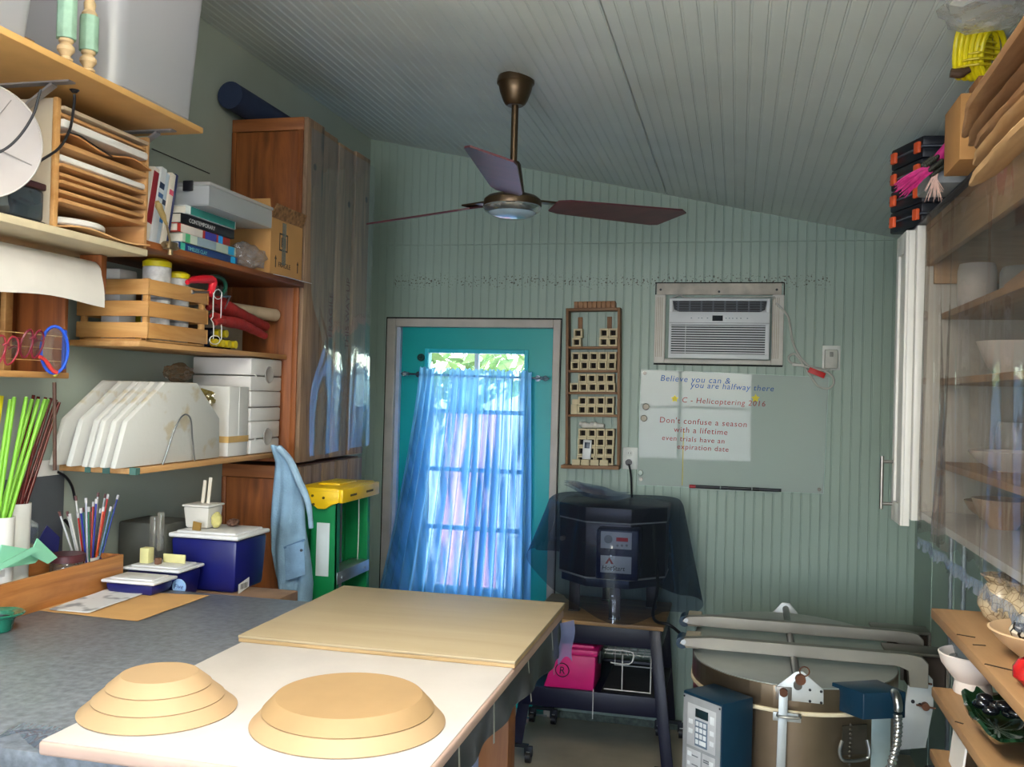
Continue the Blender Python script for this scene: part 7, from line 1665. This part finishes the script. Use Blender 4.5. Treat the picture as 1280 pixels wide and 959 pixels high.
slab('pale narrow wood slab second from the bottom of the pile', [(1205, 206, .40), (1225, 184, .40), (1260, 140, .40), (1300, 100, .40)], .045, .015, 4, M_SL2)
slab('pale wood slab at the bottom of the pile, hanging in front of the cupboard plastic', [(1200, 231, .39), (1225, 207, .39), (1262, 166, .39), (1300, 130, .39)], .045, .020, 5, M_SL2)

# ================================================================== POTTERY SHELVES BELOW
M_SHW = wood('pottery_shelf', '#84603c', '#a37e58', 'y', .8, .6)
def pshelf(lbl, z, yf, x0, m=M_SHW):
    t = plank('pottery_shelf', lbl, x0, .805, .9, yf, z-.022, z, m); return t
s1 = pshelf('upper wooden pottery shelf holding crackle-glazed pots', 1.196, 2.28, .43)
s2_ = pshelf('middle wooden pottery shelf holding the white footed bowl', 1.028, 2.255, .43)
s3 = pshelf('lowest wooden pottery shelf with a white card on it', .89, 2.26, .43)
for s_, z in ((s1, 1.196), (s2_, 1.028)):
    mb = MB()
    for (a, b, c, d) in (((1196, 793), (1219, 797), 0, 0), ((1216, 806), (1232, 807), 0, 0), ((1231, 830), (1265, 838), 0, 0)) if z > 1.1 else (((1194, 902), (1204, 905), 0, 0),):
        p, q_ = onz(a[0], a[1], z+.0008), onz(b[0], b[1], z+.0008); mb.bar(p, q_, .004, .0012)
    part('dark_crack', mb, mat('crack_dark', '#2c2018', .9), s_, label='dark crack lines in the board')
for y in (2.15, 1.5):
    for z in (1.173, 1.005, .867):
        pass
def crackle(name, base, dark, scale=22, w=.05):
    m, nt, b = _new(name); v = _coords(nt); vo = nt.nodes.new('ShaderNodeTexVoronoi'); vo.feature = 'DISTANCE_TO_EDGE'; vo.inputs['Scale'].default_value = scale; nt.links.new(v, vo.inputs['Vector'])
    n = nt.nodes.new('ShaderNodeTexNoise'); n.inputs['Scale'].default_value = 7; nt.links.new(v, n.inputs['Vector'])
    mt = nt.nodes.new('ShaderNodeMath'); mt.operation = 'MULTIPLY'; mt.inputs[1].default_value = w*4; nt.links.new(n.outputs['Fac'], mt.inputs[0])
    sb = nt.nodes.new('ShaderNodeMath'); sb.operation = 'SUBTRACT'; nt.links.new(vo.outputs['Distance'], sb.inputs[0]); nt.links.new(mt.outputs[0], sb.inputs[1])
    r = nt.nodes.new('ShaderNodeValToRGB'); r.color_ramp.elements[0].position = 0; r.color_ramp.elements[1].position = .06; r.color_ramp.elements[0].color = lin(dark); r.color_ramp.elements[1].color = lin(base)
    nt.links.new(sb.outputs[0], r.inputs['Fac']); nt.links.new(r.outputs['Color'], b.inputs['Base Color']); b.inputs['Roughness'].default_value = .25; return m
M_CRK = crackle('crackle_fine', '#bba88a', '#7d684f', 60, .003); M_CRKB = crackle('crackle_bold', '#d6cbb8', '#1e1814', 38, .05)
def tilted(name, lbl, c, prof, m, cat, M=None, n=40):
    mb = MB(); mb.lathe(prof, n=n, M=TR(*c) @ (M or Matrix())); return solo(name, lbl, cat, mb, m)
z1_ = 1.1966
c = onz(1236, 800, z1_)
vase = [(0, 0), (.028, 0), (.045, .015), (.058, .04), (.056, .062), (.042, .08), (.036, .088), (.046, .1), (.052, .104), (.048, .106), (.034, .09), (.04, .075), (.052, .05), (.03, .01), (0, .008)]
c1v = onz(1238, 795, z1_); c1v.x += .055; c1v.y += .125; tilted('crackle_vase', 'cream crackle vase with flared lip at the back of the upper pottery shelf', (c1v.x, c1v.y, z1_), [(r*.88, z*.95) for r, z in vase], M_CRK, 'vase')
c2v = onz(1290, 800, z1_); tilted('crackle_vase', 'cream wide-necked crackle vase nearest the picture edge on the upper shelf', (c2v.x+.005, c2v.y+.01, z1_+.0), [(r*1.05, z*1.05) for r, z in vase], M_CRK, 'vase')
cb_ = onz(1290, 826, z1_); cb_.x = max(cb_.x, .555)
bw = [(0, 0), (.05, 0), (.052, .004), (.085, .03), (.105, .052), (.101, .054), (.08, .034), (.05, .010), (0, .009)]
tilted('tan_dish', 'wide tan dish with a black-crackled pot sitting in it', (cb_.x, cb_.y, z1_), bw, mat('tan_bisque', '#c9a884', .6, var=.06), 'dish')
tilted('crackle_pot', 'cream pot with bold black crackle standing in the wide tan dish', (cb_.x-.004, cb_.y, z1_+.0102), [(0, 0), (.035, 0), (.058, .018), (.066, .04), (.055, .062), (.044, .072), (.038, .070), (.055, .045), (.03, .01), (0, .008)], M_CRKB, 'pot')
cc_ = onz(1226, 783, z1_); crumple('crumpled brown mottled wrap at the far end of the upper pottery shelf', 'brown_wrap', (cc_.x+.12, cc_.y+.14, z1_+.042), (.07, .05, .044), crackle('wrap_brown', '#9a7a58', '#3c2a1c', 18, .04), 31, cat='wrap', amp=.3)
pr2 = onz(1284, 858, z1_); tilted('red_pot', 'glossy red and black pot at the picture edge on the upper shelf', (max(.44+.04, pr2.x), pr2.y, z1_), [(0, 0), (.02, 0), (.034, .014), (.034, .03), (.026, .042), (.02, .044), (.028, .028), (0, .01)], mat('red_glaze', '#a01c1c', .12, var=.5, vs=30), 'pot')
z2_ = 1.0286
c = onz(1217, 868, z2_); c.x += .0; c.y += .01
fb = [(0, 0), (.044, 0), (.046, .004), (.042, .028), (.055, .042), (.074, .066), (.082, .09), (.079, .092), (.068, .068), (.04, .044), (0, .038)]
tilted('footed_bowl', 'white footed bowl holding clear containers on the middle pottery shelf', (c.x, c.y, z2_), [(r*.86, z*.93) for r, z in fb], mat('bowl_white', '#ddd2cc', .5, var=.03), 'bowl')
M_DELI = film('deli_clear', '#eef2f4', .2, .08, .42, '#b7c2c6')
for k, (s, z) in enumerate(((.042, .046), (.047, .079), (.043, .112))):
    t = thing('clear_container', ['clear plastic container lowest in the white footed bowl', 'clear plastic container in the middle of the stack in the footed bowl', 'clear plastic container on top of the stack in the footed bowl'][k], 'container', (c.x, c.y, z2_+z), group='clear containers in the footed bowl')
    mb = MB(); mb.lathe([(0, 0), (s*.8, 0), (s*.95, .024)], (c.x+(-.004, .002, -.006)[k], c.y, z2_+z), 28); part('tub', mb, M_DELI, t)
    mb = MB(); mb.lathe([(s*.96, .0245), (s*1.04, .025), (s*1.04, .029), (s*.9, .031), (0, .0312)], (c.x+(-.004, .002, -.006)[k], c.y, z2_+z), 28); part('lid', mb, M_DELI, t)
# dark green leaf dish
lp_ = [onz(a, b, z2_+.02) for a, b in ((1202, 885), (1215, 878), (1240, 884), (1275, 892), (1300, 910), (1300, 940), (1262, 946), (1240, 940), (1224, 922), (1208, 905))]
cen = sum(lp_, Vector())/len(lp_)
mb = MB(); N = 60
def outl(u):
    k = u*len(lp_); i = int(k) % len(lp_); f = k-int(k); a, b, c_, d = (lp_[(i+j) % len(lp_)] for j in (-1, 0, 1, 2))
    return .5*((2*b)+(c_-a)*f+(2*a-5*b+4*c_-d)*f*f+(3*b-a-3*c_+d)*f**3)
def leafd(u, v):
    p = cen.lerp(outl(u), v*(1+.06*math.sin(u*2*PI*9)*(v > .6))); return (max(.436, p.x), p.y, z2_+.010+.034*v**3+.004*math.sin(u*2*PI*9)*v*v)
mb.grid(leafd, N, 10, closed_u=True); mb.thicken(.006); solo('leaf_dish', 'glossy dark green leaf-edged dish on the middle pottery shelf', 'dish', mb, mat('green_black_glaze', '#10301c', .1, var=.6, vs=16, coat=.6))
mb = MB(); q = onz(1240, 893, z2_+.03)
for k in range(9):
    p = onz(1208+k*8, 882+k*2.2+(k % 2)*3, z2_+.05); mb.ball((max(.452, p.x)+.012, p.y+.012, z2_+.052+.008*(k % 3)), .013, 12, (1.2, 1, .7))
solo('glazed_fruit_cluster', 'cluster of glossy near-black glazed lumps heaped in the dark green dish', 'glazed lumps', mb, mat('black_glaze', '#121418', .08, coat=.6))
cA, cB = onx(1192, 912, .47), onx(1222, 955, .47)
mb = MB(); w = [onz(1193, 935, .891)]
pA, pB = ony(1190, 930, 2.18), ony(1222, 960, 2.18)
mb.hexa([(.45, 2.06, .8906), (.455, 2.19, .8906), (.459, 2.19, .8906), (.454, 2.06, .8906), (.462, 2.06, 1.0), (.467, 2.19, 1.0), (.471, 2.19, 1.0), (.466, 2.06, 1.0)])
solo('white_card', 'white card with a pink spot leaning on the lowest pottery shelf', 'card', mb, mat('card_white', '#ddd8d2', .5, var=.04))
t = plank('wall_shelf_support', 'pale upright wooden support at the back of the pottery shelves', .806, .823, 2.0, 2.04, .4, 1.24, M_SHW, cat='support')
# ================================================================== LIGHT, SKY, CAMERA
w = bpy.data.worlds.new('sky'); SC.world = w; w.use_nodes = True; nt = w.node_tree; bg = nt.nodes['Background']
st = nt.nodes.new('ShaderNodeTexSky'); st.sky_type = 'NISHITA'; st.sun_disc = False; st.sun_elevation = math.radians(50); st.sun_rotation = math.radians(200)
nt.links.new(st.outputs[0], bg.inputs[0]); bg.inputs[1].default_value = 1.1
def area(name, loc, rot, sx, sy, power, col):
    l = bpy.data.lights.new(name, 'AREA'); l.shape = 'RECTANGLE'; l.size = sx; l.size_y = sy; l.energy = power; l.color = lin(col)[:3]
    o = bpy.data.objects.new(name, l); COL.objects.link(o); o.location = loc; o.rotation_euler = [math.radians(a) for a in rot]; return o
# daylight through the rear window; the side window's lamp is added fill
area('window_daylight', (-.7, YF-.07, 1.52), (90, 0, 0), 1.7, 1.25, 72, '#dfe9ff')
area('side_window_fill', (XR+.07, -1.1, 1.55), (90, 0, 90), 1.2, 1.1, 26, '#e6efff')
# strip light hung from the ceiling behind the camera, added to light the room
lx, ly = -.45, .85
t = thing('added_strip_light', 'added long white strip light hung under the sloped ceiling', 'added ceiling light', (lx, ly, cz(lx)-.2-.09))
mb = MB(); mb.box(lx-.06, lx+.06, ly-.62, ly+.62, cz(lx)-.2-.075, cz(lx)-.2-.016, .006); part('housing', mb, mat('lamp_white', '#e6e6e2', .4), t)
for s in (-1, 1):
    mb = MB(); mb.cyl((lx+s*.03, ly-.59, cz(lx)-.2-.092), (lx+s*.03, ly+.59, cz(lx)-.2-.092), .013, n=12); part('tube', mb, emit('tube_glow', '#fff6ea', 14), t)
for s in (-.5, .5):
    mb = MB(); mb.cyl((lx, ly+s, cz(lx)-.276), (lx, ly+s, cz(lx)-.001), .004, n=8); part('hanger', mb, mat('steel', '#a8abac', .28, 1, var=.08), t)
area('ceiling_fill_uplight', (lx, ly, cz(lx)-.20), (180, 0, 0), .5, 1.2, 75, '#fff3e4')  # added upward fill, there only to brighten the ceiling
area('strip_fill_lamp', (lx, ly, cz(lx)-.2-.12), (0, 0, 0), .25, 1.2, 15, '#fff3e4')  # added downward fill below the strip
sn = bpy.data.lights.new('sun', 'SUN'); sn.energy = 4.5; sn.angle = math.radians(1); sn.color = (1, .96, .9)
so = bpy.data.objects.new('sun', sn); COL.objects.link(so); so.rotation_euler = (math.radians(38), math.radians(-18), 0)
cam = bpy.data.cameras.new('camera'); co = bpy.data.objects.new('camera', cam); COL.objects.link(co)
cam.sensor_fit = 'HORIZONTAL'; cam.sensor_width = 36; cam.lens = FPX*36/1280; cam.clip_start = .02
co.matrix_world = Matrix(((CR.x, CU.x, -CF.x, CAM.x), (CR.y, CU.y, -CF.y, CAM.y), (CR.z, CU.z, -CF.z, CAM.z), (0, 0, 0, 1)))
SC.camera = co
vs = SC.view_settings; vs.view_transform = 'Standard'; vs.look = 'None'; vs.exposure = .5; vs.gamma = 1; vs.use_curve_mapping = False
SC.cycles.max_bounces = 12; SC.cycles.transparent_max_bounces = 24; SC.cycles.use_denoising = True
SC.cycles.sample_clamp_indirect = 6
bpy.context.view_layer.update()
